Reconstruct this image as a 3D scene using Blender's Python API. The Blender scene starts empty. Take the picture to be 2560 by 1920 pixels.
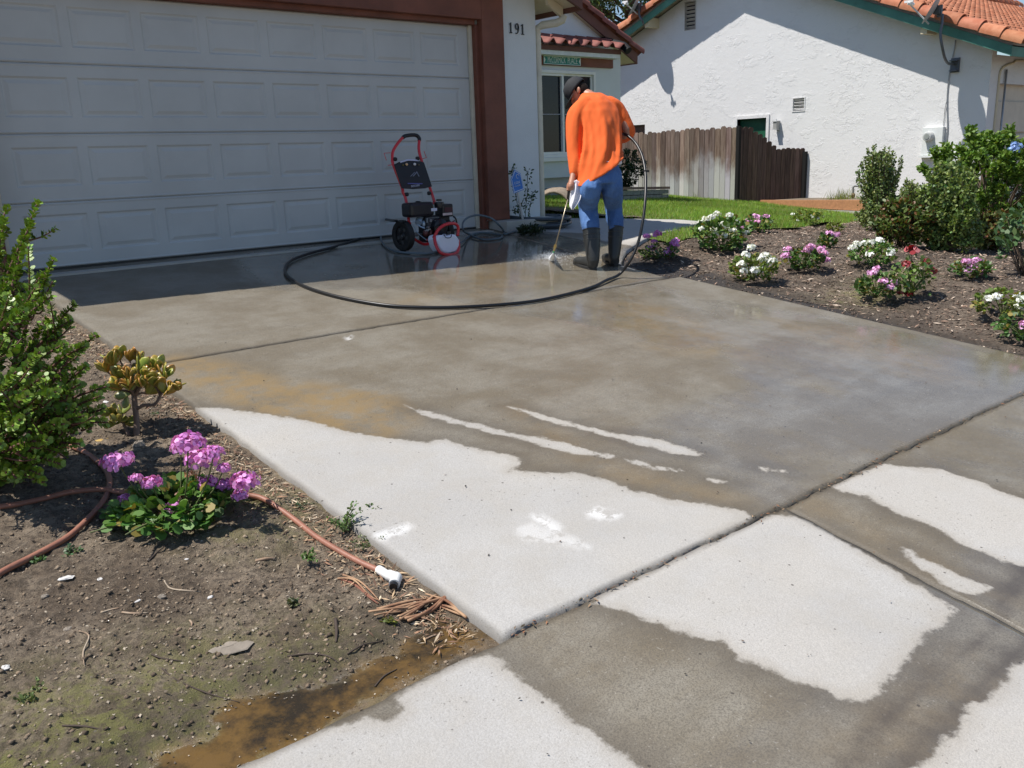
import bpy, bmesh, math, random
import numpy as np
from mathutils import Vector, Matrix
random.seed(7); RNG = np.random.default_rng(11)
SC = bpy.context.scene; COL = SC.collection
rad = math.radians

# ------------------------------------------------------------------ camera
FPX, YAW, PIT, ROL = 2200.0, 0.69291, 0.25198, -0.03507
CAM = np.array([-6.61252, -8.49712, 0.81444])
cf = np.array([math.sin(YAW)*math.cos(PIT), math.cos(YAW)*math.cos(PIT), -math.sin(PIT)])
_r = np.array([math.cos(YAW), -math.sin(YAW), 0.0]); _u = np.cross(_r, cf)
cr = _r*math.cos(ROL)+_u*math.sin(ROL); cu = -_r*math.sin(ROL)+_u*math.cos(ROL)
cam = bpy.data.objects.new('camera', bpy.data.cameras.new('camera')); COL.objects.link(cam)
m = Matrix(((cr[0], cu[0], -cf[0], CAM[0]), (cr[1], cu[1], -cf[1], CAM[1]), (cr[2], cu[2], -cf[2], CAM[2]), (0, 0, 0, 1)))
cam.matrix_world = m
cam.data.sensor_width = 36; cam.data.lens = 36*FPX/2560; cam.data.clip_end = 800; cam.data.clip_start = .05
SC.camera = cam
# ------------------------------------------------------------------ world, sun, exposure
SA, SB = .46, .26                                  # light travels (+SA, -SB, -1)
sdir = Vector((SA, -SB, -1)).normalized()
elev = math.asin(-sdir.z); azi = math.atan2(-sdir.x, -sdir.y)      # azimuth of the sun from +Y towards +X
W = bpy.data.worlds.new("World"); SC.world = W; W.use_nodes = True
wn = W.node_tree; sky = wn.nodes.new('ShaderNodeTexSky'); sky.sky_type = 'NISHITA'; sky.sun_disc = False
sky.sun_elevation = elev; sky.sun_rotation = azi; sky.air_density = 1.0; sky.dust_density = .3; sky.ozone_density = 3.0
wn.links.new(sky.outputs[0], wn.nodes['Background'].inputs[0]); wn.nodes['Background'].inputs[1].default_value = .085
sl = bpy.data.lights.new('sun', 'SUN'); sl.energy = 4.3; sl.angle = rad(.53); sl.color = (1, .955, .89)
so = bpy.data.objects.new('sun', sl); COL.objects.link(so); so.rotation_euler = sdir.to_track_quat('-Z', 'Y').to_euler()
SC.view_settings.view_transform = 'Standard'; SC.view_settings.look = 'None'
SC.view_settings.exposure = 0.47; SC.view_settings.gamma = 1

# ------------------------------------------------------------------ surveying helpers: photograph pixel -> world point
def ray(x, y): return cf*FPX+cr*(x-1280)-cu*(y-960)
def onp(x, y, n, d):
    v = ray(x, y); n = np.array(n, float); return CAM+v*((d-n@CAM)/(n@v))
def at(x, y, D): return CAM+ray(x, y)/FPX*D
SL = .105
def onX(x, y, X): return onp(x, y, (1, 0, 0), X)
def onY(x, y, Y): return onp(x, y, (0, 1, 0), Y)
def drv(x, y, dz=0): return onp(x, y, (0, -SL, 1), dz)
def sstep(a, b, x): t = np.clip((x-a)/(b-a), 0, 1); return t*t*(3-2*t)
def zlawn(x, y): return .166-.0695*np.minimum(x, 13)+.063*np.minimum(y, 8)
def zr(x, y):
    t = sstep(0, 3.0, x); return (SL*np.minimum(y, 1)-.02)*(1-t)+(zlawn(x, y)-.02)*t
def zbed(x, y): return SL*y-.03
def hit(x, y, fz=None):
    fz = fz or zr; v = ray(x, y); v = v/np.linalg.norm(v); t = 1.0; pt = t
    while t < 60:
        p = CAM+v*t
        if p[2] < fz(p[0], p[1]):
            a, b = pt, t
            for _ in range(20):
                c = (a+b)/2; p = CAM+v*c
                if p[2] < fz(p[0], p[1]): b = c
                else: a = c
            return CAM+v*b
        pt = t; t += .05
    return CAM+v*30
def depth(p): return float((np.array(p)-CAM)@cf)

# ------------------------------------------------------------------ materials
def mk(name):
    m = bpy.data.materials.new(name); m.use_nodes = True; return m, m.node_tree, m.node_tree.nodes['Principled BSDF']
def nd(nt, t, **kw):
    n = nt.nodes.new('ShaderNode'+t)
    for k, v in kw.items():
        if k.startswith('i_'):
            s = n.inputs[int(k[2:])] if k[2:].isdigit() else n.inputs[k[2:].replace('_', ' ')]
            if hasattr(v, 'is_output'): nt.links.new(v, s)
            else: s.default_value = v
        else: setattr(n, k, v)
    return n
def mth(nt, op, a, b=0., c=None):
    n = nt.nodes.new('ShaderNodeMath'); n.operation = op
    for i, v in enumerate([a, b] + ([c] if c is not None else [])):
        if hasattr(v, 'is_output'): nt.links.new(v, n.inputs[i])
        else: n.inputs[i].default_value = v
    return n.outputs[0]
def ramp(nt, v, a, b, c=0., d=1.):
    n = nt.nodes.new('ShaderNodeMapRange'); n.interpolation_type = 'SMOOTHSTEP'
    nt.links.new(v, n.inputs[0])
    for i, q in enumerate((a, b, c, d)): n.inputs[i+1].default_value = q
    return n.outputs[0]
def mix(nt, f, a, b, mode='MIX'):
    n = nt.nodes.new('ShaderNodeMix'); n.data_type = 'RGBA'; n.blend_type = mode
    for i, v in ((0, f), (6, a), (7, b)):
        if hasattr(v, 'is_output'): nt.links.new(v, n.inputs[i])
        else: n.inputs[i].default_value = (*v, 1) if isinstance(v, tuple) and len(v) == 3 else v
    return n.outputs[2]
def noise(nt, sc, det=4, rough=.55, vec=None, off=0):
    n = nt.nodes.new('ShaderNodeTexNoise'); n.inputs['Scale'].default_value = sc; n.inputs['Detail'].default_value = det
    n.inputs['Roughness'].default_value = rough
    if vec is None: vec = nt.nodes.new('ShaderNodeTexCoord').outputs['Object']
    if off:
        a = nt.nodes.new('ShaderNodeVectorMath'); a.inputs[1].default_value = (off, off*.7, off*1.3); nt.links.new(vec, a.inputs[0]); vec = a.outputs[0]
    nt.links.new(vec, n.inputs['Vector']); return n.outputs['Fac']
def stretch(nt, s):
    t = nt.nodes.new('ShaderNodeTexCoord'); mp = nt.nodes.new('ShaderNodeMapping'); mp.inputs['Scale'].default_value = s
    nt.links.new(t.outputs['Object'], mp.inputs[0]); return mp.outputs[0]
def attr(nt, name):
    n = nt.nodes.new('ShaderNodeAttribute'); n.attribute_name = name; return n
def bump(nt, bs, h, st, dist=.01):
    b = nt.nodes.new('ShaderNodeBump'); b.inputs['Strength'].default_value = st; b.inputs['Distance'].default_value = dist
    nt.links.new(h, b.inputs['Height'])
    if bs.inputs['Normal'].is_linked:
        nt.links.new(bs.inputs['Normal'].links[0].from_socket, b.inputs['Normal'])
    nt.links.new(b.outputs[0], bs.inputs['Normal'])
MC = {}
def pm(name, c, rough=.6, var=.12, sc=6, bmp=0, bsc=60, metal=0, spec=.5, vcol=False, trans=0, coat=0, st=None, sss=0, c2=None, dist=.01):
    if name in MC: return MC[name]
    m, nt, b = mk(name)
    vec = stretch(nt, st) if st else None
    n = noise(nt, sc, 5, .6, vec)
    if c2 is not None: col = mix(nt, ramp(nt, n, .35, .65), tuple(c), tuple(c2))
    else:
        lo = tuple(max(0, x*(1-var)) for x in c); hi = tuple(min(1, x*(1+var)) for x in c)
        col = mix(nt, ramp(nt, n, .25, .75), lo, hi)
    if vcol:
        col = mix(nt, 1.0, col, attr(nt, 'col').outputs['Color'], 'MULTIPLY')
    nt.links.new(col, b.inputs['Base Color'])
    b.inputs['Roughness'].default_value = rough; b.inputs['Metallic'].default_value = metal
    b.inputs['Specular IOR Level'].default_value = spec
    if coat: b.inputs['Coat Weight'].default_value = coat; b.inputs['Coat Roughness'].default_value = .15
    if bmp: bump(nt, b, noise(nt, bsc, 5, .6, vec), bmp, dist)
    if trans:
        tr = nt.nodes.new('ShaderNodeBsdfTranslucent'); nt.links.new(mix(nt, 1., col, (1.2, 1.25, .5), 'MULTIPLY'), tr.inputs[0])
        ms = nt.nodes.new('ShaderNodeMixShader'); ms.inputs[0].default_value = trans
        out = nt.nodes['Material Output']
        nt.links.new(b.outputs[0], ms.inputs[1]); nt.links.new(tr.outputs[0], ms.inputs[2]); nt.links.new(ms.outputs[0], out.inputs[0])
    MC[name] = m; return m

# ------------------------------------------------------------------ mesh builder
def frame(d):
    d = Vector(d).normalized(); a = Vector((0, 0, 1)) if abs(d.z) < .9 else Vector((1, 0, 0))
    x = d.cross(a).normalized(); y = d.cross(x).normalized(); return x, y, d
class MB:
    def __init__(s): s.v = []; s.f = []; s.mi = []; s.c = []
    def add(s, vs, fs, mi=0, col=(1, 1, 1)):
        o = len(s.v); s.v += [tuple(map(float, p)) for p in vs]; s.f += [tuple(i+o for i in f) for f in fs]
        s.mi += [mi]*len(fs); s.c += [col]*len(vs); return s
    def box(s, lo, hi, mi=0, M=None, col=(1, 1, 1)):
        x0, y0, z0 = lo; x1, y1, z1 = hi
        vs = [(x0, y0, z0), (x1, y0, z0), (x1, y1, z0), (x0, y1, z0), (x0, y0, z1), (x1, y0, z1), (x1, y1, z1), (x0, y1, z1)]
        if M is not None: vs = [M @ Vector(p) for p in vs]
        return s.add(vs, [(0, 3, 2, 1), (4, 5, 6, 7), (0, 1, 5, 4), (1, 2, 6, 5), (2, 3, 7, 6), (3, 0, 4, 7)], mi, col)
    def cbox(s, c, size, rz=0, rx=0, ry=0, mi=0, col=(1, 1, 1)):
        M = Matrix.Translation(c) @ Matrix.Rotation(rz, 4, 'Z') @ Matrix.Rotation(ry, 4, 'Y') @ Matrix.Rotation(rx, 4, 'X')
        h = [q/2 for q in size]; return s.box((-h[0], -h[1], -h[2]), (h[0], h[1], h[2]), mi, M, col)
    def tube(s, pts, r, n=8, mi=0, caps=True, col=(1, 1, 1), sm=0, flat=1.):
        pts = [Vector(p) for p in pts]
        if sm:
            pts, r = spline(pts, r, sm)
        k = len(pts); rs = r if isinstance(r, (list, tuple)) else [r]*k
        vs = []; fs = []; px = None
        for i, p in enumerate(pts):
            d = (pts[min(i+1, k-1)]-pts[max(i-1, 0)])
            if d.length < 1e-9: d = Vector((0, 0, 1))
            d.normalize()
            if px is None: px, _, _ = frame(d)
            px = (px-d*px.dot(d)); px = px.normalized() if px.length > 1e-6 else frame(d)[0]
            py = d.cross(px)
            for j in range(n):
                a = 2*math.pi*j/n; vs.append(p+px*math.cos(a)*rs[i]+py*math.sin(a)*rs[i]*flat)
        for i in range(k-1):
            for j in range(n):
                a = i*n+j; b = i*n+(j+1) % n; fs.append((a, b, b+n, a+n))
        if caps: fs += [tuple(reversed(range(n))), tuple(range((k-1)*n, k*n))]
        return s.add(vs, fs, mi, col)
    def lathe(s, prof, c, d=(0, 0, 1), n=20, mi=0, col=(1, 1, 1), cap=True):
        x, y, z = frame(d); c = Vector(c); vs = []; fs = []
        for (r, h) in prof:
            for j in range(n):
                a = 2*math.pi*j/n; vs.append(c+z*h+x*r*math.cos(a)+y*r*math.sin(a))
        for i in range(len(prof)-1):
            for j in range(n):
                a = i*n+j; b = i*n+(j+1) % n; fs.append((a, b, b+n, a+n))
        if cap: fs += [tuple(reversed(range(n))), tuple(range((len(prof)-1)*n, len(prof)*n))]
        return s.add(vs, fs, mi, col)
    def ball(s, c, r, n=10, mi=0, M=None, col=(1, 1, 1)):
        r = r if isinstance(r, (tuple, list)) else (r, r, r); vs = []; fs = []; k = n//2+1
        for i in range(k+1):
            t = math.pi*i/k
            for j in range(n):
                a = 2*math.pi*j/n; p = Vector((r[0]*math.sin(t)*math.cos(a), r[1]*math.sin(t)*math.sin(a), r[2]*math.cos(t)))
                if M is not None: p = M @ p
                vs.append(p+Vector(c))
        for i in range(k):
            for j in range(n):
                a = i*n+j; b = i*n+(j+1) % n; fs.append((a, a+n, b+n, b))
        return s.add(vs, fs, mi, col)
    def prism(s, poly, ext, mi=0, col=(1, 1, 1)):           # poly: 3D points, ext: vector
        k = len(poly); e = Vector(ext); vs = [Vector(p) for p in poly]+[Vector(p)+e for p in poly]
        fs = [tuple(reversed(range(k))), tuple(range(k, 2*k))]+[(i, (i+1) % k, (i+1) % k+k, i+k) for i in range(k)]
        return s.add(vs, fs, mi, col)
    def build(s, name, mats, parent=None, smooth=False, bevel=0, auto=None):
        me = bpy.data.meshes.new(name); me.from_pydata(s.v, [], s.f)
        for mm in (mats if isinstance(mats, (list, tuple)) else [mats]): me.materials.append(mm)
        me.polygons.foreach_set('material_index', s.mi)
        if smooth: me.polygons.foreach_set('use_smooth', [True]*len(s.f))
        if any(c != (1, 1, 1) for c in s.c):
            a = me.color_attributes.new('col', 'FLOAT_COLOR', 'POINT'); a.data.foreach_set('color', np.array([(*c, 1) for c in s.c], dtype=np.float32).ravel())
        me.validate(); me.update()
        bm = bmesh.new(); bm.from_mesh(me); bmesh.ops.recalc_face_normals(bm, faces=bm.faces); bm.to_mesh(me); bm.free()
        if auto is not None: me.set_sharp_from_angle(angle=rad(auto))
        o = bpy.data.objects.new(name, me); COL.objects.link(o)
        if parent is not None: o.parent = parent
        if bevel:
            b = o.modifiers.new('bevel', 'BEVEL'); b.width = bevel; b.segments = 2; b.limit_method = 'ANGLE'; b.angle_limit = rad(40)
        return o
def spline(pts, r, sub):
    out = []; ro = []; k = len(pts); rs = r if isinstance(r, (list, tuple)) else [r]*k
    for i in range(k-1):
        p0, p1, p2, p3 = pts[max(i-1, 0)], pts[i], pts[i+1], pts[min(i+2, k-1)]
        for j in range(sub):
            t = j/sub
            out.append(.5*((2*p1)+(p2-p0)*t+(2*p0-5*p1+4*p2-p3)*t*t+(3*p1-p0-3*p2+p3)*t**3)); ro.append(rs[i]+(rs[i+1]-rs[i])*t)
    out.append(pts[-1]); ro.append(rs[-1]); return out, ro
def npmesh(name, V, F, mat, parent=None, col=None, attrs=None, smooth=False):
    me = bpy.data.meshes.new(name); V = np.asarray(V, np.float32); F = np.asarray(F, np.int32); k = F.shape[1]
    me.vertices.add(len(V)); me.vertices.foreach_set('co', V.ravel())
    me.loops.add(F.size); me.loops.foreach_set('vertex_index', F.ravel())
    me.polygons.add(len(F)); me.polygons.foreach_set('loop_start', np.arange(len(F), dtype=np.int32)*k)
    me.polygons.foreach_set('loop_total', np.full(len(F), k, np.int32))
    if smooth: me.polygons.foreach_set('use_smooth', np.ones(len(F), bool))
    me.update(calc_edges=True)
    if col is not None:
        a = me.color_attributes.new('col', 'FLOAT_COLOR', 'POINT'); a.data.foreach_set('color', np.concatenate([col, np.ones((len(col), 1))], 1).astype(np.float32).ravel())
    for kx, vv in (attrs or {}).items():
        a = me.attributes.new(kx, 'FLOAT', 'POINT'); a.data.foreach_set('value', np.asarray(vv, np.float32))
    me.materials.append(mat); o = bpy.data.objects.new(name, me); COL.objects.link(o)
    if parent is not None: o.parent = parent
    return o
def empty(name, loc=(0, 0, 0)):
    o = bpy.data.objects.new(name, None); COL.objects.link(o); o.location = [float(q) for q in loc]; o.empty_display_size = .1; return o
def tag(o, label=None, cat=None, group=None, kind=None):
    if label: o['label'] = label
    if cat: o['category'] = cat
    if group: o['group'] = group
    if kind: o['kind'] = kind
    return o
def nrm(a): return a/np.maximum(np.linalg.norm(a, axis=1, keepdims=True), 1e-9)
LEAFSH = {                                            # outline in (along, across, lift)
 'rhomb': [(0, 0, 0), (.45, .5, .12), (1, 0, 0), (.45, -.5, .12)],
 'oval': [(0, 0, 0), (.25, .38, .1), (.65, .5, .12), (1, 0, .02), (.65, -.5, .12), (.25, -.38, .1)],
 'round': [(0, .08, 0), (.2, .5, .1), (.6, .62, .14), (1, .25, .06), (1, -.25, .06), (.6, -.62, .14), (.2, -.5, .1), (0, -.08, 0)],
 'blade': [(0, .5, 0), (1, 0, 0), (0, -.5, 0)]}
def leaves(name, P, D, Nn, L, Wd, C, mat, parent=None, shape='rhomb'):
    P = np.asarray(P, float); n = len(P); D = nrm(np.asarray(D, float)); A = nrm(np.cross(D, np.asarray(Nn, float))); Nn = np.cross(A, D)
    sh = np.array(LEAFSH[shape]); k = len(sh); L = np.broadcast_to(L, (n,)); Wd = np.broadcast_to(Wd, (n,))
    V = P[:, None, :]+D[:, None, :]*(sh[:, 0][None, :, None]*L[:, None, None])+A[:, None, :]*(sh[:, 1][None, :, None]*Wd[:, None, None])+Nn[:, None, :]*(sh[:, 2][None, :, None]*Wd[:, None, None])
    V = V.reshape(-1, 3); F = np.arange(n*k).reshape(n, k)
    Cc = np.repeat(np.asarray(C, float), k, axis=0)
    if parent is not None: V = V-np.array(parent.location)
    return npmesh(name, V, F, mat, parent, Cc)
def sdist(X, Y, poly):
    poly = np.asarray(poly, float); d = np.full(X.shape, 1e9); ins = np.zeros(X.shape, bool); n = len(poly)
    for i in range(n):
        x0, y0 = poly[i]; x1, y1 = poly[(i+1) % n]; dx, dy = x1-x0, y1-y0; L = dx*dx+dy*dy+1e-12
        t = np.clip(((X-x0)*dx+(Y-y0)*dy)/L, 0, 1); d = np.minimum(d, (X-x0-t*dx)**2+(Y-y0-t*dy)**2)
        c = ((y0 > Y) != (y1 > Y)) & (X < dx*(Y-y0)/(dy if abs(dy) > 1e-9 else 1e-9)+x0); ins ^= c
    d = np.sqrt(d); return np.where(ins, -d, d)
def vnoise(X, Y, s, seed=0):
    r = np.random.default_rng(seed); T = r.random((64, 64)); x = X*s; y = Y*s; xi = np.floor(x).astype(int); yi = np.floor(y).astype(int)
    fx = x-xi; fy = y-yi; fx = fx*fx*(3-2*fx); fy = fy*fy*(3-2*fy); g = lambda a, b: T[a % 64, b % 64]
    return (g(xi, yi)*(1-fx)+g(xi+1, yi)*fx)*(1-fy)+(g(xi, yi+1)*(1-fx)+g(xi+1, yi+1)*fx)*fy
def pxpoly(L): return [drv(*p)[:2] for p in L]

M_STUCCO1 = pm('stucco_blue_white', (.66, .70, .71), .9, .05, 1.5, .35, 90)
M_BROWN = pm('brown_trim_paint', (.175, .060, .036), .65, .25, 2.2, .3, 120)
M_BROWN2 = pm('fascia_paint', (.14, .055, .038), .65, .15, 4, .15, 80)
M_SOFFIT = pm('soffit_cream', (.62, .54, .38), .8, .08, 3)
M_WHITE = pm('white_paint', (.78, .78, .76), .5, .04, 4)
M_BLACK = pm('black_plastic', (.012, .012, .013), .45, .2, 8)
M_RED = pm('red_enamel', (.62, .022, .03), .3, .08, 5, coat=.3)
M_TILE1 = pm('red_brown_roof_tile', (.22, .068, .052), .75, .3, 5, .3, 60)
M_STEEL = pm('grey_metal', (.35, .36, .37), .4, .1, 8, metal=.6)
M_GREEN = pm('green_fascia_paint', (.06, .20, .155), .6, .25, 3)
M_GALV = pm('meter_grey', (.5, .51, .5), .5, .1, 10)
M_GLASSDK = pm('dark_glass', (.008, .011, .018), .10, .1, 3, spec=.35)
M_BARK = pm('bark', (.12, .085, .06), .9, .3, 20, .5, 60)

exec_parts = []
# ================================================================== GROUND
def concrete_mat():
    m, nt, b = mk('concrete'); wet = attr(nt, 'wet').outputs['Fac']; fl = attr(nt, 'film').outputs['Fac']; st = attr(nt, 'stain').outputs['Fac']; pt = attr(nt, 'paint').outputs['Fac']; dk = attr(nt, 'dark').outputs['Fac']
    gr = attr(nt, 'grime').outputs['Fac']
    n1 = noise(nt, 11, 5, .65); n2 = noise(nt, 1.3, 3); n3 = noise(nt, 160, 3, .7); n4 = noise(nt, 45, 5, .7, off=3)
    w = mth(nt, 'ADD', wet, mth(nt, 'MULTIPLY', mth(nt, 'SUBTRACT', n1, .5), .10))
    w = mth(nt, 'ADD', w, mth(nt, 'MULTIPLY', mth(nt, 'SUBTRACT', n4, .5), .03))
    wm = ramp(nt, w, -.012, .014)                       # crisp tide line
    halo = ramp(nt, w, 0., .16)                         # darkest just inside the edge, lighter towards the middle
    dry = mix(nt, ramp(nt, n2, .3, .7), (.455, .442, .42), (.40, .388, .37))
    dry = mix(nt, ramp(nt, noise(nt, 5, 6, .7, off=21), .4, .65, 0, .55), dry, (.40, .375, .335)); dry = mix(nt, ramp(nt, noise(nt, .8, 3, .6, off=23), .45, .6, 0, .5), dry, (.47, .44, .395))
    dry = mix(nt, ramp(nt, n3, .35, .65, 0, .5), dry, (.30, .285, .262))
    dry = mix(nt, ramp(nt, n4, .62, .75, 0, .45), dry, (.30, .28, .26))
    wc = mix(nt, ramp(nt, noise(nt, 2.2, 5, .65, off=7), .35, .65), (.178, .150, .108), (.250, .226, .182)); wc = mix(nt, ramp(nt, noise(nt, 1.1, 5, .7, vec=stretch(nt, (.5, 1.6, 1)), off=27), .48, .62, 0, .35), wc, (.155, .122, .075)); wc = mix(nt, ramp(nt, noise(nt, 3.5, 4, .6, vec=stretch(nt, (.35, 2.2, 1)), off=31), .5, .7, 0, .16), wc, (.12, .108, .09))
    wc = mix(nt, ramp(nt, n3, .42, .64, 0, .62), wc, (.10, .088, .07)); wc = mix(nt, ramp(nt, noise(nt, 26, 6, .75, off=41), .5, .7, 0, .34), wc, (.12, .10, .075))
    wc = mix(nt, ramp(nt, noise(nt, 80, 2, .5, off=5), .67, .73, 0, .5), wc, (.36, .33, .28))
    wc = mix(nt, mth(nt, 'MULTIPLY', mth(nt, 'SUBTRACT', 1., halo), .45), wc, (.088, .075, .06))
    sv = mth(nt, 'MULTIPLY', st, ramp(nt, noise(nt, 5, 5, .7, off=2), .3, .62))
    wc = mix(nt, mth(nt, 'MULTIPLY', sv, .8), wc, (.25, .17, .075))
    gv = ramp(nt, mth(nt, 'ADD', mth(nt, 'MULTIPLY', gr, .6), mth(nt, 'MULTIPLY', noise(nt, 9, 6, .7, off=9, vec=stretch(nt, (.8, .6, 1))), .5)), .46, .78)
    wc = mix(nt, mth(nt, 'MULTIPLY', gv, .78), wc, (.072, .058, .044))
    dry = mix(nt, ramp(nt, w, -.07, 0, 0, .38), dry, (.30, .265, .215))
    c = mix(nt, wm, dry, wc)
    c = mix(nt, mth(nt, 'MULTIPLY', pt, ramp(nt, n1, .42, .5)), c, (.8, .8, .79))
    spk = nd(nt, 'TexVoronoi', feature='F1'); spk.inputs['Scale'].default_value = 9; nt.links.new(nt.nodes.new('ShaderNodeTexCoord').outputs['Object'], spk.inputs['Vector'])
    c = mix(nt, ramp(nt, spk.outputs['Distance'], .035, .06, .75, 0.), c, (.05, .042, .035))
    pits = ramp(nt, noise(nt, 75, 2, .5, off=12), .66, .72, 0, .55); c = mix(nt, mth(nt, 'MULTIPLY', pits, ramp(nt, noise(nt, 1.9, 3, .6, off=14), .4, .6)), c, (.10, .09, .078))
    c = mix(nt, dk, c, (.05, .04, .03))
    nt.links.new(c, b.inputs['Base Color'])
    flm = mth(nt, 'MULTIPLY', wm, ramp(nt, mth(nt, 'ADD', fl, mth(nt, 'MULTIPLY', mth(nt, 'SUBTRACT', noise(nt, 3.5, 5, .65, vec=stretch(nt, (1, .5, 1)), off=4), .5), .95)), .1, .62))
    r = mth(nt, 'ADD', mth(nt, 'MULTIPLY', wm, -.42), .92)
    r = mth(nt, 'SUBTRACT', r, mth(nt, 'MULTIPLY', flm, .43))
    nt.links.new(r, b.inputs['Roughness'])
    nt.links.new(mth(nt, 'ADD', .35, mth(nt, 'MULTIPLY', flm, .55)), b.inputs['Specular IOR Level'])
    h = mth(nt, 'ADD', mth(nt, 'MULTIPLY', n3, .6), mth(nt, 'MULTIPLY', n4, .8))
    bp = nt.nodes.new('ShaderNodeBump'); bp.inputs['Distance'].default_value = .0035; nt.links.new(h, bp.inputs['Height'])
    nt.links.new(mth(nt, 'SUBTRACT', .8, mth(nt, 'MULTIPLY', flm, .73)), bp.inputs['Strength']); nt.links.new(bp.outputs[0], b.inputs['Normal'])
    return m
M_CONC = concrete_mat()
def c2212(L): k = 2560/2212.; return [(x*k, y*k) for x, y in L]
BR = lambda L: [(1280+x/1.728, 1000+y/1.728) for x, y in L]
BL = lambda L: [(x/1.728, 1000+y/1.728) for x, y in L]
DRY_DRIVE = [pxpoly(c2212([(425, 878), (500, 884), (560, 893), (640, 905), (700, 916), (740, 930), (800, 942), (860, 949), (920, 955), (960, 950), (1010, 965), (1060, 975), (1110, 985), (1120, 1003), (1100, 1018), (1180, 1022), (1240, 1022), (1290, 1032), (1345, 1046), (1360, 1060), (1400, 1066), (1450, 1080), (1500, 1083), (1560, 1094), (1614, 1106)]) + [(1880, 1290), (1700, 1400), (1500, 1500), (1300, 1620), (1180, 1640), (430, 1020)]),
    pxpoly([(1003, 1012), (1100, 1037), (1200, 1062), (1280, 1083), (1400, 1102), (1480, 1127), (1532, 1139), (1520, 1145), (1450, 1136), (1360, 1116), (1280, 1092), (1190, 1072), (1080, 1044)]),
    pxpoly([(1556, 1142), (1627, 1160), (1712, 1177), (1650, 1177), (1600, 1163)]), pxpoly([(1770, 1196), (1836, 1204), (1790, 1206)]),
    pxpoly([(1272, 1016), (1330, 1030), (1407, 1052), (1529, 1081), (1650, 1098), (1765, 1136), (1720, 1139), (1604, 1113), (1535, 1093), (1413, 1063), (1330, 1040)]),
    pxpoly([(1870, 1165), (1974, 1178), (1910, 1177)])]
DRY_WALK = [pxpoly(BR([(300, 862), (700, 640), (1020, 480), (1070, 488), (1150, 485), (1240, 500), (1340, 545), (1500, 640), (1700, 760), (1840, 850), (1925, 890), (1850, 970), (1740, 1050), (1680, 1170), (1600, 1230), (1550, 1290), (1500, 1300), (1400, 1280), (1330, 1240), (1200, 1215), (1100, 1160), (980, 1110), (900, 1040), (820, 1030), (700, 990), (560, 940), (450, 900), (360, 880)])),
    pxpoly(BR([(1355, 375), (1430, 340), (1600, 270), (1850, 300), (2000, 345), (2212, 430), (2900, 600), (3100, 1100), (2212, 718), (2190, 715), (2060, 670), (1950, 620), (1830, 550), (1680, 490), (1540, 420), (1420, 385)])),
    pxpoly(BR([(1690, 632), (1760, 665), (1850, 710), (1960, 760), (2080, 800), (2010, 835), (1900, 805), (1780, 735), (1700, 672)])),
    pxpoly(BL([(2100, 1092), (2000, 1110), (1900, 1170), (1700, 1260), (1685, 1290), (1730, 1330), (1700, 1385), (1560, 1385), (1380, 1410), (1240, 1460), (1050, 1560), (930, 1640), (300, 2300), (2200, 3100), (3200, 2000)])[:-1] + BR([(900, 1900), (550, 1580), (430, 1500), (330, 1430), (240, 1370), (150, 1280), (80, 1230), (0, 1170)]) + [(1244, 1641)]),
    pxpoly(BR([(1740, 1590), (1830, 1540), (1900, 1440), (1990, 1320), (2110, 1240), (2150, 1170), (2212, 1110), (2900, 800), (3400, 1500), (2500, 2300), (1500, 1900)]))]
STAIN = [(pxpoly([(420, 895), (520, 900), (700, 955), (960, 985), (1020, 1050), (960, 1085), (760, 1062), (600, 1010), (480, 960)]), 1.0), (pxpoly([(980, 760), (1230, 660), (1420, 690), (1300, 730)]), .35), (pxpoly([(1500, 750), (1680, 770), (1900, 900), (1650, 880), (1500, 800)]), .45), (pxpoly([(1900, 790), (2250, 860), (2440, 960), (2300, 950)]), .35), (pxpoly([(1280, 1020), (1500, 1150), (1850, 1250), (1700, 1240), (1500, 1180)]), .4)]
FILM = [(pxpoly([(1000, 700), (1400, 650), (1560, 680), (1700, 760), (1900, 850), (1700, 860), (1450, 800), (1200, 760)]), .55), (pxpoly([(1050, 600), (1400, 600), (1600, 680), (1500, 735), (1180, 740), (900, 690)]), .75), (pxpoly([(600, 640), (1300, 570), (1500, 620), (1300, 700), (700, 720)]), .5),
    (pxpoly([(1800, 760), (2050, 800), (2560, 900), (2560, 990), (2350, 1060), (2100, 1130), (1900, 1000)]), .55), (pxpoly([(2150, 1000), (2560, 880), (2560, 1010), (2250, 1080)]), .9), (pxpoly([(1600, 1080), (2100, 900), (2200, 1120), (1950, 1240)]), .45)]
GRIME = [(pxpoly(BR([(2212, 690), (2110, 820), (2060, 985), (1860, 1110), (1765, 1180), (1640, 1310), (1520, 1450), (1400, 1600), (1460, 1600), (1580, 1470), (1700, 1340), (1810, 1220), (1900, 1140), (2110, 1010), (2160, 860), (2300, 760)])), 1.), (pxpoly(BR([(2300, 960), (2160, 1060), (2060, 1160), (1970, 1280), (1870, 1390), (1760, 1450), (1620, 1600), (1720, 1600), (1810, 1500), (1920, 1420), (2020, 1300), (2100, 1190), (2180, 1110), (2300, 1020)])), 1.), (pxpoly([(2560, 1500), (2440, 1570), (2200, 1770), (1990, 1920), (1900, 2000), (2350, 2000), (2420, 1750), (2560, 1620)]), .52), (pxpoly([(2440, 1520), (2560, 1470), (2560, 1640), (2400, 1640)]), .5)]
FILMW = [(pxpoly([(2560, 1400), (2440, 1530), (2220, 1740), (1900, 1960), (2000, 2000), (2300, 1860), (2560, 1640)]), .75), (pxpoly([(2200, 1080), (2560, 960), (2700, 1200), (2350, 1150)]), .3)]
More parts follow.
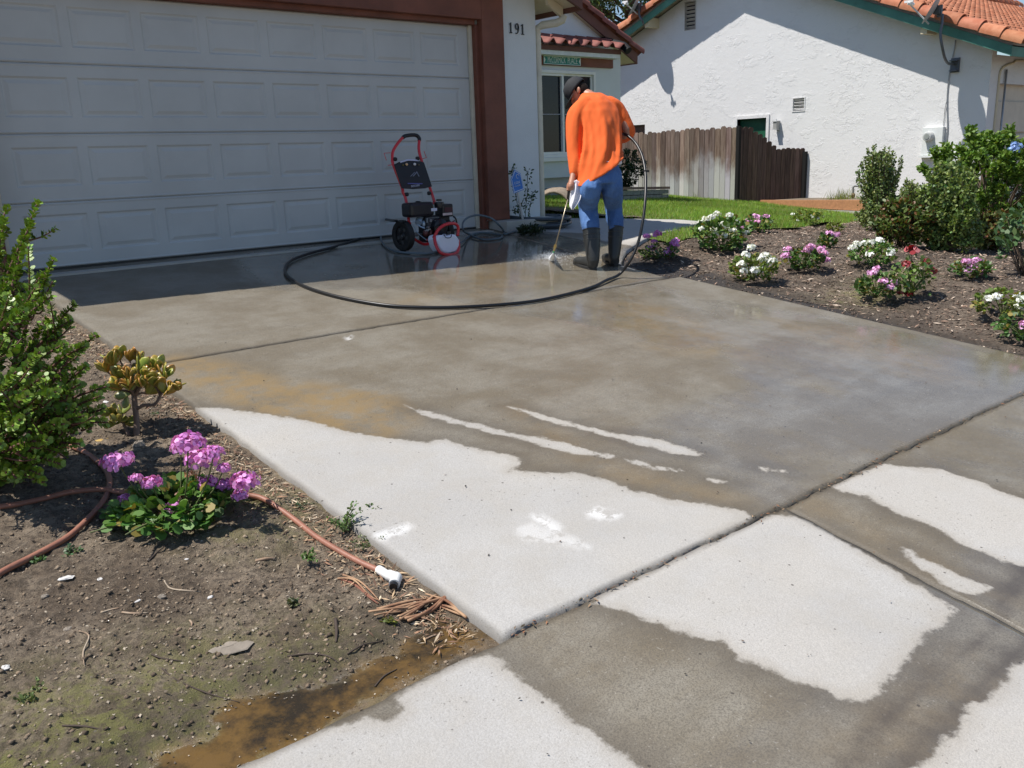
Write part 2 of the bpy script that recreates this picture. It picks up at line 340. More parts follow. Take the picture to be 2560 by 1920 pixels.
PAINT = [pxpoly(BL([(1630, 585), (1700, 560), (1768, 542), (1765, 553), (1720, 580), (1660, 600)])), pxpoly(BR([(335, 488), (370, 470), (420, 485), (460, 500), (400, 510), (345, 503)])), pxpoly(BR([(95, 505), (130, 510), (200, 550), (190, 562), (150, 545), (110, 520)])), pxpoly([(867, 843), (873, 840), (882, 852), (872, 852)]), pxpoly(BR([(20, 560), (80, 540), (260, 600), (330, 640), (200, 620), (60, 600)]))]
def slab(name_parts, dry, film, grime, stain, paint):
    VV = []; FF = []; AT = {k: [] for k in ('wet', 'film', 'stain', 'paint', 'dark', 'grime')}; o = 0
    for (quad, step, zf, rough_e) in name_parts:
        q = np.array(quad, float); nx = max(2, int(np.linalg.norm(q[1]-q[0])/step)); ny = max(2, int(np.linalg.norm(q[3]-q[0])/step))
        u, v = np.meshgrid(np.linspace(0, 1, nx+1), np.linspace(0, 1, ny+1)); u = u.ravel(); v = v.ravel()
        X = (q[0][0]*(1-u)+q[1][0]*u)*(1-v)+(q[3][0]*(1-u)+q[2][0]*u)*v; Y = (q[0][1]*(1-u)+q[1][1]*u)*(1-v)+(q[3][1]*(1-u)+q[2][1]*u)*v
        e = np.minimum(np.minimum(u*nx, (1-u)*nx), np.minimum(v*ny, (1-v)*ny))
        # chipped, slightly rounded edges
        jit = (vnoise(X, Y, 14, 3)-.5)*.016+(vnoise(X, Y, 50, 4)-.5)*.008; ed = e < .5
        cx, cy = X.mean(), Y.mean()
        X = np.where(ed & ((u*nx < .5) | ((1-u)*nx < .5)), X+jit*rough_e, X); Y = np.where(ed & ((v*ny < .5) | ((1-v)*ny < .5)), Y+jit*rough_e, Y)
        Z = zf(X, Y)+(vnoise(X, Y, 1.1, 5)-.5)*.006 - np.where(ed, .005, 0)
        wet = np.full(X.shape, 9.)
        for p in dry: wet = np.minimum(wet, sdist(X, Y, p))
        wet = np.clip(wet, -1, 1)
        fl = np.zeros(X.shape)
        for p, a in film: fl = np.maximum(fl, a*(1-sstep(-.05, .35, sdist(X, Y, p))))
        fl = np.where(ed, 0, fl); sn = np.zeros(X.shape)
        for p, a in stain: sn = np.maximum(sn, a*(1-sstep(-.08, .15, sdist(X, Y, p))))
        pt = np.zeros(X.shape)
        for p in paint: pt = np.maximum(pt, (1-sstep(-.005, .03, sdist(X, Y, p)))*(.28 if p is PAINT[-1] else .55))
        gr = np.zeros(X.shape)
        for p, a in grime: gr = np.maximum(gr, a*(1-sstep(-.10, .14, sdist(X, Y, p))))
        dk = np.where(ed, .45, 0.)
        n = len(X); VV.append(np.stack([X, Y, Z], 1)); ii = np.arange((nx+1)*(ny+1)).reshape(ny+1, nx+1)
        F = np.stack([ii[:-1, :-1], ii[:-1, 1:], ii[1:, 1:], ii[1:, :-1]], -1).reshape(-1, 4)+o; FF.append(F)
        for k, a in zip(AT, (wet, fl, sn, pt, dk, gr)): AT[k].append(a)
        o += n
        # skirt
        ring = np.concatenate([ii[0, :], ii[1:, -1], ii[-1, -2::-1], ii[-2:0:-1, 0]]); rv = VV[-1][ring].copy(); rv[:, 2] -= .11
        k = len(ring); VV.append(rv); a = ring+o-n; b = np.arange(k)+o
        FF.append(np.stack([a, b, np.roll(b, -1), np.roll(a, -1)], 1)); o += k
        for kk, aa in zip(AT, (wet, fl, sn, pt, dk, gr)): AT[kk].append(np.where(True, aa[ring], 0) if kk != 'dark' else np.full(k, .95))
    return np.concatenate(VV), np.concatenate(FF), {k: np.concatenate(v) for k, v in AT.items()}
zd = lambda x, y: SL*y
J1a, J1b = -3.10, -3.14
JG = .007
dparts = [([(-5.02, J1a+JG), (-.20, J1b+JG), (.10, 0.02), (-5.04, .02)], .035, zd, .6),
          ([(-5.03, -6.50), (-.02, -6.52), (-.06, J1b-JG), (-5.02, J1a-JG)], .03, zd, 1.)]
V, F, A = slab(dparts, DRY_DRIVE, FILM, [], STAIN, PAINT)
tag(npmesh('driveway', V, F, M_CONC, attrs=A, smooth=False), kind='structure')
zs = lambda x, y: SL*y-.004
wp = [([(-3.842, -9.2), (3.0, -9.2), (3.0, -6.537), (-3.447, -6.511)], .035, zs, 1.),
      ([(-9.0, -9.2), (-3.85, -9.2), (-3.455, -6.511), (-9.0, -6.511)], .035, zs, 1.)]
V, F, A = slab(wp, DRY_WALK, FILMW, GRIME, [(pxpoly(BR([(1150, 470), (1500, 560), (1900, 760), (2100, 840), (1700, 640), (1300, 430)])), .3), (pxpoly(BR([(1400, 1500), (2000, 1100), (2100, 1200), (1700, 1600)])), .3)], [])
tag(npmesh('sidewalk', V, F, M_CONC, attrs=A), kind='structure')
# the far stretch of pavement, street and land around, one sheet under everything
M_SOIL0 = pm('dry_soil', (.16, .125, .09), .95, .3, 2, .4, 40)
gx = np.concatenate([[-150, -60, -30, -18], np.linspace(-14, 16, 61), [20, 30, 60, 150]]); gy = np.concatenate([[-150, -60, -30, -18], np.linspace(-14, 12, 53), [16, 30, 60, 160]])
GX, GY = np.meshgrid(gx, gy); GZ = np.where(GX > 0, np.minimum(zr(GX, GY), zlawn(GX, GY))-.09, SL*np.minimum(GY, 0)-.09); GZ = np.maximum(GZ, -1.6) - .02
GZ = np.where((GX > .0) & (GX < 4) & (GY > -3.5) & (GY < 3), GZ-.25, GZ)
n = len(gx); ii = np.arange(n*len(gy)).reshape(len(gy), n); F = np.stack([ii[:-1, :-1], ii[:-1, 1:], ii[1:, 1:], ii[1:, :-1]], -1).reshape(-1, 4)
tag(npmesh('ground', np.stack([GX.ravel(), GY.ravel(), GZ.ravel()], 1), F, M_SOIL0), kind='structure')

# entry walkway: slab that leaves the drive level and shows a growing kerb face towards the flower bed
def zwalk(x, y):
    t = sstep(-.1, 1.5, x); return (SL*np.minimum(y, 0)+.006)*(1-t)+(-.1+.045*np.maximum(y+1.2, 0))*t
wk = [(-.18, -2.52), (.10, -2.26), (.35, -2.08), (.85, -1.86), (1.33, -1.68), (2.0, -1.50), (2.75, -1.28), (2.95, -1.05), (2.9, -.6), (2.55, -.1), (2.1, .3), (1.75, .7), (1.45, 1.4), (1.4, 2.0), (.14, 2.0), (.12, .0)]
wn_ = [(-.17, -2.50), (.10, -2.26), (.35, -2.08), (.85, -1.86), (1.33, -1.68), (2.0, -1.50), (2.75, -1.28), (2.93, -1.12)]; wf_ = [(.10, .1), (.14, 1.2), (.5, 1.9), (1.0, 1.9), (1.45, 1.4), (1.75, .7), (2.3, .1), (2.92, -.75)]
def rail(P, u): P = np.array(P); t = u*(len(P)-1); i = np.minimum(t.astype(int), len(P)-2); f = (t-i)[:, None]; return P[i]*(1-f)+P[i+1]*f
nu, nv = 70, 40; uu, vv = np.meshgrid(np.linspace(0, 1, nu+1), np.linspace(0, 1, nv+1)); uu = uu.ravel(); vv = vv.ravel(); XY = rail(wn_, uu)*(1-vv[:, None])+rail(wf_, uu)*vv[:, None]
ii = np.arange((nu+1)*(nv+1)).reshape(nv+1, nu+1); F = np.stack([ii[:-1, :-1], ii[:-1, 1:], ii[1:, 1:], ii[1:, :-1]], -1).reshape(-1, 4); V = np.stack([XY[:, 0], XY[:, 1], zwalk(XY[:, 0], XY[:, 1])], 1)
ring = np.concatenate([ii[0, :], ii[1:, -1], ii[-1, -2::-1], ii[-2:0:-1, 0]]); rv = V[ring].copy(); rv[:, 2] -= .2; k = len(ring); o = len(V); b_ = np.arange(k)+o; V = np.concatenate([V, rv]); F = np.concatenate([F, np.stack([ring, b_, np.roll(b_, -1), np.roll(ring, -1)], 1)])
M_CONC2 = pm('concrete_plain', (.42, .40, .355), .85, .12, 3, .3, 70)
wt = np.clip((.75-V[:, 0])*1.2+(vnoise(V[:, 0], V[:, 1], 2, 8)-.5)*.5, -1, 1); zz = np.zeros(len(V))
tag(npmesh('walkway', V, F, M_CONC, attrs=dict(wet=wt, film=np.where(V[:, 0] < .5, .5, 0), stain=zz, paint=zz, dark=zz, grime=zz)), kind='structure')
# concrete footing strip at the foot of the garage pillar
b = MB(); b.box((.10, -.42, -.12), (.92, .0, .085)); b.build('footing', M_CONC2, bevel=.01)['kind'] = 'structure'

# ---- left soil bed with puddle
def soil_mat(name, left=True):
    m, nt, b = mk(name); wet = attr(nt, 'wet').outputs['Fac']; g = attr(nt, 'moss').outputs['Fac']
    n1 = noise(nt, 2.6, 5, .7); n2 = noise(nt, 32, 8, .8); n3 = noise(nt, 120, 5, .8); n5 = noise(nt, 330, 3, .7)
    if left: a, c = (.20, .145, .095), (.44, .345, .245)
    else: a, c = (.12, .088, .064), (.29, .225, .17)
    col = mix(nt, ramp(nt, n1, .35, .65), a, c); col = mix(nt, ramp(nt, n2, .40, .58, .7, 0), col, (.06, .042, .028))
    col = mix(nt, ramp(nt, n3, .56, .66, 0, .7), col, (.33, .27, .20)); col = mix(nt, ramp(nt, n5, .62, .72, 0, .45), col, (.42, .36, .28)); col = mix(nt, ramp(nt, n5, .3, .42, .6, 0), col, (.03, .022, .016))
    col = mix(nt, mth(nt, 'MULTIPLY', g, ramp(nt, noise(nt, 9, 7, .75, off=6), .42, .58, .1, .85)), col, (.30, .285, .095))
    w = mth(nt, 'ADD', wet, mth(nt, 'MULTIPLY', mth(nt, 'SUBTRACT', noise(nt, 7, 7, .7, off=3), .5), .22))
    mud = mix(nt, ramp(nt, noise(nt, 3.2, 7, .75, off=5), .40, .60), (.028, .020, .009), (.135, .078, .022)) if left else mix(nt, n1, (.022, .017, .013), (.045, .034, .027))
    mud = mix(nt, ramp(nt, n3, .6, .72, 0, .5), mud, (.26, .18, .09) if left else (.10, .08, .06))
    w = mth(nt, 'ADD', w, .02 if left else 0.); wm = ramp(nt, w, -.07, .05); damp = ramp(nt, w, -.30, .0); col = mix(nt, mth(nt, 'MULTIPLY', damp, .45), col, (.06, .048, .034)); col = mix(nt, wm, col, mud); nt.links.new(col, b.inputs['Base Color'])
    nt.links.new(mth(nt, 'SUBTRACT', .95, mth(nt, 'MULTIPLY', wm, .85 if left else .4)), b.inputs['Roughness'])
    bp = nt.nodes.new('ShaderNodeBump'); bp.inputs['Distance'].default_value = .035
    nt.links.new(mth(nt, 'ADD', mth(nt, 'ADD', n2, mth(nt, 'MULTIPLY', n3, .4)), mth(nt, 'MULTIPLY', n5, .14)), bp.inputs['Height']); nt.links.new(mth(nt, 'SUBTRACT', 1., mth(nt, 'MULTIPLY', wm, .9 if left else .3)), bp.inputs['Strength']); nt.links.new(bp.outputs[0], b.inputs['Normal'])
    return m
def sheet(name, x0, x1, y0, y1, step, zf, mat, attrs, mask=None):
    nx = int((x1-x0)/step); ny = int((y1-y0)/step); X, Y = np.meshgrid(np.linspace(x0, x1, nx+1), np.linspace(y0, y1, ny+1)); X = X.ravel(); Y = Y.ravel()
    Z = zf(X, Y); ii = np.arange((nx+1)*(ny+1)).reshape(ny+1, nx+1); F = np.stack([ii[:-1, :-1], ii[:-1, 1:], ii[1:, 1:], ii[1:, :-1]], -1).reshape(-1, 4)
    if mask is not None: F = F[mask(X, Y)[F].all(1)]
    return npmesh(name, np.stack([X, Y, Z], 1), F, mat, attrs={k: f(X, Y) for k, f in attrs.items()}, smooth=True)
PUD = [drv(x, y, -.03)[:2] for x, y in BL([(2180, 1000), (2060, 985), (1900, 940), (1800, 1010), (1700, 1100), (1500, 1190), (1300, 1240), (1100, 1275), (980, 1330), (930, 1430), (820, 1480), (730, 1540), (640, 1640), (300, 1850), (900, 1900), (1000, 1590), (1500, 1330), (2100, 1010)])]
DARKM = [drv(x, y, -.03)[:2] for x, y in BL([(600, 480), (700, 420), (1000, 430), (1150, 560), (1000, 600), (600, 620)])]
def zsoil(X, Y):
    d = sdist(X, Y, PUD); damp = sstep(-.02, .12, d)
    h = (vnoise(X, Y, 2.1, 21)-.5)*.05+(vnoise(X, Y, 7, 22)-.5)*.022+(vnoise(X, Y, 18, 23)-.5)*.022+(vnoise(X, Y, 38, 24)-.5)*.016
    e = sstep(0, .25, np.maximum(-5.03-X, 0)); e2 = sstep(0, .12, Y+6.5)
    return SL*Y-.028-.012*(1-damp)+h*(.15+.85*damp)*(.35+.65*e)*(.4+.6*e2)
V0 = dict(wet=lambda X, Y: -sdist(X, Y, PUD), moss=lambda X, Y: (1-sstep(.25, 1.0, np.hypot((X+6.25)/1.25, (Y+6.3)/.75)))*1.15+(1-sstep(.1, .5, np.hypot(X+5.3, Y+5.2)))*.6)
tag(sheet('soil_bed', -9, -5.0, -6.515, .0, .017, zsoil, soil_mat('soil'), V0, mask=lambda X, Y: (X > -8.5)), kind='structure')
# ---- mulch bed right of the drive, lawn beyond
LAWN = [hit(x, y)[:2] for x, y in [(1741, 568), (1790, 590), (1850, 588), (1900, 575), (1990, 572), (2060, 560), (2110, 560), (2150, 552), (2200, 548)]]
def lawn_edge(X):                                      # y of the lawn's near edge at x
    p = sorted((float(a), float(b)) for a, b in LAWN); xs = [q[0] for q in p]; ys = [q[1] for q in p]
    return np.interp(X, [0.]+xs+[14.], [ys[0]]+ys+[ys[-1]])
def zmul(X, Y):
    h = (vnoise(X, Y, 1.3, 31)-.5)*.08+(vnoise(X, Y, 5, 32)-.5)*.03+(vnoise(X, Y, 20, 33)-.5)*.015
    return zr(X, Y)-.01+h*sstep(-.05, .6, X)*sstep(-8, -7, Y)
RE = lambda Y: np.where(Y > -3.14, -.20+(Y+3.14)*.10, -.04-.0*Y)
inmul = lambda X, Y: (X > RE(Y)-.06) & ~((X > 0.) & (X < 3.2) & (sdist(X, Y, wk) < -.05)) & (Y < 2)
tag(sheet('mulch_bed', -.4, 12.5, -6.515, 2.0, .045, zmul, soil_mat('mulch_soil', False), dict(wet=lambda X, Y: .26-(X-RE(Y))+.35*np.exp(-((X-.6)**2+(Y+2.7)**2)/.35)-.16*sstep(-3.6, -6, Y), moss=lambda X, Y: .9*np.exp(-((X-1.0)**2/.5+(Y+4.55)**2/.06))), mask=inmul), kind='structure')
def lawn_mat():
    m, nt, b = mk('lawn_soil'); c = mix(nt, ramp(nt, noise(nt, 2.5, 4), .35, .65), (.10, .15, .03), (.16, .20, .05)); nt.links.new(c, b.inputs['Base Color']); b.inputs['Roughness'].default_value = .95
    bump(nt, b, noise(nt, 60, 4, .7), .8, .03); return m
inlawn = lambda X, Y, gm=-.02: (Y > lawn_edge(X)-.03) & (sdist(X, Y, wk) > gm) & (X > .95)
def zlw(X, Y):
    t = sstep(-.05, .6, sdist(np.atleast_1d(np.asarray(X, float)), np.atleast_1d(np.asarray(Y, float)), wk)); X = np.atleast_1d(X); Y = np.atleast_1d(Y); return (zr(X, Y)+.02+(vnoise(X, Y, .9, 41)-.5)*.04)*t+(zwalk(X, Y)-.014)*(1-t)
tag(sheet('lawn', .95, 12.6, -3.6, 9.5, .09, zlw, lawn_mat(), {}, mask=lambda X, Y: inlawn(X, Y, -.5)), kind='structure')
# grass blades
N = 150000; gx = RNG.uniform(1.0, 11, N); gy = RNG.uniform(-3.5, 6.5, N); k = inlawn(gx, gy) & (gx-2*gy > -5.2) & ~((gx > .9) & (gx < 7.2) & (gy > 3.95)); gx = gx[k]; gy = gy[k]; n = len(gx)
P = np.stack([gx, gy, zlw(gx, gy)], 1); D = np.stack([RNG.normal(0, .4, n), RNG.normal(0, .4, n), np.ones(n)], 1); pat = vnoise(gx, gy, 1.1, 42)
cl = np.stack([.17+.14*RNG.random(n), .30+.14*RNG.random(n), .04+.03*RNG.random(n)], 1)*(.7+.55*pat[:, None]); dry_ = (RNG.random(n) < .12+.25*np.exp(-((gx-3.0)**2+(gy-1.0)**2)/.8)); cl[dry_] = cl[dry_]*.2+np.array([.30, .26, .12])*.8
edge = np.clip(1-(gy-lawn_edge(gx))/.3, 0, 1)
M_LEAF = pm('leaf_green', (1, 1, 1), .5, .08, 30, vcol=True, trans=.22); M_GRASS = pm('grass_blade', (1, 1, 1), .55, .08, 30, vcol=True, trans=.35)
g = leaves('grass', P, D, RNG.normal(0, 1, (n, 3)), RNG.uniform(.035, .075, n)*(1+.5*edge), .008, cl, M_GRASS, shape='blade'); tag(g, 'short green lawn grass growing between the walkway and the fence', 'grass', kind='stuff')
# ================================================================== HOUSES
def tile_roof(name, O, e, u, Le, Lu, mat, parent, pitch=.24, course=.36, amp=.035, lift=.03):
    O = np.array(O, float); e = np.array(e, float); u = np.array(u, float); nn = np.cross(e, u); nn /= np.linalg.norm(nn)
    if nn[2] < 0: nn = -nn
    nc = int(round(Lu/course)); k = int(Le/pitch)*8; s = np.linspace(0, Le, k+1); ph = 2*np.pi*s/pitch
    prof = amp*(np.cos(ph)+.35*np.cos(2*ph)); V = []; F = []; o = 0; C = []
    for c in range(nc):
        tl = RNG.uniform(.8, 1.15, int(Le/pitch)+2)[(s/pitch).astype(int)]
        rows = [(c*course-.02, prof*1.0+lift-.016), (c*course-.02, prof+lift), (c*course+.08, prof+lift*.9), ((c+1)*course, prof+.002)]
        for (t, h) in rows:
            V.append(O+e*s[:, None]+u*t+nn*h[:, None]); C.append(np.stack([tl]*3, 1))
        for r in range(3):
            a = np.arange(k)+o+r*(k+1); F.append(np.stack([a, a+1, a+k+2, a+k+1], 1))
        o += 4*(k+1)
    V = np.concatenate(V)
    if parent is not None: V = V-np.array(parent.location)
    return npmesh(name, V, np.concatenate(F), mat, parent, np.concatenate(C), smooth=True)
def barrels(name, A, B, r, n, mat, parent, over=.07, half=True):
    """overlapping barrel tiles laid from A (low end) to B (high end)"""
    A = Vector(A); B = Vector(B); d = (B-A)/n; m_ = MB(); x, y, z = frame(d)
    up = Vector((0, 0, 1)); up = (up-z*up.dot(z)).normalized(); side = z.cross(up)
    for i in range(n):
        t = RNG.uniform(.82, 1.12); p = A+d*i
        rings = [(0-.06, r*1.06), (1., r*.93)]; vs = []; fs = []; k = 12
        for (q, rr) in rings:
            for inner in (1, .86):
                for j in range(k+1):
                    a = math.pi*(j/k)*1.15-.075*math.pi; vs.append(p+d*q+side*math.cos(a)*rr*inner+up*(math.sin(a)*rr*inner+.025*(1-q)))
        w = k+1
        for j in range(k):
            fs += [(j, j+1, 2*w+j+1, 2*w+j), (w+j, 3*w+j, 3*w+j+1, w+j+1), (j, w+j, w+j+1, j+1), (2*w+j, 2*w+j+1, 3*w+j+1, 3*w+j)]
        m_.add(vs, fs, 0, (t, t*RNG.uniform(.92, 1.05), t*RNG.uniform(.9, 1.05)))
    return m_.build(name, mat, parent, smooth=True, auto=45)
def text_mesh(s, size, loc, rot, mat, name, parent, sx=1., ext=.003, align='CENTER', sp=1.):
    c = bpy.data.curves.new(name, 'FONT'); c.body = s; c.size = size; c.extrude = ext; c.align_x = align; c.align_y = 'CENTER'; c.space_character = sp; c.offset = -.012*size
    t = bpy.data.objects.new('tmp', c); COL.objects.link(t); bpy.context.view_layer.update()
    me = bpy.data.meshes.new_from_object(t.evaluated_get(bpy.context.evaluated_depsgraph_get())); bpy.data.objects.remove(t)
    me.materials.clear(); me.materials.append(mat); o = bpy.data.objects.new(name, me); COL.objects.link(o)
    o.parent = parent; o.matrix_basis = Matrix.Translation(loc) @ Matrix(rot).to_4x4() @ Matrix.Diagonal((sx, 1, 1, 1)); return o
RFACE = Matrix(((1, 0, 0), (0, 0, -1), (0, 1, 0)))          # text plane facing -Y
def stucco(name, c, tint=(.60, .56, .5)):
    m, nt, b = mk(name); n1 = noise(nt, 1.1, 4); n2 = noise(nt, 14, 6, .62); n3 = noise(nt, 70, 4, .7)
    v = nd(nt, 'TexVoronoi', feature='SMOOTH_F1'); v.inputs['Scale'].default_value = 5
    tx = nt.nodes.new('ShaderNodeTexCoord'); wv = nd(nt, 'VectorMath', operation='MULTIPLY_ADD'); nt.links.new(tx.outputs['Object'], wv.inputs[0]); wv.inputs[1].default_value = (1, 1, 1.6)
    q = nt.nodes.new('ShaderNodeTexNoise'); q.inputs['Scale'].default_value = 3; nt.links.new(q.outputs['Color'], wv.inputs[2]); nt.links.new(wv.outputs[0], v.inputs['Vector'])
    col = mix(nt, ramp(nt, n1, .45, .8, 0, .12), c, tint); nt.links.new(col, b.inputs['Base Color']); b.inputs['Roughness'].default_value = .92; b.inputs['Specular IOR Level'].default_value = .2
    ridg = mth(nt, 'MULTIPLY', ramp(nt, noise(nt, 3.2, 7, .7, off=4, vec=wv.outputs[0]), .5, .54), ramp(nt, noise(nt, 1.7, 3, .6, off=8), .42, .58))
    h = mth(nt, 'ADD', mth(nt, 'MULTIPLY', ridg, .45), mth(nt, 'ADD', mth(nt, 'MULTIPLY', n2, .5), mth(nt, 'MULTIPLY', n3, .25)))
    bump(nt, b, h, .5, .018); return m
M_STUCCO2 = stucco('neighbour_stucco', (.72, .715, .71), (.62, .59, .55))
M_TILE2 = pm('orange_roof_tile', (.40, .135, .065), .8, .3, 7, .35, 60, vcol=True, c2=(.48, .20, .11))
M_TILE1V = pm('dark_red_roof_tile', (.23, .075, .058), .75, .25, 6, .3, 60, vcol=True)
M_DOOR = pm('garage_door_paint', (.49, .50, .49), .5, .07, 1.3)

# ------------------------------------------------ house one (garage front, window bay, roof)
H1 = empty('house', (0, 0, 0)); tag(H1, 'pale stucco house with white panelled garage door, brown trim and red tiled roof', 'house')
DH = 2.285; ST = .05
wl = MB()
YF = -.12; YW = 4.2
wl.box((.05, YF, .085), (.90, .35, 2.5)); wl.box((.70, .35, -.2), (.9, YW, 2.5)); wl.box((-8.4, YF, -.6), (-5.2, .35, 2.62)); wl.box((-5.2, YF, DH+.10), (.05, .35, 2.5))
def zrk(x): return 2.455+.41*(1.2-x) if x > -2.44 else 2.455+.41*(1.2+2*2.44+x)
wl.prism([(-6.0, YF+.002, 2.5), (.898, YF+.002, 2.5), (.898, YF+.002, zrk(.9)+.03), (-2.44, YF+.002, zrk(-2.44)+.05), (-6.0, YF+.002, zrk(-6.0)+.05)], (0, .3, 0))
w1 = wl.build('wall', M_STUCCO1, H1)
# window-bay wall with its own gable
YR_ = YW-.14; WXR = onY(1551, 145, YW)[0]; g0 = onY(1443, 32, YR_); g1 = onY(1594, 160, YR_); sg = (g0[2]-g1[2])/(g1[0]-g0[0])
wl = MB(); zt = lambda x: g1[2]+sg*(g1[0]-x)+.02
wl.prism([(.905, YW, -.25), (WXR, YW, -.25), (WXR, YW, zt(WXR)), (.905, YW, zt(.905))], (0, .25, 0)); wl.box((WXR-.2, YW+.25, -.3), (WXR, 11.5, zt(WXR)-.02))
wl.build('wall', M_STUCCO1, H1)
# brown door surround
tb = MB(); X0, X1 = -5.44, .36
tb.box((.04, YF-.055, .09), (X1, YF+.04, 2.60)); tb.box((X0, YF-.055, -.03), (-5.11, YF+.04, 2.60)); tb.box((-5.11, YF-.053, 2.335), (.04, YF+.042, 2.60))
tb.box((X0-.04, YF-.075, 2.60), (X1+.04, YF+.02, 2.72))
tb.box((.0, -.10, -.02), (.085, .03, 2.29)); tb.box((-5.165, -.10, -.03), (-5.08, .03, 2.29)); tb.box((-5.08, -.098, 2.285), (.0, .03, 2.34))
tb.build('door_surround', M_BROWN, H1, bevel=.006)
# garage door, four sections of eight raised panels
gd = MB().box((-5.10, .034, -.01), (.0, .06, 2.30)).build('garage_door', M_DOOR, H1)
def door_section(z0, h, name):
    w = 5.08; x0 = -5.08; m_ = MB(); V = []; xs = []; cx = [-.438-.6*k for k in range(8)]
    pw, ph = .262, .165; zc = z0+h/2+.012
    def quad(a, b, c, d): m_.add([a, b, c, d], [(0, 1, 2, 3)])
    edges = sorted([x0, 0.]+[c-pw for c in cx]+[c+pw for c in cx]); f = 0.
    zl, zh = z0+.0015, z0+h-.0015
    # flat strips with shallow horizontal rails
    def strip(xa, xb, za, zb): quad((xa, f, za), (xb, f, za), (xb, f, zb), (xa, f, zb))
    strip(x0, 0, zl+.028, zc-ph); strip(x0, 0, zc+ph, zh-.028)
    for (za, zb, d) in ((zl, zl+.014, .012), (zl+.014, zl+.028, .0), (zh-.028, zh-.014, .0), (zh-.014, zh, .012)):
        pass
    quad((x0, .006, zl), (0, .006, zl), (0, -.004, zl+.012), (x0, -.004, zl+.012)); quad((x0, -.004, zl+.012), (0, -.004, zl+.012), (0, 0, zl+.028), (x0, 0, zl+.028))
    quad((x0, 0, zh-.028), (0, 0, zh-.028), (0, -.004, zh-.012), (x0, -.004, zh-.012)); quad((x0, -.004, zh-.012), (0, -.004, zh-.012), (0, .006, zh), (x0, .006, zh))
    cs = sorted(cx); prev = x0
    for c in cs:
        strip(prev, c-pw, zc-ph, zc+ph); prev = c+pw
        rects = [(pw, ph, 0.), (pw-.016, ph-.016, .011), (pw-.030, ph-.030, .011), (pw-.062, ph-.058, .001)]
        for (a, b, d), (a2, b2, d2) in zip(rects, rects[1:]):
            o = [(c-a, d, zc-b), (c+a, d, zc-b), (c+a, d, zc+b), (c-a, d, zc+b)]; i = [(c-a2, d2, zc-b2), (c+a2, d2, zc-b2), (c+a2, d2, zc+b2), (c-a2, d2, zc+b2)]
            m_.add(o+i, [(j, (j+1) % 4, (j+1) % 4+4, j+4) for j in range(4)])
        a, b, d = rects[-1]; quad((c-a, d, zc-b), (c+a, d, zc-b), (c+a, d, zc+b), (c-a, d, zc+b))
    strip(prev, 0, zc-ph, zc+ph)
    return m_.build(name, M_DOOR, gd)
for k in range(4): door_section(k*DH/4+(.012 if k == 0 else 0), DH/4-(.012 if k == 0 else 0), 'door_panel')
MB().box((-5.09, -.012, -.014), (0, .03, .016)).build('bottom_seal', M_BLACK, gd)
for xs_ in ((-.045, -.002), (-5.08, -5.04)): MB().box((xs_[0], -.035, .0), (xs_[1], -.006, 2.283)).build('weather_strip', pm('cream_trim', (.62, .58, .46), .6), gd)
tag(MB().box((-5.1, -.30, -.05), (.0, .0, -.004)).build('door_sill', M_CONC2), kind='structure')
bpy.data.objects['door_sill'].location.z = -.012
# roof of the garage
rf = MB(); th = .11; prof = [(1.2, 2.5), (-2.44, zrk(-2.44)+.045), (-6.08, 2.5)]
YR0, YR1 = -.62, 8.
for (xa, xb) in ((1.2, -2.44), (-6.08, -2.44)):
    za, zb = 2.50, zrk(-2.44)+.045
    rf.add([(xa, YR0+.03, za), (xb, YR0+.03, zb), (xb, YR1, zb), (xa, YR1, za), (xa, YR0+.03, za+th), (xb, YR0+.03, zb+th), (xb, YR1, zb+th), (xa, YR1, za+th)], [(0, 3, 2, 1), (4, 5, 6, 7), (0, 1, 5, 4), (1, 2, 6, 5), (2, 3, 7, 6), (3, 0, 4, 7)])
roof = rf.build('roof', M_SOFFIT, H1)
fb = MB()
for sx in (1, -1):
    xa = -2.44+sx*3.64; fb.prism([(xa, YR0, 2.455), (-2.44, YR0, zrk(-2.44)), (-2.44, YR0, zrk(-2.44)+.19), (xa, YR0, 2.645)], (0, .035, 0))
    fb.box((xa-.018, YR0+.036, 2.452), (xa+.018, YR1, 2.64))
fb.build('fascia', M_BROWN2, roof)
un = np.array([-1, 0, .41]); un = un/np.linalg.norm(un)
tile_roof('roof_tiles', (1.26, YR0-.02, 2.635), (0, 1, 0), un, 8.6, 3.95, M_TILE1V, roof); tile_roof('roof_tiles', (-6.14, YR0-.02, 2.635), (0, 1, 0), un*np.array([-1, 1, 1]), 8.6, 3.95, M_TILE1V, roof)
for sx in (1, -1): barrels('rake_tiles', (-2.44+sx*3.74, YR0+.02, 2.66), (-2.44, YR0+.02, zrk(-2.44)+.22), .10, 11, M_TILE1V, roof)
# rafter tails under the eave
for y in np.arange(-.35, 2.0, .61):
    rt = MB(); rt.prism([(1.14, y, 2.40), (.9, y, 2.40+.13), (.9, y, 2.62), (1.14, y, 2.52)], (0, .04, 0)); rt.build('rafter_tail', M_SOFFIT, roof)
# cream downspout elbow under the eave corner
ds = MB(); pts = [onp(1409, 40, (1, 0, 0), 1.16), onp(1406, 50, (1, 0, 0), 1.14), onp(1392, 57, (1, 0, 0), 1.08), onp(1356, 63, (1, 0, 0), 1.0), onp(1343, 71, (1, 0, 0), .965), onp(1343, 90, (1, 0, 0), .965)]
pts = [Vector(p) for p in pts]; pts.append(Vector((pts[-1].x, pts[-1].y, .05))); ds.tube(pts, .045, 10, sm=0)
ds.build('downspout', pm('downspout_cream', (.60, .57, .46), .5), roof, smooth=True, auto=50)
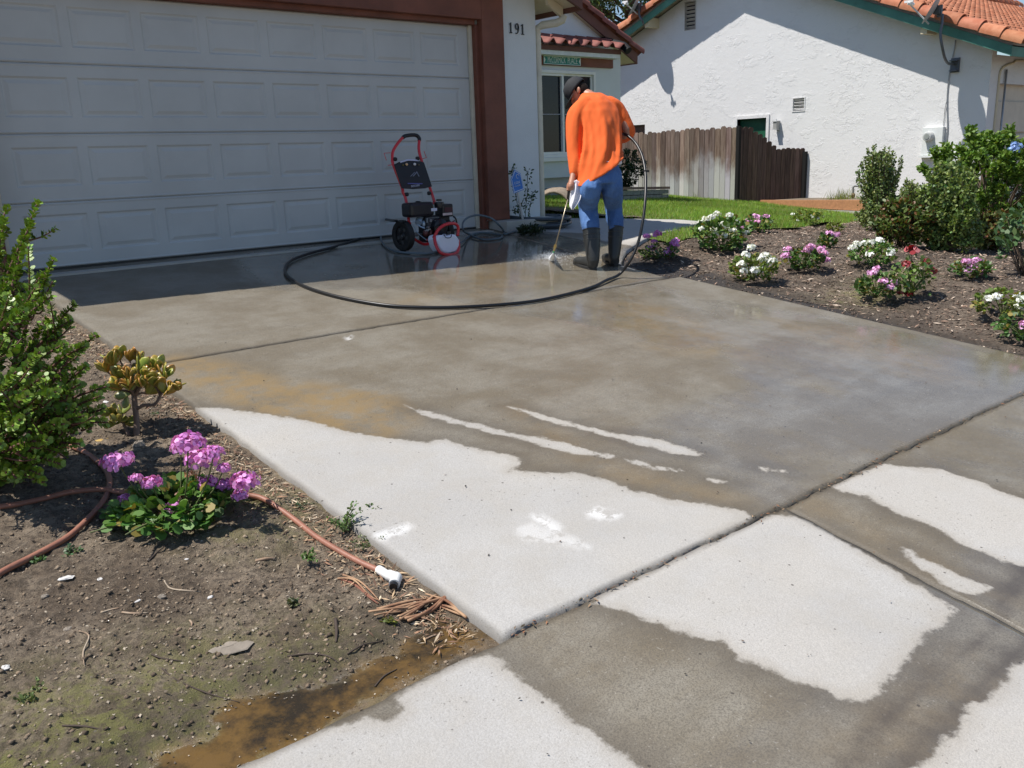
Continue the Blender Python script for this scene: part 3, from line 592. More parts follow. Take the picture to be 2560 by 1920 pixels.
# bay gable roof
b = MB(); x0 = g0[0]-1.3; x1 = g1[0]; xt = x1+.06
b.prism([(x0, YR_, zt(x0)-.02), (x1, YR_, g1[2]), (x1, YR_, g1[2]+.19), (x0, YR_, zt(x0)+.17)], (0, .035, 0)); b.box((x1-.035, YR_+.036, g1[2]), (x1, 11.5, g1[2]+.17))
bf = MB(); bf.add([(x0, YR_+.04, zt(x0)+.01), (x1-.036, YR_+.04, g1[2]+.02), (x1-.036, 11.5, g1[2]+.02), (x0, 11.5, zt(x0)+.01), (x0, YR_+.04, zt(x0)+.13), (x1-.036, YR_+.04, g1[2]+.14), (x1-.036, 11.5, g1[2]+.14), (x0, 11.5, zt(x0)+.13)], [(0, 3, 2, 1), (4, 5, 6, 7), (0, 1, 5, 4), (1, 2, 6, 5), (2, 3, 7, 6), (3, 0, 4, 7)])
roof2 = bf.build('roof', M_SOFFIT, H1); b.build('fascia', M_BROWN2, roof2)
u2 = np.array([-1, 0, sg]); u2 /= np.linalg.norm(u2)
tile_roof('roof_tiles', (x1+.05, YR_-.02, g1[2]+.17), (0, 1, 0), u2, 7.8, 3.2, M_TILE1V, roof2); barrels('rake_tiles', (x1+.07, YR_+.03, g1[2]+.195), (x0, YR_+.03, zt(x0)+.20), .11, 8, M_TILE1V, roof2)
# bay under the little tiled awning
YB = YW-.28; bx1 = onY(1528, 160, YB)[0]; bz0 = onY(1352, 446, YB)[2]; bz1 = onY(1440, 134, YB)[2]
wz = [onY(1347, 178, YB), onY(1482, 393, YB)]
winL, winR = onY(1325, 300, YB)[0], onY(1488, 300, YB)[0]; wzt, wzb = onY(1400, 176, YB)[2], onY(1400, 393, YB)[2]
bw = MB(); bw.box((1.0, YB, bz0), (bx1, YW, wzb)); bw.box((winR, YB, wzb), (bx1, YW, wzt)); bw.box((1.0, YB, wzt), (bx1, YW, bz1+.05)); bw.build('bay_wall', M_STUCCO1, H1)
hz0, hz1 = onY(1440, 166, YB-.05)[2], onY(1440, 142, YB-.05)[2]
hx0 = onY(1315, 150, YB)[0]; MB().box((hx0, YB-.05, hz0), (bx1+.0, YB-.002, hz1)).build('header_board', M_BROWN, H1)
gz0, gz1 = onY(1440, 142, YB-.16)[2], onY(1440, 131, YB-.16)[2]
MB().box((hx0, YB-.24, gz0+.004), (bx1-.0, YB-.052, gz1)).build('gutter', pm('blue_white_trim', (.68, .72, .72), .6), H1)
MB().box((hx0, YB-.26, gz1+.002), (bx1, YB-.0, gz1+.085)).build('awning_fascia', M_BROWN2, H1)
az = onY(1420, 96, YB+.25)[2]; au = np.array([0, .62, az-gz1-.1]); aL = np.linalg.norm(au); au /= aL
tile_roof('awning_tiles', (hx0, YB-.36, gz1+.10), (1, 0, 0), au, bx1-hx0+.02, .70, M_TILE1V, H1, pitch=.30, course=.35, amp=.045, lift=.035)
eb = MB(); eb.tube([(bx1+.03, YB-.42, gz1+.05), (bx1+.03, YB-.30, gz1+.15), (bx1+.03, YB+.25, gz1+.15+.5*au[2]/au[1])], .075, 12); eb.build('edge_tile', M_TILE1V, H1, smooth=True, auto=50)
# window
wf = MB(); t = .05
def frm(m_, a, b, c, d, t, y0, y1):
    m_.box((a, y0, c), (b, y1, c+t)); m_.box((a, y0, d-t), (b, y1, d)); m_.box((a, y0, c+t), (a+t, y1, d-t)); m_.box((b-t, y0, c+t), (b, y1, d-t))
frm(wf, winL, winR, wzb, wzt, .055, YB-.03, YB+.09)
mx = onY(1408, 300, YB)[0]
frm(wf, winL+.055, mx+.02, wzb+.055, wzt-.055, .045, YB-.01, YB+.05); frm(wf, mx+.02, winR-.055, wzb+.055, wzt-.055, .035, YB+.02, YB+.07)
wd = wf.build('window', M_WHITE, H1, bevel=.004)
MB().box((winL+.05, YB+.045, wzb+.05), (winR-.05, YB+.05, wzt-.05)).build('pane', M_GLASSDK, wd)
bl = MB()
for z in np.arange(wzb+.1, wzt-.06, .045): bl.cbox(((mx+winR)/2, YB+.085, z), (winR-mx-.14, .022, .003), rx=.7)
bl.cbox(((mx+winR)/2-.0, YB+.018, wzb+(wzt-wzb)*.5), (winR-mx-.1, .012, .018)); bl.cbox(((winL+mx)/2-.0, YB+.018, wzb+(wzt-wzb)*.5), (mx-winL-.1, .012, .014))
bl.build('blind', pm('blind_grey', (.35, .36, .42), .6), wd)
MB().box((winL-.02, YB-.06, wzb-.07), (winR+.04, YB-.002, wzb-.002)).build('window_sill', M_WHITE, H1)
MB().box((.92, YB+.1, -.42), (WXR-.02, YW-.002, .22)).build('plinth', pm('grey_plinth', (.32, .33, .31), .9, .1, 5, .2), H1)  # raised block below the bay, greyer than the stucco
# street name sign on the header board
sg_ = empty('street_sign', (0, 0, 0)); tag(sg_, 'green street name plate fixed on the brown board above the window', 'sign')
yS = YB-.056; p0, p1 = onY(1358, 138, yS), onY(1451, 163.5, yS); zc0, zc1 = onY(1358, 160, yS)[2], p0[2]; sc = Vector(((p0[0]+p1[0])/2, yS, (zc0+zc1)/2)); sw = p1[0]-p0[0]; sh = abs(zc1-zc0)
sg_.location = sc
MB().box((-sw/2, -.008, -sh/2), (sw/2, 0, sh/2)).build('plate', pm('sign_green', (.0, .19, .16), .35), sg_, bevel=.003)
wm_ = pm('sign_white', (.72, .78, .78), .4); fr = MB(); t = .008
frm(fr, -sw/2+.004, sw/2-.004, -sh/2+.004, sh/2-.004, t, -.0105, -.0085)
for sx in (-1, 1):
    fr.prism([(sx*(sw/2-.012), -.0105, sh*.36), (sx*(sw/2-.045), -.0105, 0), (sx*(sw/2-.012), -.0105, -sh*.36)], (0, .002, 0))
fr.build('border', wm_, sg_)
tA = text_mesh('McCORMICK', sh*1.0, (-sw*.155, -.0088, 0), RFACE, wm_, 'lettering', sg_, sx=.36*sw/sh/ (5*.66), ext=.0015); tB = text_mesh('PLACE', sh*1.0, (sw*.275, -.0088, 0), RFACE, wm_, 'lettering', sg_, sx=.36*sw/sh/(5*.66), ext=.0015)
def fitw(o, w):
    xs = [v.co.x for v in o.data.vertices]; W0 = max(xs)-min(xs); M0 = o.matrix_basis.copy(); l = M0.translation.copy(); R = RFACE.to_4x4(); o.matrix_basis = Matrix.Translation(l) @ R @ Matrix.Diagonal((w/W0, 1, 1, 1))
fitw(tA, sw*.475); fitw(tB, sw*.265)
# house number 191, serif figures
hn = empty('house_number', (0, 0, 0)); tag(hn, 'black metal house number 191 on the pale pillar beside the garage', 'house number'); M_IRON = pm('black_iron', (.012, .012, .014), .35)
def digit(ch, px, py, hpx, wpx):
    c = onY(px, py, YF-.008); s = hpx*depth(c)/2200.; w = s*wpx; m_ = MB(); P = lambda a, b: (c[0]+a*w, c[1], c[2]+b*s)
    if ch == '1':
        for poly in ([(-.16, -.5), (.16, -.5), (.16, .5), (-.02, .5), (-.42, .36), (-.42, .30), (-.16, .34)], [(-.42, -.5), (.44, -.5), (.44, -.44), (.16, -.42), (-.16, -.42), (-.42, -.44)]):
            m_.prism([P(a, b) for a, b in poly], (0, -.008, 0))
    else:
        def arc(cx, cy, rx, ry, a0, a1, th0, th1, n=22):
            o = []; i = []
            for k in range(n+1):
                t = rad(a0+(a1-a0)*k/n); th = th0+(th1-th0)*abs(math.cos(t))
                o.append((cx+rx*math.cos(t), cy+ry*math.sin(t))); i.append((cx+(rx-th)*math.cos(t), cy+(ry-th*.45)*math.sin(t)))
            for k in range(n): m_.prism([P(*o[k]), P(*o[k+1]), P(*i[k+1]), P(*i[k])], (0, -.008, 0))
        arc(0, .19, .5, .31, 0, 360, .12, .30); arc(-.15, .10, .65, .60, -85, 12, .08, .28)
        m_.prism([P(-.42, -.5), P(-.1, -.5), P(-.1, -.42), P(-.36, -.40)], (0, -.008, 0))
    return m_.build('digit', M_IRON, hn)
digit('1', 1276.5, 69.5, 25, .42); digit('9', 1292, 71.5, 25, .52); digit('1', 1306, 73.5, 25, .42)

# ------------------------------------------------ house two (neighbour's gabled side wall)
H2 = empty('house', (0, 0, 0)); tag(H2, 'white stucco neighbouring house with long gable wall, green fascia and orange tiles', 'house')
XW = 11.25; Y0, Y1, YP = -1.12, 10.42, 4.65; XE = 10.8; ZE, ZP = 2.25, 4.79; m2 = (ZP-ZE)/(YP+1.63)
zf2 = lambda y: ZP-m2*abs(y-YP)
# openings in the wall: vent2, door, window2, upper vent -> wall built as strips round the openings
dL, dR, dT = 4.44, 3.65, 1.49; v1 = onX(1710, 5, XW); vb = onX(1740, 74, XW)
ops = [(3.65, 4.44, -.8, 1.49), (7.3, 8.0, -.8, onX(1600, 312, XW)[2]), (onX(2013, 260, XW)[1], onX(1981, 260, XW)[1], onX(2000, 279, XW)[2], onX(2000, 243, XW)[2]), (onX(1740, 40, XW)[1], onX(1712, 40, XW)[1], onX(1726, 75, XW)[2], onX(1726, 3, XW)[2])]
ys = sorted({Y0, Y1, YP} | {o[0] for o in ops} | {o[1] for o in ops}); wl = MB()
for a, c in zip(ys, ys[1:]):
    mid = (a+c)/2; cuts = sorted([(o[2], o[3]) for o in ops if o[0] < mid < o[1]]); z = -1.2
    tz = lambda y: zf2(y)+.12
    segs = []
    for (p, q) in cuts:
        if p > z: segs.append((z, p))
        z = q
    for (p, q) in segs: wl.box((XW, a, p), (XW+.2, c, q))
    wl.prism([(XW, a, z), (XW, c, z), (XW, c, tz(c)), (XW, a, tz(a))], (.2, 0, 0))
# front wall round the recessed garage
wl.box((XW+.2, Y0, -1.2), (XW+.42, Y0+.2, 2.35)); wl.box((XW+.42, Y0, 1.85), (24, Y0+.2, 2.35)); wl.box((16.8, Y0, -1.2), (24, Y0+.2, 1.85))
wl.build('wall', M_STUCCO2, H2)
ar = MB(); M_BEIGE = pm('neighbour_door_beige', (.60, .53, .44), .6, .08, 3)
ap = [Vector(onY(x, y, Y0-.02)) for x, y in [(2488, 300), (2497, 215), (2501, 180), (2512, 166), (2535, 157), (2562, 152)]]; ap = [Vector((p.x, Y0-.015, p.z)) for p in ap]; ap.insert(0, Vector((ap[0].x, Y0-.015, -.8))); ap.append(Vector((16.6, Y0-.015, ap[-1].z)))
ar.tube(ap, .022, 8, sm=3); ar.build('arch_trim', M_SOFFIT, H2, smooth=True)
n2 = MB()
for k in range(4): n2.box((XW+.42, Y0+.10, -.9+.62*k), (16.8, Y0+.13, -.3+.62*k-.02))
n2.box((XW+.42, Y0+.15, -1), (16.8, Y0+.18, 1.9)); n2.build('garage_door', M_BEIGE, H2, bevel=.01)
dp = MB(); q = [Vector((XW+.62, Y0-.03, 2.1)), Vector((XW+.62, Y0-.03, -.8))]; dp.tube(q, .02, 8); dp.build('downpipe', M_STEEL, H2, smooth=True)
# roof planes
rf = MB(); XR1 = 27.
for sgn in (-1, 1):
    ye = YP+sgn*6.28; za, zb = ZE+.16, ZP+.16
    rf.add([(XE+.04, ye, za), (XE+.04, YP, zb), (XR1, YP, zb), (XR1, ye, za), (XE+.04, ye, za+.08), (XE+.04, YP, zb+.08), (XR1, YP, zb+.08), (XR1, ye, za+.08)], [(0, 3, 2, 1), (4, 5, 6, 7), (0, 1, 5, 4), (1, 2, 6, 5), (2, 3, 7, 6), (3, 0, 4, 7)])
roof3 = rf.build('roof', pm('roof_deck', (.34, .30, .26), .9), H2)
fb = MB()
for sgn in (-1, 1):
    ye = YP+sgn*6.28; fb.prism([(XE, ye, ZE), (XE, YP, ZP), (XE, YP, ZP+.165), (XE, ye, ZE+.165)], (.038, 0, 0)); fb.box((XE+.04, ye-.0, ZE+.0), (XR1, ye+.04, ZE+.18))
fb.build('fascia', M_GREEN, roof3)
u3 = np.array([0, 1, m2]); u3 /= np.linalg.norm(u3)
tile_roof('roof_tiles', (XE-.02, -1.72, ZE+.235), (1, 0, 0), u3, 15.8, 6.75, M_TILE2, roof3, pitch=.27, course=.38, amp=.045, lift=.035)
tile_roof('roof_tiles', (XE-.02, YP+6.37, ZE+.235), (1, 0, 0), u3*np.array([1, -1, 1]), 15.8, 6.75, M_TILE2, roof3, pitch=.27, course=.38, amp=.045, lift=.035)
barrels('rake_tiles', (XE+.03, -1.80, ZE+.19), (XE+.03, YP, ZP+.24), .15, 17, M_TILE2, roof3); barrels('rake_tiles', (XE+.03, YP+6.45, ZE+.19), (XE+.03, YP, ZP+.24), .15, 17, M_TILE2, roof3)
barrels('ridge_tiles', (XE+.2, YP, ZP+.33), (XR1, YP, ZP+.33), .14, 40, M_TILE2, roof3)
vp = MB(); vp.tube([(20.6, 3.6, 4.4), (20.6, 3.6, 5.05)], .06, 10); vp.build('vent_pipe', pm('pipe_red', (.42, .16, .10), .7), roof3, smooth=True, auto=40)
for y in (6.9, 9.6, 0.0): MB().box((XE+.05, y-.06, zf2(y)-.10), (XW-.002, y+.06, zf2(y)+.12)).build('outlooker', M_SOFFIT, roof3)
# louvred vents
def vent(op, slats, name):
    a, c, z0, z1 = op; m_ = MB(); t = .02
    for (p, q, r, s) in ((a, a+t, z0, z1), (c-t, c, z0, z1), (a+t, c-t, z0, z0+t), (a+t, c-t, z1-t, z1)): m_.box((XW-.012, p, r), (XW+.05, q, s))
    for k in range(slats):
        z = z0+t+(k+.5)*(z1-z0-2*t)/slats; m_.cbox((XW+.03, (a+c)/2, z), (.008, c-a-2*t-.002, .7*(z1-z0)/slats), ry=-.75)
    o = m_.build(name, M_STUCCO2 if slats == 4 else pm('vent_grey', (.42, .40, .37), .7), H2); MB().box((XW+.08, a, z0), (XW+.09, c, z1)).build('backing', M_BLACK, o)
vent(ops[2], 4, 'vent'); vent(ops[3], 7, 'vent')
dg = MB().box((XW+.10, 3.65, -.8), (XW+.14, 4.44, 1.49)).build('side_door', pm('green_door', (.012, .10, .05), .5), H2)
fr = MB(); 
for (p, q, r, s) in ((3.58, 3.65, -.8, 1.56), (4.44, 4.51, -.8, 1.56), (3.65, 4.44, 1.49, 1.56)): fr.box((XW-.03, p, r), (XW+.1, q, s))
fr.build('door_frame', M_STUCCO2, H2)
MB().box((XW+.10, 7.3, -.8), (XW+.14, 8.0, ops[1][3])).build('side_door', pm('brown_side_door', (.10, .05, .035), .6), H2, ).__setitem__('label', 'brown side door')
# ================================================================== YARD OBJECTS
def wood_mat(name, a, b_, c=None, zfade=None):
    m, nt, b = mk(name); n = noise(nt, 3, 6, .7, vec=stretch(nt, (9, 9, .55))); n2 = noise(nt, 10, 5, .7, vec=stretch(nt, (14, 14, .4)), off=3)
    col = mix(nt, ramp(nt, n, .3, .7), a, b_)
    col = mix(nt, ramp(nt, n2, .55, .75, 0, .7), col, (.05, .028, .02))
    if c:
        sx = nt.nodes.new('ShaderNodeSeparateXYZ'); nt.links.new(nt.nodes.new('ShaderNodeTexCoord').outputs['Object'], sx.inputs[0])
        k = mth(nt, 'ADD', mth(nt, 'MULTIPLY', sx.outputs[2], -1.), mth(nt, 'MULTIPLY', mth(nt, 'SUBTRACT', noise(nt, 1.6, 5, .7, vec=stretch(nt, (1, 1, .5))), .5), 1.9))
        col = mix(nt, ramp(nt, k, -.55+zfade, .05+zfade, 0, .85), col, c)
    col = mix(nt, 1.0, col, attr(nt, 'col').outputs['Color'], 'MULTIPLY')
    nt.links.new(col, b.inputs['Base Color']); b.inputs['Roughness'].default_value = .85; bump(nt, b, n2, .5, .006); return m
def picket(m_, p, d, z0, z1, w, th, col):
    """dog-eared board standing at p, running along unit d"""
    d = Vector(d); nn = Vector((-d.y, d.x, 0)); e = w*.28; p = Vector(p); P = lambda a, z: p+d*a+Vector((0, 0, z))
    m_.prism([P(0, z0), P(w, z0), P(w, z1-e*.8), P(w-e, z1), P(e, z1), P(0, z1-e*.8)], nn*th, 0, col)
FC = Vector((9.81, 3.36, 0)); M_FW = wood_mat('weathered_fence_wood', (.10, .060, .045), (.26, .20, .165), (.46, .48, .50), -.45); M_FW2 = wood_mat('dark_fence_wood', (.065, .036, .028), (.17, .11, .085))
F1 = empty('wooden_fence', (9.81, 3.36, -.3)); tag(F1, 'weathered dog-eared board fence with whitish faded lower half beside the lawn', 'fence', 'board fences between the houses')
mm = MB(); y = 3.40
while y < 9.6:
    w = .135*RNG.uniform(.93, 1.07); zt_ = 1.30+.0*y+RNG.uniform(-.03, .03); t = RNG.uniform(.55, 1.25)
    picket(mm, (0, y-3.36, 0), (0, 1, 0), -.12, zt_+.30-.012*(y-3.36), w, .02+RNG.uniform(0, .006), (t, t*RNG.uniform(.92, 1.), t*RNG.uniform(.88, 1.))); y += w+RNG.uniform(.005, .014)
mm.build('boards', M_FW, F1)
rl = MB(); rl.box((.03, .1, .25), (.07, 6.2, .34)); rl.build('rail', M_FW2, F1); rl = MB(); rl.box((.03, .1, 1.15), (.07, 6.2, 1.24)); rl.build('rail', M_FW2, F1)
F2 = empty('wooden_fence', (9.81, 3.36, -.3)); tag(F2, 'dark brown board fence whose top sweeps down to the neighbouring wall', 'fence', 'board fences between the houses')
d2 = Vector((11.22-9.81, 2.60-3.36, 0)); L2 = d2.length; d2.normalize(); mm = MB(); s = 0; pts_ = [(1846, 315), (1876, 319), (1890, 328), (1904, 338), (1918, 346), (1929, 358), (1940, 368), (1952, 371), (1985, 371), (2020, 371)]
prof = []
for (px, py) in pts_:
    v = ray(px, py); A_ = np.array([[v[0], -d2.x], [v[1], -d2.y]]); tt = np.linalg.solve(A_, np.array([9.81-CAM[0], 3.36-CAM[1]])); prof.append((tt[1], CAM[2]+v[2]*tt[0]))
while s < L2-.02:
    w = .105*RNG.uniform(.93, 1.07); zt_ = np.interp(s+w/2, [p[0] for p in prof], [p[1] for p in prof])+RNG.uniform(-.02, .02); t = RNG.uniform(.6, 1.35)
    picket(mm, (d2.x*s, d2.y*s, 0), d2, -.15, zt_+.3, w, .02+RNG.uniform(0, .006), (t, t*RNG.uniform(.9, 1.), t*RNG.uniform(.85, 1.))); s += w+RNG.uniform(.005, .013)
mm.build('boards', M_FW2, F2); pz = MB(); pz.box((-.03, -.03, -.2), (.05, .05, 1.60)); pz.build('post', M_FW, F2); pz = MB(); pz.box((1.34, -.76-.04, -.2), (1.42, -.76+.04, 1.02)); pz.build('post', M_FW2, F2)
# orange board edging of the strip along the neighbour's wall
M_PLANK = pm('orange_plank', (.42, .20, .095), .7, .15, 3, .3, 60, st=(1, 6, 6))
a, b = hit(1889, 513, zlawn), hit(2150, 528, zlawn); a = Vector(a); b = Vector(b); xb = 9.9; a = Vector(onX(1889, 513, 10.3)); b = Vector(onX(2165, 528, 9.3))
t0 = Vector(onX(1889, 500, 10.3)); t1 = Vector(onX(2165, 500, 9.3))
bp = MB(); bp.prism([a, b, Vector((b.x, b.y, t1.z)), Vector((a.x, a.y, t0.z))], (.04, .012, 0)); o = bp.build('plank_edging', M_PLANK, bevel=.004); tag(o, 'long orange board edging standing on the lawn before the white wall', 'edging')
cs = MB(); cs.prism([a+Vector((-.05, -.02, -.14)), b+Vector((-.05, -.02, -.14)), b+Vector((-.05, -.02, -.004)), a+Vector((-.05, -.02, -.035))], (.15, .04, 0)); tag(cs.build('concrete_strip', M_CONC2), 'pale concrete strip under the orange board edging', 'kerb')
so_ = MB(); so_.add([a+Vector((.04, 0, .1)), b+Vector((.04, 0, .16)), Vector((11.25, b.y-.5, b.z+.16)), Vector((11.25, a.y+.3, a.z+.1))], [(0, 1, 2, 3)]); tag(so_.build('planting_strip', M_SOIL0), kind='structure')
# standpipe with tap
sp = empty('standpipe', onX(2126, 500, 10.9)); L0 = Vector(sp.location); P = lambda x, y: Vector(onX(x, y, 10.9))-L0
mm = MB(); mm.tube([P(2133, 505), P(2133, 468), P(2137, 465), P(2154, 465), P(2157, 468), P(2157, 505)], .022, 8); mm.build('pipe', M_STEEL, sp, smooth=True, auto=50)
mm = MB(); mm.ball(P(2133, 489), (.045, .045, .06), 8); mm.cbox(P(2128, 490), (.05, .1, .03)); mm.build('valve', pm('dull_brass', (.18, .13, .07), .5, metal=.6), sp); tag(sp, 'grey bent water standpipe behind the orange board by the white wall', 'pipe')
# wall lamp
wl_ = empty('wall_lamp', onX(1945, 316, XW)); tag(wl_, 'small square lantern mounted beside the green side door', 'lamp')
mm = MB(); mm.box((-.04, -.05, -.02), (0, .05, .12)); mm.box((-.16, -.07, .10), (-.02, .05, .12)); mm.tube([(-.09, -.01, .12), (-.09, -.01, .16)], .015, 6); mm.box((-.155, -.065, -.075), (-.025, .045, -.06)); mm.build('bracket', M_GALV, wl_)
MB().box((-.145, -.055, -.058), (-.035, .035, .098)).build('lantern_glass', pm('lantern_glass', (.35, .35, .33), .25), wl_)
# electricity meter
em = empty('electric_meter', onX(2337, 352, XW)); L0 = Vector(em.location); a = Vector(onX(2313, 319, XW))-L0; b = Vector(onX(2358, 388, XW))-L0; tag(em, 'round grey electricity meter on a white box fixed to the neighbouring wall', 'meter'); M_WBOX = pm('white_box_paint', (.70, .72, .70), .5, .04)
MB().box((-.10, b.y, b.z), (0, a.y, a.z)).build('box', M_WBOX, em, bevel=.008)
MB().box((-.13, b.y-.01, b.z-.035), (0, a.y+.03, b.z-.002)).build('base_flange', M_WBOX, em)
c = Vector(onX(2324, 341, XW-.1))-L0; mm = MB(); mm.lathe([(.0, 0), (.095, 0), (.10, .03), (.09, .05), (.09, .10), (.075, .12), (.0, .125)], c, (-1, 0, 0), 20, cap=False); mm.build('meter_dial', M_GALV, em, smooth=True, auto=40)
mm = MB(); mm.lathe([(.055, .126), (.05, .13), (0, .131)], c, (-1, 0, 0), 16, cap=False); mm.build('dial_glass', pm('meter_glass', (.30, .32, .3), .12), em)
ub = empty('utility_box', onX(2385, 410, XW)); L0 = Vector(ub.location); a = Vector(onX(2356, 386, XW))-L0; b = Vector(onX(2412, 430, XW))-L0; tag(ub, 'low white utility box to the right of the electricity meter', 'utility box'); MB().box((-.12, b.y, b.z-.1), (0, a.y, a.z)).build('box', M_WBOX, ub, bevel=.01); MB().box((-.128, b.y+.03, b.z-.07), (-.121, a.y-.03, a.z-.03)).build('lid', M_WBOX, ub)
# cables
def wall_cable(pts, r, label, mat=None, off=.02):
    P = [Vector(onX(x, y, XW-off)) for x, y in pts]; m_ = MB(); m_.tube(P, r, 6, sm=3); o = m_.build('cable', mat or M_STEEL, smooth=True); tag(o, label, 'cable', 'cables down the neighbouring wall')
wall_cable([(2389, 100), (2385, 125), (2380, 150), (2375, 175), (2371, 205), (2368, 240), (2368, 280), (2369, 320), (2366, 350), (2360, 388), (2357, 405)], .012, 'thick grey cable running from the eave down past the meter box')
wall_cable([(2367, 250), (2362, 275), (2360, 300), (2358, 313), (2366, 320)], .006, 'thin loose cable looping beside the thick one above the meter')
# satellite dishes
def dish(name, lab, C, aim, R, mast, lnb, arm):
    e = empty(name, mast[-1]); L0 = Vector(e.location); C = Vector(C)-L0; aim = Vector(aim).normalized(); tag(e, lab, 'satellite dish', 'satellite dishes'); m_ = MB()
    prof = [(R*t, R*.22*t*t) for t in np.linspace(0, 1, 8)]; prof += [(R*1.015, R*.22+.003), (R, R*.22-.012)]+[(R*t, R*.22*t*t-.012) for t in np.linspace(.95, .02, 6)]
    m_.lathe(prof, C, aim, 28, cap=False); m_.build('reflector', pm('dish_grey', (.36, .38, .40), .45, .06, 4), e, smooth=True, auto=60)
    m_ = MB(); m_.tube([Vector(p)-L0 for p in mast], .025, 10, sm=4); m_.build('mast', M_STEEL2, e, smooth=True)
    m_ = MB(); m_.tube([Vector(arm)-L0, Vector(lnb)-L0], .014, 6); m_.build('feed_arm', M_GALV, e)
    q = Vector(lnb)-L0; m_ = MB(); m_.lathe([(.03, -.02), (.035, .05), (.022, .10)], q, (C-q).normalized(), 12); m_.cbox(q+Vector((0, 0, .03)), (.03, .16, .04)); m_.build('receiver', M_WHITE, e)
    m_ = MB(); m_.cbox(C-aim*.05, (.10, .12, .14)); m_.cbox(C-aim*.09, (.05, .08, .2)); m_.build('clamp', M_STEEL2, e)
    return e, L0
M_STEEL2 = pm('dark_steel', (.12, .13, .145), .45, .1, 6, metal=.5)
X = 10.42; Cd = onX(2338, 22, X-.05)
mp = [onX(2356, 35, X+.02), onX(2355, 60, X), onX(2351, 85, X-.02), onX(2355, 115, X), onX(2362, 145, X+.15), onX(2370, 158, X+.4), onX(2385, 160, XW-.05)]
e, L0 = dish('satellite_dish', 'grey satellite dish on a bent mast near the front corner of the white wall', Cd, (-.42, .80, .50), .30, mp, onX(2272, 8, X-.35), onX(2322, 60, X-.03))
mm = MB(); c = Vector(onX(2388, 163, XW-.02))-L0; mm.cbox(c, (.03, .16, .26)); mm.cbox(c+Vector((-.06, 0, .08)), (.10, .14, .02)); mm.cbox(c+Vector((-.05, 0, -.10)), (.08, .14, .02)); mm.build('wall_bracket', M_STEEL2, e)
X = 10.62; mp = [onX(1597, 22, X), onX(1599, 40, X), onX(1606, 52, X), onX(1609, 62, X+.1)]
e, L0 = dish('satellite_dish', 'dark satellite dish seen edge-on at the far left roof edge', onX(1591, 14, X), (-.62, .62, .48), .29, mp, onX(1563, 8, X-.45), onX(1594, 36, X))
# low block planter by the fence, in the shade
xp = 7.4
pa = Vector(hit(1540, 503, zlawn)); pb = Vector(hit(1672, 496, zlawn)); pt = empty('block_planter', pa); tag(pt, 'low grey block planter wall with brick coping in front of the fence', 'planter')
dv = (pb-pa); Lp = dv.length; dv.normalize(); hh = Vector(at(1672, 466, depth(pb))).z-pb.z; nv = Vector((-dv.y, dv.x, 0))*.14
if nv.dot(Vector(pa)-Vector(CAM)) < 0: nv = -nv
for row in range(2):
    mm = MB(); s = -.2 if row else 0
    while s < Lp:
        e_ = min(s+.39, Lp); h0 = row*hh*.40; h1 = (row+1)*hh*.40-.012; q0 = max(s, 0)
        if e_-q0 > .05: mm.prism([dv*q0+Vector((0, 0, h0-(.1 if row == 0 else 0))), dv*(e_-.012)+Vector((0, 0, h0-(.1 if row == 0 else 0))), dv*(e_-.012)+Vector((0, 0, h1)), dv*q0+Vector((0, 0, h1))], nv)
        s += .40
    mm.build('block_course', pm('planter_block', (.22, .25, .23), .9, .15, 6, .3), pt)
mm = MB(); s = 0
while s < Lp: mm.prism([dv*s+Vector((0, 0, hh*.8))-nv*.2, dv*min(s+.21, Lp)+Vector((0, 0, hh*.8))-nv*.2, dv*min(s+.21, Lp)+Vector((0, 0, hh))-nv*.2, dv*s+Vector((0, 0, hh))-nv*.2], nv*1.3); s += .22
mm.build('coping', pm('planter_brick', (.22, .15, .12), .9, .25, 5, .3), pt)
MB().prism([nv, dv*Lp+nv, dv*Lp+nv*8, nv*8], (0, 0, hh*.72)).build('fill', M_SOIL0, pt)
# curled mat leaning on the grass by the house
mt = MB(); pz = hit(1352, 512, zlawn); q0 = Vector((*pz[:2], zlawn(pz[0], pz[1]))); 
def mpt(u, v):                                      # u along 0..1 (left to right in view), v across the thickness of the arch
    D = depth(q0)-.05+.55*v; x = 1338+88*u; yb = 511-8*u-18*v; return Vector(at(x, yb-(46*math.sin(math.pi*min(1, u*.92+.12))**.8)+6, D))
vs = []; NU, NV = 14, 6
for j in range(NV+1):
    for i in range(NU+1):
        u = i/NU; v = j/NV; w = Vector(at(1334+90*u+18*v*.5, 513-9*u-24*v-(30*math.sin(math.pi*u)**.75)*(1-.45*v)+random.uniform(-.6, .6), depth(q0)+.65*v)); vs.append(w)
fs = [(j*(NU+1)+i, j*(NU+1)+i+1, (j+1)*(NU+1)+i+1, (j+1)*(NU+1)+i) for j in range(NV) for i in range(NU)]
mt.add(vs, fs); o = mt.build('door_mat', pm('coir_mat', (.27, .215, .16), .95, .25, 20, .8, 90), smooth=True); so2 = o.modifiers.new('t', 'SOLIDIFY'); so2.thickness = .03; tag(o, 'curled brown mat arched on the grass beside the house wall', 'mat')
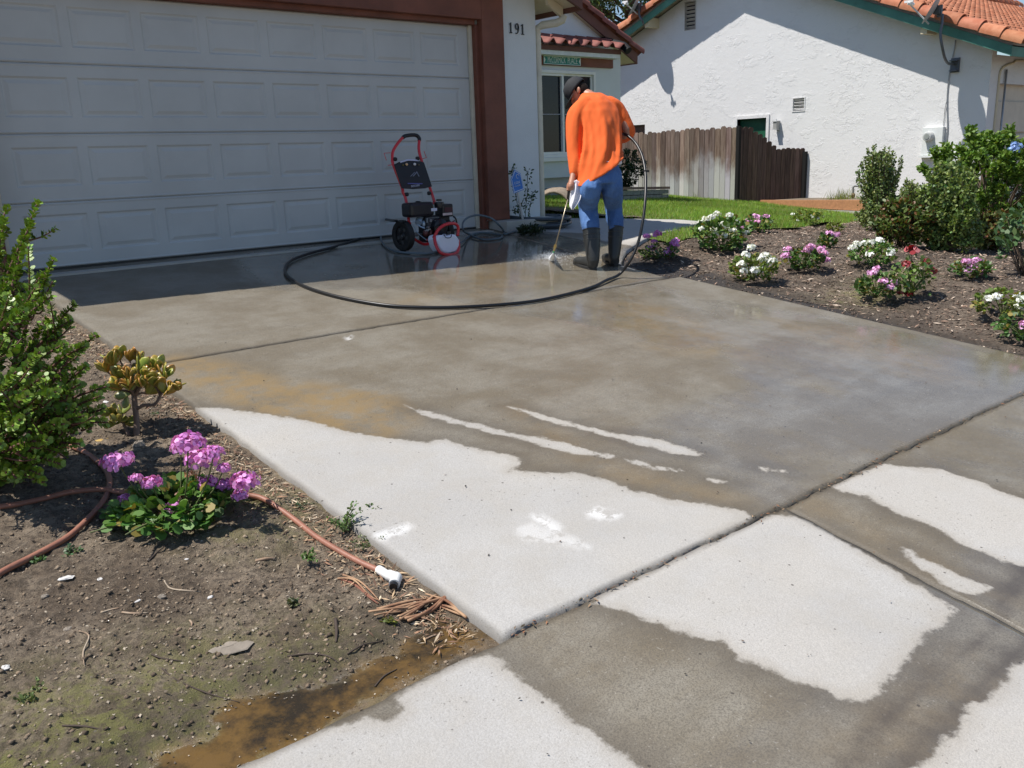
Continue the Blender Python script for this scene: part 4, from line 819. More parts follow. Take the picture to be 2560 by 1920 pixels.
# yard sign shaped like a shield
ys_ = empty('yard_sign', (0, 0, 0)); yY = -.50; c0 = Vector(onY(1293, 455, yY)); ys_.location = c0; tag(ys_, 'blue shield-shaped security sign leaning on a stake before the pale pillar', 'sign', )
ol = [Vector(onY(*p, yY))-c0 for p in [(1286.5, 424), (1302, 434), (1310, 474), (1285, 484), (1277, 448)]]
MB().prism(ol, (0, .004, 0)).build('panel', pm('sign_blue', (.012, .17, .60), .35, .05), ys_)
cc = sum(ol, Vector())/5; mm = MB(); inn = [cc+(p-cc)*.93 for p in ol]; in2 = [cc+(p-cc)*.86 for p in ol]
for i in range(5): mm.prism([inn[i]-Vector((0, .0015, 0)), inn[(i+1) % 5]-Vector((0, .0015, 0)), in2[(i+1) % 5]-Vector((0, .0015, 0)), in2[i]-Vector((0, .0015, 0))], (0, -.0015, 0))
MS = pm('sign_letter_white', (.65, .75, .85), .4); mm.build('border', MS, ys_)
R2 = RFACE @ Matrix.Rotation(rad(8), 3, 'Z'); text_mesh('cox', .062, (cc.x+.0, -.003, cc.z-.012), R2, MS, 'lettering', ys_, ext=.001); text_mesh('Homelife', .026, (cc.x+.004, -.003, cc.z-.052), R2, MS, 'lettering', ys_, ext=.001)
mm = MB(); mm.tube([Vector((cc.x+.01+.022*math.cos(t), -.003, cc.z+.055+.022*math.sin(t))) for t in np.linspace(0, 5.2, 12)], .003, 5); mm.build('emblem', MS, ys_)
st_ = MB(); st_.tube([Vector(onY(1293, 478, yY+.015))-c0, Vector(onY(1307, 548, yY+.015))-c0], .012, 8); st_.build('stake', M_GALV, ys_)
# ================================================================== PLANTS
def leafcol(n, base, var=.25, hue=.12, pale=0):
    t = 1+RNG.normal(0, var, (n, 1)); c = np.array(base)[None]*np.clip(t, .45, 1.8); c[:, 0] *= 1+RNG.normal(0, hue, n); c[:, 2] *= 1+RNG.normal(0, hue, n)
    return np.clip(c, .004, .9)
def rdir(n, up=.3):
    d = RNG.normal(0, 1, (n, 3)); d[:, 2] = np.abs(d[:, 2])*.6+up*RNG.random(n)*2; return nrm(d)
M_STEM = pm('green_stem', (.10, .12, .04), .7, .2, 10); M_STEMR = pm('reddish_stem', (.13, .055, .04), .7, .2, 10)
M_PETAL = pm('petal', (1, 1, 1), .6, .05, 20, vcol=True, trans=.18)
M_SUCC = pm('succulent_leaf', (1, 1, 1), .42, .06, 20, vcol=True, trans=.10)
def bush(name, base, rx, rz_, h, n, ls, cols, label, cat='shrub', group=None, twigs=10, shape='oval', spike=0., parent_mat=None, ry=None, lean=(0, 0), clump=7):
    """rounded shrub: leaves gathered round many short shoots, so light and dark clumps and gaps appear"""
    e = empty(name, base); tag(e, label, cat, group); ry = ry or rx; B = np.array(base)
    k = max(12, int(clump*twigs)); d = RNG.normal(0, 1, (k, 3)); d = nrm(d); r = RNG.uniform(.35, 1, k)**.6
    S = np.stack([d[:, 0]*rx*r, d[:, 1]*ry*r, h*.52+d[:, 2]*h*.46*r], 1); S[:, 2] = np.maximum(S[:, 2], .02)
    S[:, 0] += lean[0]*S[:, 2]; S[:, 1] += lean[1]*S[:, 2]
    gdir = nrm(S-np.array([0, 0, h*.25]))*(.6)+np.array([0, 0, .55+spike]); gdir = nrm(gdir+RNG.normal(0, .18, gdir.shape))
    L = RNG.uniform(.10, .26, k)*h*(.55+spike*.8)
    m = MB()
    for i in range(0, k, max(1, k//(twigs*2))):
        p0 = Vector((RNG.normal(0, rx*.1), RNG.normal(0, ry*.1), 0)); p1 = Vector(S[i]); p2 = p1+Vector(gdir[i])*L[i]; m.tube([p0, (p0+p1)/2+Vector((0, 0, h*.06)), p1, p2], [h*.010, h*.007, h*.004, h*.002], 5, sm=2)
    m.build('stems', M_BARK, e, smooth=True)
    per = n//k+1; t = RNG.random((k, per)); P = S[:, None, :]+gdir[:, None, :]*(L[:, None, None]*t[..., None])+RNG.normal(0, ls*.35, (k, per, 3)); P = P.reshape(-1, 3)
    D = np.repeat(gdir, per, 0)*.5+RNG.normal(0, .75, (k*per, 3)); D[:, 2] = D[:, 2]*.6+.15; N_ = rdir(k*per, .4)
    tip = (P[:, 2]/h)[:, None]; ci = RNG.integers(0, len(cols), k*per) if len(cols) > 1 else np.zeros(k*per, int)
    if len(cols) > 1: ci = np.where(RNG.random(k*per) < .72-.35*tip[:, 0], 0, ci)
    C = leafcol(k*per, (1, 1, 1), .22)*np.array(cols)[ci]
    n_ = len(P); sz = RNG.uniform(.6, 1.15, n_)*ls; V = P+B
    leaves('foliage', V, D, N_, sz, sz*.55, C, parent_mat or M_LEAF, e, shape)
    return e
def flowerhead(P, r, col, n=26):
    """petals packed over the upper half of a ball: returns arrays for leaves()"""
    d = nrm(RNG.normal(0, 1, (n, 3))); d[:, 2] = np.abs(d[:, 2])*.9-.15; d = nrm(d); pos = np.array(P)+d*r*RNG.uniform(.35, 1.15, (n, 1))*np.array([1.12, 1.12, .72]); tang = nrm(np.cross(d, RNG.normal(0, 1, (n, 3)))+d*.25)
    c = np.clip(np.array(col)*(1+RNG.normal(0, .16, (n, 1)))+RNG.random((n, 1))**2*.25, 0, 1); return pos, tang, d, c
def geranium(base, rx, h, heads, hr, petal, leafc, label, nl=260, ls=.035, group='flowering plants in the mulch bed', name='geranium', flat=False, bare=.0, dead=0):
    hr = hr*(.84 if base[0] > -1 else 1); base = np.array(base, float); e = empty(name, base); tag(e, label, 'flower', group); B = base
    nl2 = nl; d = nrm(RNG.normal(0, 1, (nl2, 3))); r = RNG.uniform(.25, 1, (nl2, 1))**.5; P = d*r*np.array([rx, rx, h*.45])+np.array([0, 0, h*.42]); P[:, 2] = np.maximum(P[:, 2], .012)
    # clumping
    cn = nrm(RNG.normal(0, 1, (9, 3)))*np.array([rx, rx, h*.4])*.8+np.array([0, 0, h*.42]); j = np.argmin(((P[:, None]-cn[None])**2).sum(-1), 1); P = P*.72+cn[j]*.28
    D = nrm(P-np.array([0, 0, h*.2]))+RNG.normal(0, .5, P.shape); N_ = nrm(P*.6+np.array([0, 0, .6])+RNG.normal(0, .3, P.shape)); C = leafcol(nl2, leafc, .28)
    rr = RNG.random(nl2) < .10; C[rr] = np.array([.28, .22, .05]); sz = RNG.uniform(.6, 1.2, nl2)*ls
    leaves('leaves', P+B, D, N_, sz, sz*.85, C, M_LEAF, e, 'round')
    m = MB(); hs = []
    for (px, py, k) in heads:
        D_ = depth(base+np.array([0, 0, h*.6])); q = at(px, py, D_+RNG.uniform(-.8, .3)*rx); q[2] = max(q[2], zr(q[0], q[1])+.03) if B[0] > 0 else q[2]; hs.append((q, k)); a = Vector(q-B)
        s0 = Vector((a.x*.35, a.y*.35, h*.25)); m.tube([s0, (s0+a)/2+Vector((a.x*.08, a.y*.08, 0)), a], [.0035, .003, .0025], 5, sm=3)
    for _ in range(10):
        s1 = Vector((RNG.normal(0, rx*.5), RNG.normal(0, rx*.5), h*RNG.uniform(.3, .7))); m.tube([(0, 0, 0), s1*.5+Vector((0, 0, .02)), s1], [.006, .005, .003], 5, sm=2)
    m.build('stems', M_STEM, e, smooth=True)
    for (q, k) in hs:
        near = B[0] < -5; n = 190 if near else 48; pos, tg, nn, c = flowerhead(q, hr*k, petal, n)
        pz_ = .34 if near else .6; fl = leaves('flower_head', pos, tg, nn, hr*k*pz_, hr*k*pz_*1.1, c, M_PETAL, e, 'round')
    return e
# --- near left: pink geranium
PINK = (.66, .22, .62); PINK2 = (.78, .38, .70); WHT = (.84, .84, .82)
gb = drv(440, 1300, -.03)
heads = [(295, 1157, 1.25), (470, 1112, 1.3), (505, 1150, 1.35), (535, 1132, .8), (560, 1172, .6), (516, 1212, 1.), (566, 1215, .9), (612, 1205, 1.2), (378, 1208, .85), (312, 1245, .5), (434, 1272, .8), (600, 1240, .7), (340, 1195, .5), (452, 1120, .9)]
ge = geranium(gb, .27, .17, heads, .040, PINK, (.095, .20, .04), 'low geranium with large pink-purple flower heads beside the brown hose', nl=850, ls=.038, group=None, name='geranium')
dd = []
for (px, py) in ((460, 1240), (408, 1285), (480, 1190)):
    q = at(px, py, depth(gb)-.02); pos, tg, nn, c = flowerhead(q, .028, (.30, .13, .07), 22); leaves('withered_head', pos, tg, nn, .02, .014, c, M_PETAL, ge, 'rhomb')
# --- near left: tall small-leaved succulent bush reaching out of frame
eb_ = drv(60, 1190, -.03); eb_[0] -= .22; e = empty('succulent_bush', eb_); tag(e, 'tall spreading succulent bush with tiny round green leaves and reddish stems', 'bush'); B = Vector(eb_)
De = depth(eb_)
tips = [(95, 505, .15), (17, 518, .3), (10, 560, .1), (78, 560, .1), (60, 600, .1), (135, 646, 0), (104, 688, -.1), (88, 720, -.2), (187, 760, .05), (178, 800, -.1), (239, 838, .0), (212, 866, -.2), (216, 915, -.1), (266, 966, -.1), (250, 990, -.2), (270, 1056, -.2), (262, 1020, -.1), (200, 1110, -.25), (150, 1160, -.35), (100, 1185, -.35), (40, 1195, -.4), (20, 700, -.1), (50, 660, .2), (0, 640, .1), (-40, 600, .2), (130, 740, -.3), (60, 780, -.4), (10, 850, -.45), (-20, 950, -.5), (100, 880, -.45), (160, 860, -.35), (140, 980, -.45), (50, 1050, -.5), (200, 960, -.3), (-60, 1080, -.4), (-100, 800, -.3), (-120, 700, 0), (-80, 560, .2), (-150, 950, 0), (180, 920, .1), (120, 800, .1), (150, 850, .2), (190, 1000, .1), (120, 1100, -.45), (-30, 1150, -.3), (110, 940, -.5), (40, 930, -.55), (210, 1040, -.3), (70, 990, -.55), (160, 1060, -.4), (0, 1110, -.5), (20, 750, -.35), (-200, 760, .1), (-260, 880, 0), (-240, 1000, -.1), (-180, 1100, -.2), (-300, 960, .3), (-160, 640, .3), (-220, 700, -.2)]
PP = []; DD = []; NN = []; SS = []; CC = []; mst = MB()
def shoot(pts, r0, dens, ls, pinkish=0.):
    pts, rr = spline([Vector(p) for p in pts], [r0, r0*.75, r0*.45, r0*.25][:len(pts)], 7); mst.tube(pts, rr, 6)
    tot = sum((b-a).length for a, b in zip(pts, pts[1:])); n = int(tot*dens)
    for i in range(n):
        t = RNG.uniform(.12, 1)**.8; j = min(int(t*(len(pts)-1)), len(pts)-2); f = t*(len(pts)-1)-j; p = pts[j]*(1-f)+pts[j+1]*f; d = (pts[j+1]-pts[j]).normalized(); x, y, z = frame(d); a = RNG.uniform(0, 6.28); o = x*math.cos(a)+y*math.sin(a)
        q = p+o*.006; PP.append(q); DD.append(o+d*.5+Vector((0, 0, .25))); NN.append(o*-.4+d+Vector(RNG.normal(0, .3, 3))); SS.append(ls*RNG.uniform(.6, 1.15)*(1.05-.4*t)); CC.append(t)
for (px, py, dd_) in tips:
    T = Vector(at(px, py, De+dd_))-B; mid = Vector((T.x*.42, T.y*.42, max(T.z*.5, .1)))+Vector(RNG.normal(0, .06, 3)); pts = [Vector((RNG.normal(0, .05), RNG.normal(0, .05), 0)), mid, mid*.4+T*.6+Vector((0, 0, .03)), T]
    shoot(pts, .014, 190, .029)
    for k in range(6):
        t = RNG.uniform(.2, .8); s0 = pts[1]*(1-t)+T*t if t > .2 else mid; dv_ = (T-pts[1]).normalized()*.6+Vector(RNG.normal(0, .65, 3)); ln = RNG.uniform(.03, .09)
        shoot([s0, s0+dv_*ln*.5, s0+dv_*ln+Vector((0, 0, .02))], .005, 210, .026)
n = len(PP); CC = np.array(CC); C = leafcol(n, (.13, .23, .035), .28); C[:, 0] += .07*CC; C[:, 1] += .08*CC
mst.build('stems', M_STEMR, e, smooth=True); leaves('foliage', np.array([list(p+B) for p in PP]), np.array([list(p) for p in DD]), np.array([list(p) for p in NN]), np.array(SS), np.array(SS)*.8, C, M_SUCC, e, 'round')
# --- jade plant
jb = drv(340, 1088, -.03); e = empty('jade_plant', jb); tag(e, 'small jade plant with a bare trunk and thick orange-edged green leaves', 'plant'); B = Vector(jb); Dj = depth(jb); J = lambda x, y, d=0: Vector(at(x, y, Dj+d))-B
tr = MB(); tr.tube([J(342, 1092), J(341, 1050), J(337, 1010), J(335, 985)], [.016, .014, .014, .013], 10, sm=4); tr.tube([J(342, 1022), J(360, 1013), J(385, 1012), J(398, 995), J(410, 970)], [.010, .009, .008, .007, .006], 8, sm=3)
tr.tube([J(322, 1090), J(314, 1072), J(306, 1050), J(298, 1030)], [.010, .008, .007, .006], 8, sm=3)
cl = [(335, 975, .04), (372, 985, .03), (305, 965, .05), (350, 905, .04), (378, 935, .05), (268, 930, .02), (285, 912, 0), (300, 900, .03), (325, 903, .03), (345, 925, 0), (362, 920, .05), (395, 925, .02), (372, 950, -.04), (410, 945, 0), (330, 950, -.06), (305, 945, -.05), (322, 975, -.07), (300, 975, -.03), (355, 965, -.06), (385, 965, -.03), (430, 975, 0), (415, 985, -.03), (350, 940, .06), (290, 950, .03), (280, 1035, -.02), (298, 1052, -.03), (305, 1035, .01), (290, 1060, 0), (314, 1060, .02)]
for i, (x, y, d) in enumerate(cl):
    s0 = J(337, 990) if y < 1000 and x < 380 else (J(400, 985) if y < 1000 else J(305, 1055)); q = J(x, y, d); tr.tube([s0, (s0+q)/2+Vector((0, 0, .01)), q], [.008, .006, .004], 7, sm=3)
tr.build('trunk', pm('jade_bark', (.20, .14, .11), .8, .25, 12, .5, 70), e, smooth=True)
jm = []
M_JADE = pm('jade_leaf', (1, 1, 1), .38, .08, 14, vcol=True, coat=.05)
lf = MB()
def jleaf(p, d, up, L, col):
    d = d.normalized(); a = d.cross(up).normalized(); nn = a.cross(d); vs = []; fs = []; rows = [(0, .08, .5), (.2, .18, 1), (.45, .30, 1), (.7, .33, .9), (.9, .21, .7), (1., .05, .4)]; w = 8
    for (t, hw, tk) in rows:
        for j in range(w):
            an = 2*math.pi*j/w; vs.append(p+d*L*t+a*math.cos(an)*hw*L+nn*(math.sin(an)*.075*L*tk+.10*L*t*t))
    for r in range(5):
        for j in range(w): fs.append((r*w+j, r*w+(j+1) % w, (r+1)*w+(j+1) % w, (r+1)*w+j))
    fs.append(tuple(range(5*w, 6*w))); o = len(lf.v); lf.add(vs, fs)
    edge = (min(1, col[0]*1.45+.05), col[1]*.72, col[2]*.8)
    for r in range(6):
        for j in range(w):
            k = max(0, abs(math.cos(2*math.pi*j/w))-.6)*1.6+(.5 if r >= 4 else 0); k = min(1, k)*.6; lf.c[o+r*w+j] = tuple(col[q]*(1-k)+edge[q]*k for q in range(3))
for (x, y, d) in cl:
    q = J(x, y, d)
    for k in range(8):
        a = RNG.uniform(0, 6.28); ctr = J(340, 985); dr = (q-ctr).normalized()*.35+Vector((math.cos(a)*.7, math.sin(a)*.7, RNG.uniform(.3, 1.5)))*.8; L = RNG.uniform(.055, .085)*(1 if y < 1000 else .75); f = RNG.random(); col = (.22+.18*f, .33-.08*f, .05) if y < 1000 else (.19+.06*f, .26, .05)
        jleaf(q, dr, Vector(RNG.normal(0, 1, 3)), L, col)
for (x, y, dx, dy, L) in ((325, 985, -60, 10, .075), (318, 990, -10, 50, .062), (330, 975, 10, -45, .07), (340, 960, -20, -50, .06)):
    q = J(x, y, -.08); d = Vector(cr)*dx-Vector(cu)*dy; jleaf(q, d, -Vector(cf)+Vector((0, 0, .5)), L, (.26, .31, .09))
o = lf.build('foliage', M_JADE, e, smooth=True)
# --- small weeds along the slab edge
def weed(px, py, r, h, n, col, label, fz=zbed, ls=.018, sh='oval', name='weed', grp='small weeds on the left soil bed'):
    b = hit(px, py, fz); e = empty(name, b); tag(e, label, 'weed', grp); k = max(4, n//14); a = RNG.uniform(0, 6.28, k); rr = r*RNG.uniform(.3, 1, k); T = np.stack([np.cos(a)*rr, np.sin(a)*rr, h*RNG.uniform(.3, 1, k)], 1); m = MB()
    for q in T: m.tube([(0, 0, 0), (q[0]*.5, q[1]*.5, q[2]*.7), tuple(q)], [.002, .0016, .001], 4, sm=2)
    m.build('stems', M_STEM, e); per = 14; t = RNG.uniform(.25, 1, (k, per)); P = (T[:, None]*t[..., None]); P[..., 2] = T[:, None, 2]*np.sin(t*1.5)+.004; P = P.reshape(-1, 3)+RNG.normal(0, ls*.3, (k*per, 3)); P[:, 2] = np.maximum(P[:, 2], .004)
    leaves('leaves', P+b, RNG.normal(0, 1, P.shape)+np.array([0, 0, .3]), rdir(len(P), 1), ls*RNG.uniform(.6, 1.1, len(P)), ls*.5, leafcol(len(P), col, .25), M_LEAF, e, sh)
weed(862, 1330, .09, .10, 190, (.12, .19, .06), 'bushy green weed at the concrete edge above the hose'); weed(920, 1290, .06, .05, 60, (.10, .16, .05), 'sprig of green weed reaching onto the dry concrete')
weed(775, 1400, .05, .03, 70, (.12, .21, .05), 'small bright weed below the brown hose in the soil'); weed(735, 1265, .10, .015, 160, (.07, .13, .07), 'flat patch of grey-green creeping weed by the slab edge', ls=.012); weed(930, 1365, .12, .03, 130, (.13, .17, .07), 'thin straggling weed along the slab edge near the pipe elbow', ls=.012)
weed(90, 1410, .05, .02, 50, (.09, .16, .06), 'small dark weed between the left hoses'); weed(180, 1385, .05, .02, 50, (.10, .17, .08), 'pale green weed right of the left hose crossing'); weed(85, 1745, .07, .03, 80, (.14, .18, .06), 'yellow-green weed in the shaded lower left soil'); weed(730, 1510, .03, .01, 50, (.10, .11, .04), 'small brownish moss tuft in the middle of the soil'); weed(970, 1565, .03, .03, 40, (.16, .18, .03), 'yellowish sprig beside the pulled roots'); weed(390, 1045, .03, .02, 24, (.12, .18, .10), 'tiny round-leaved seedling right of the jade plant')
# --- right-hand flower bed
def Z3(x, y): return 1550+x/2.19, y/2.19
def Z6(x, y): return 1600+x/2.304, 420+y/2.304
def bed(px, py, **k): return hit(px, py, zmul1)
def zmul1(x, y): return float(zr(x, y))
LG = (.11, .21, .045); LD = (.085, .17, .04)
h3 = lambda L, s=1.: [(*Z3(a, b), s) for a, b in L]; h6 = lambda L, s=1.: [(*Z6(a, b), s) for a, b in L]
geranium(hit(1805, 625, zmul1), .34, .42, h3([(445, 1220), (500, 1190), (530, 1172), (600, 1180), (635, 1222), (450, 1255), (508, 1258), (580, 1245), (617, 1262), (527, 1280), (573, 1292), (505, 1315), (690, 1275), (470, 1200), (560, 1225)]), .040, WHT, (.10, .19, .04), 'largest white geranium bush next to the end of the walkway', nl=620, ls=.045)
geranium(hit(1895, 580, zmul1), .20, .26, h3([(700, 1212), (742, 1185), (765, 1192), (800, 1186), (752, 1215), (660, 1245)]), .040, PINK2, LD, 'pink geranium at the lawn edge beside the large white one', nl=240)
geranium(hit(1645, 648, zmul1), .24, .20, [(1617, 592, 1.), (1642, 586, 1.3), (1628, 622, 1.3), (1684, 612, 1.4), (1672, 632, 1.5), (1688, 602, 1.), (1678, 622, 1.2), (1635, 604, .8)], .038, PINK, (.10, .17, .045), 'trailing pink geranium against the walkway kerb behind the boots', nl=300, ls=.032)
geranium(hit(2015, 565, zmul1), .24, .28, h3([(975, 1207), (1060, 1190), (1085, 1195), (945, 1172), (1040, 1180)], .7), .036, WHT, (.17, .23, .04), 'yellow-green plant with few white flowers at the lawn edge', nl=330)
geranium(hit(2085, 580, zmul1), .14, .14, [], .03, WHT, (.17, .22, .04), 'small flowerless yellow-green plant above the small pink one', nl=130)
geranium(hit(2065, 615, zmul1), .12, .17, [(2072, 584, 1.2), (2085, 590, 1.2), (2092, 587, 1.)], .036, PINK2, LD, 'small pink geranium with three heads at its top, mid bed', nl=150)
geranium(hit(1885, 702, zmul1), .25, .30, h6([(640, 460), (605, 500), (720, 505), (700, 525), (585, 555), (600, 592), (660, 590), (690, 590), (725, 560), (760, 535)]), .042, WHT, (.14, .20, .04), 'white geranium nearest the driveway, big round heads', nl=430)
geranium(hit(2012, 672, zmul1), .22, .26, h6([(850, 470), (838, 507), (965, 472), (985, 455), (1045, 468), (1055, 492), (1070, 530), (955, 480)]), .042, PINK2, LD, 'pink geranium in the middle, right of the nearest white one', nl=420)
geranium(hit(2178, 662, zmul1), .26, .28, h6([(1250, 440), (1285, 437), (1330, 430), (1378, 418), (1325, 498), (1437, 480), (1440, 497), (1222, 460)]), .040, WHT, LG, 'wide white geranium in front of the reddish low shrub', nl=460)
geranium(hit(2190, 745, zmul1), .19, .26, h6([(1335, 605), (1360, 585), (1400, 645), (1465, 662), (1435, 690), (1400, 655)]), .038, PINK2, LD, 'leggy pink geranium left of the red rose', nl=330)
geranium(hit(2425, 698, zmul1), .19, .22, h6([(1885, 540), (1910, 540), (1945, 533), (1915, 575), (1945, 585), (1980, 603), (1885, 585), (1930, 590)]), .040, PINK2, LD, 'pink geranium right of the red rose with two tiers of heads', nl=270)
geranium(hit(2505, 790, zmul1), .24, .26, h6([(2010, 752), (2050, 742), (2180, 742), (2200, 755), (2190, 795), (2210, 800)]), .038, WHT, (.15, .21, .04), 'yellow-green geranium with white heads near the right picture edge', nl=380)
geranium(hit(2560, 852, zmul1), .22, .24, h6([(2212, 900), (2220, 915)], .9), .036, PINK2, LD, 'dark green plant cut by the right edge near the driveway', nl=320)
# red rose
rb = hit(2278, 742, zmul1); e = empty('rose_bush', rb); tag(e, 'open rose bush with dark red blooms on thin stems', 'rose'); B = np.array(rb); Dr = depth(rb); m = MB(); S = []
for (x, y) in [(2279, 632), (2264, 662), (2315, 660), (2328, 680), (2290, 650), (2240, 690), (2225, 680), (2300, 672), (2255, 700), (2270, 680), (2312, 690), (2236, 668)]:
    q = Vector(at(x, y, Dr+RNG.uniform(-.18, .18))-B); m.tube([(0, 0, 0), (q.x*.4, q.y*.4, q.z*.55), tuple(q)], [.008, .005, .003], 6, sm=3)
    for _ in range(17): t = RNG.uniform(.5, 1.0); S.append(np.array([q.x*(.4+.6*(t-.4)/.6)*1., q.y*t, q.z*t])+RNG.normal(0, .045, 3))
m.build('stems', M_STEM, e, smooth=True); S = np.array(S); leaves('leaves', S+B, RNG.normal(0, 1, S.shape), rdir(len(S), .6), .055*RNG.uniform(.7, 1.1, len(S)), .034, leafcol(len(S), (.13, .20, .045), .25), M_LEAF, e, 'oval')
for (x, y, k) in [(2279, 627, 1.25), (2264, 660, .85), (2315, 656, .9), (2328, 678, .95), (2271, 735, .7), (2249, 732, .5)]:
    q = at(x, y, Dr-.03); pos, tg, nn, c = flowerhead(q, .032*k, (.34, .010, .02), 30); leaves('flower_head', pos, tg, nn, .030*k, .034*k, c, M_PETAL, e, 'round')
# blue-flowered big bush, conical shrubs and low reddish shrubs
SG = 'shrubs in front of the neighbouring wall'
def base_w(px, py): return hit(px, py, zmul1)
def sized(px0, px1, pyt, pyb, name, n, ls, cols, label, **k):
    b = hit((px0+px1)/2, pyb, zmul1); D = depth(b); rx = (px1-px0)/2*D/2200; h = (pyb-pyt)*D/2200
    return bush(name, b, rx, 0, h, n, ls, cols, label, group=SG, **k)
def spire(px, pyb, w, pyt, name, n, ls, col, label, tops):
    """upright small-leaved shrub made of many rising shoots"""
    b = hit(px, pyb, zmul1); e = empty(name, b); tag(e, label, 'shrub', SG); D = depth(b); h = (pyb-pyt)*D/2200; r = w/2*D/2200; P = []; Dd = []; m = MB()
    T = [(Vector(at(x, y, D+RNG.uniform(-.25, .25)))-Vector(b)) for x, y in tops]
    for _ in range(70): 
        a = RNG.uniform(0, 6.28); z = h*RNG.uniform(.1, .92); rr = r*(1-.55*(z/h))*RNG.uniform(.55, 1.15); T.append(Vector((math.cos(a)*rr, math.sin(a)*rr, z)))
    per = n//len(T)
    for q in T:
        s0 = Vector((q.x*.25, q.y*.25, q.z*.45)); s1 = Vector((q.x*.8, q.y*.8, q.z*.72)); m.tube([(0, 0, 0), tuple(s0), tuple(s1), tuple(q)], [.02, .011, .007, .003], 5, sm=2)
        for _ in range(per):
            t = RNG.random()**.7; p = (s0*(1-t)**2+s1*2*t*(1-t)+q*t*t); sp = .055*(1.15-t); P.append([*(p+Vector(RNG.normal(0, sp, 3)))]); d = (q-s0).normalized()*.5+Vector(RNG.normal(0, .7, 3)); Dd.append([*d])
    m.build('stems', M_BARK, e, smooth=True); P = np.array(P); P[:, 2] = np.maximum(P[:, 2], .01); leaves('foliage', P+np.array(b), np.array(Dd), rdir(len(P), .3), ls*RNG.uniform(.6, 1.2, len(P)), ls*.55, leafcol(len(P), col, .28), M_LEAF, e, 'oval'); return e
spire(2192, 575, 112, 365, 'upright_shrub', 9500, .044, (.19, .25, .085), 'narrow upright shrub with pointed shoots, left end of the shrub row', [(2185, 362), (2211, 368), (2224, 370), (2254, 394), (2250, 420), (2152, 405), (2144, 429), (2163, 390), (2171, 372), (2200, 380), (2236, 400), (2157, 450)])
spire(2270, 560, 70, 445, 'upright_shrub', 3600, .044, (.20, .26, .085), 'thin sparse shrub standing between the narrow shrub and the broad one', [(2268, 446), (2275, 455), (2256, 470), (2286, 465), (2250, 485), (2300, 480)])
spire(2378, 628, 135, 400, 'upright_shrub', 14000, .046, (.19, .26, .075), 'broad upright shrub below the white utility box', [(2375, 400), (2396, 402), (2340, 420), (2350, 410), (2322, 436), (2306, 465), (2410, 420), (2425, 450), (2330, 445), (2300, 480), (2390, 415)])
sized(2190, 2325, 508, 618, 'low_shrub', 4200, .062, [(.13, .19, .045), (.22, .10, .04)], 'low rounded shrub with reddish tips before the narrow upright shrub', twigs=12)
sized(2425, 2545, 535, 628, 'low_shrub', 3600, .06, [(.15, .18, .05), (.27, .12, .05)], 'low orange-tinged shrub at the right below the blue-flowered bush', twigs=12)
for (x, y) in [(2205, 515), (2245, 512), (2262, 516), (2278, 540), (2232, 530), (2310, 560)]:
    e2 = None
bb = hit(2512, 600, zmul1); bb = np.array(onp(2512, 600, (0, 0, 1), bb[2])); 
BL_ = bush('blue_flowering_bush', np.array([bb[0]+.9, bb[1]+.55, bb[2]-.02]), .98, 0, 1.50, 22000, .075, [(.14, .25, .03), (.22, .32, .05)], 'largest leafy bush at the right edge, with pale blue flowers', group=SG, twigs=26, shape='oval')
for (x, y) in [(2536, 370), (2541, 375), (2537, 362), (2548, 366), (2459, 560), (2530, 376)]:
    q = at(x, y, depth(BL_.location)-.95); pos, tg, nn, c = flowerhead(q, .038, (.28, .42, .80), 16); leaves('flower_head', pos, tg, nn, .035, .035, c, M_PETAL, BL_, 'round')
geranium(hit(2520, 560, zmul1)+np.array([0, 0, .0]), .2, .55, [(2483, 540, 1.3), (2496, 538, 1.3), (2512, 548, 1.), (2527, 553, 1.), (2505, 552, .8)], .05, PINK2, LD, 'tall stalks with pink and white heads behind the orange-tinged shrub', nl=60, name='geranium')
bush('rose_bush', hit(2556, 690, zmul1), .25, 0, .62, 500, .07, [(.09, .17, .06), (.13, .2, .07)], 'dark leafy rose stems at the right edge below the shrubs', cat='rose', twigs=8, shape='oval')
# thin climbing plant at the pillar, dark tuft under the coil, dark shrub in the planter
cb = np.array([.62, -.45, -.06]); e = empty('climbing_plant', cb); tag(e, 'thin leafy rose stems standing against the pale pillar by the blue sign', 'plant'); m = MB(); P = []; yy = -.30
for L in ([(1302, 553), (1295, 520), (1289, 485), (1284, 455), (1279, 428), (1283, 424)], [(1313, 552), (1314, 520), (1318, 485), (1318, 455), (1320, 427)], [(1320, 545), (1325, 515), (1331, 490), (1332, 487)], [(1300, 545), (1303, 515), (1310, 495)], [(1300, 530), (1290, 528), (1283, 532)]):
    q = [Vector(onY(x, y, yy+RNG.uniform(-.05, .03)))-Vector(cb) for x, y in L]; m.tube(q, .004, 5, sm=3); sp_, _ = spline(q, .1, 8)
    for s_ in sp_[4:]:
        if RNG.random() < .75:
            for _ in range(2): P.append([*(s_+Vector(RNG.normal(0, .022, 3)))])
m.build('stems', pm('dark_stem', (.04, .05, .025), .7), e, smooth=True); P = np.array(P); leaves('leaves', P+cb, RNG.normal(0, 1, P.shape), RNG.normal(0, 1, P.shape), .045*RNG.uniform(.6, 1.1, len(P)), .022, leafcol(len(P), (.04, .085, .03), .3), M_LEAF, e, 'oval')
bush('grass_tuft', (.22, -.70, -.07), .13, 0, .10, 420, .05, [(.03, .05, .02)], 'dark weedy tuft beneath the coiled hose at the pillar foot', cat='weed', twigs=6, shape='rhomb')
q = Vector(pt.location)+dv*Lp*.55+nv*3.5; bush('dark_shrub', (q.x, q.y, q.z+hh*.6), .42, 0, .85, 2600, .06, [(.03, .065, .025)], 'dark green shrub growing inside the low block planter', twigs=12)
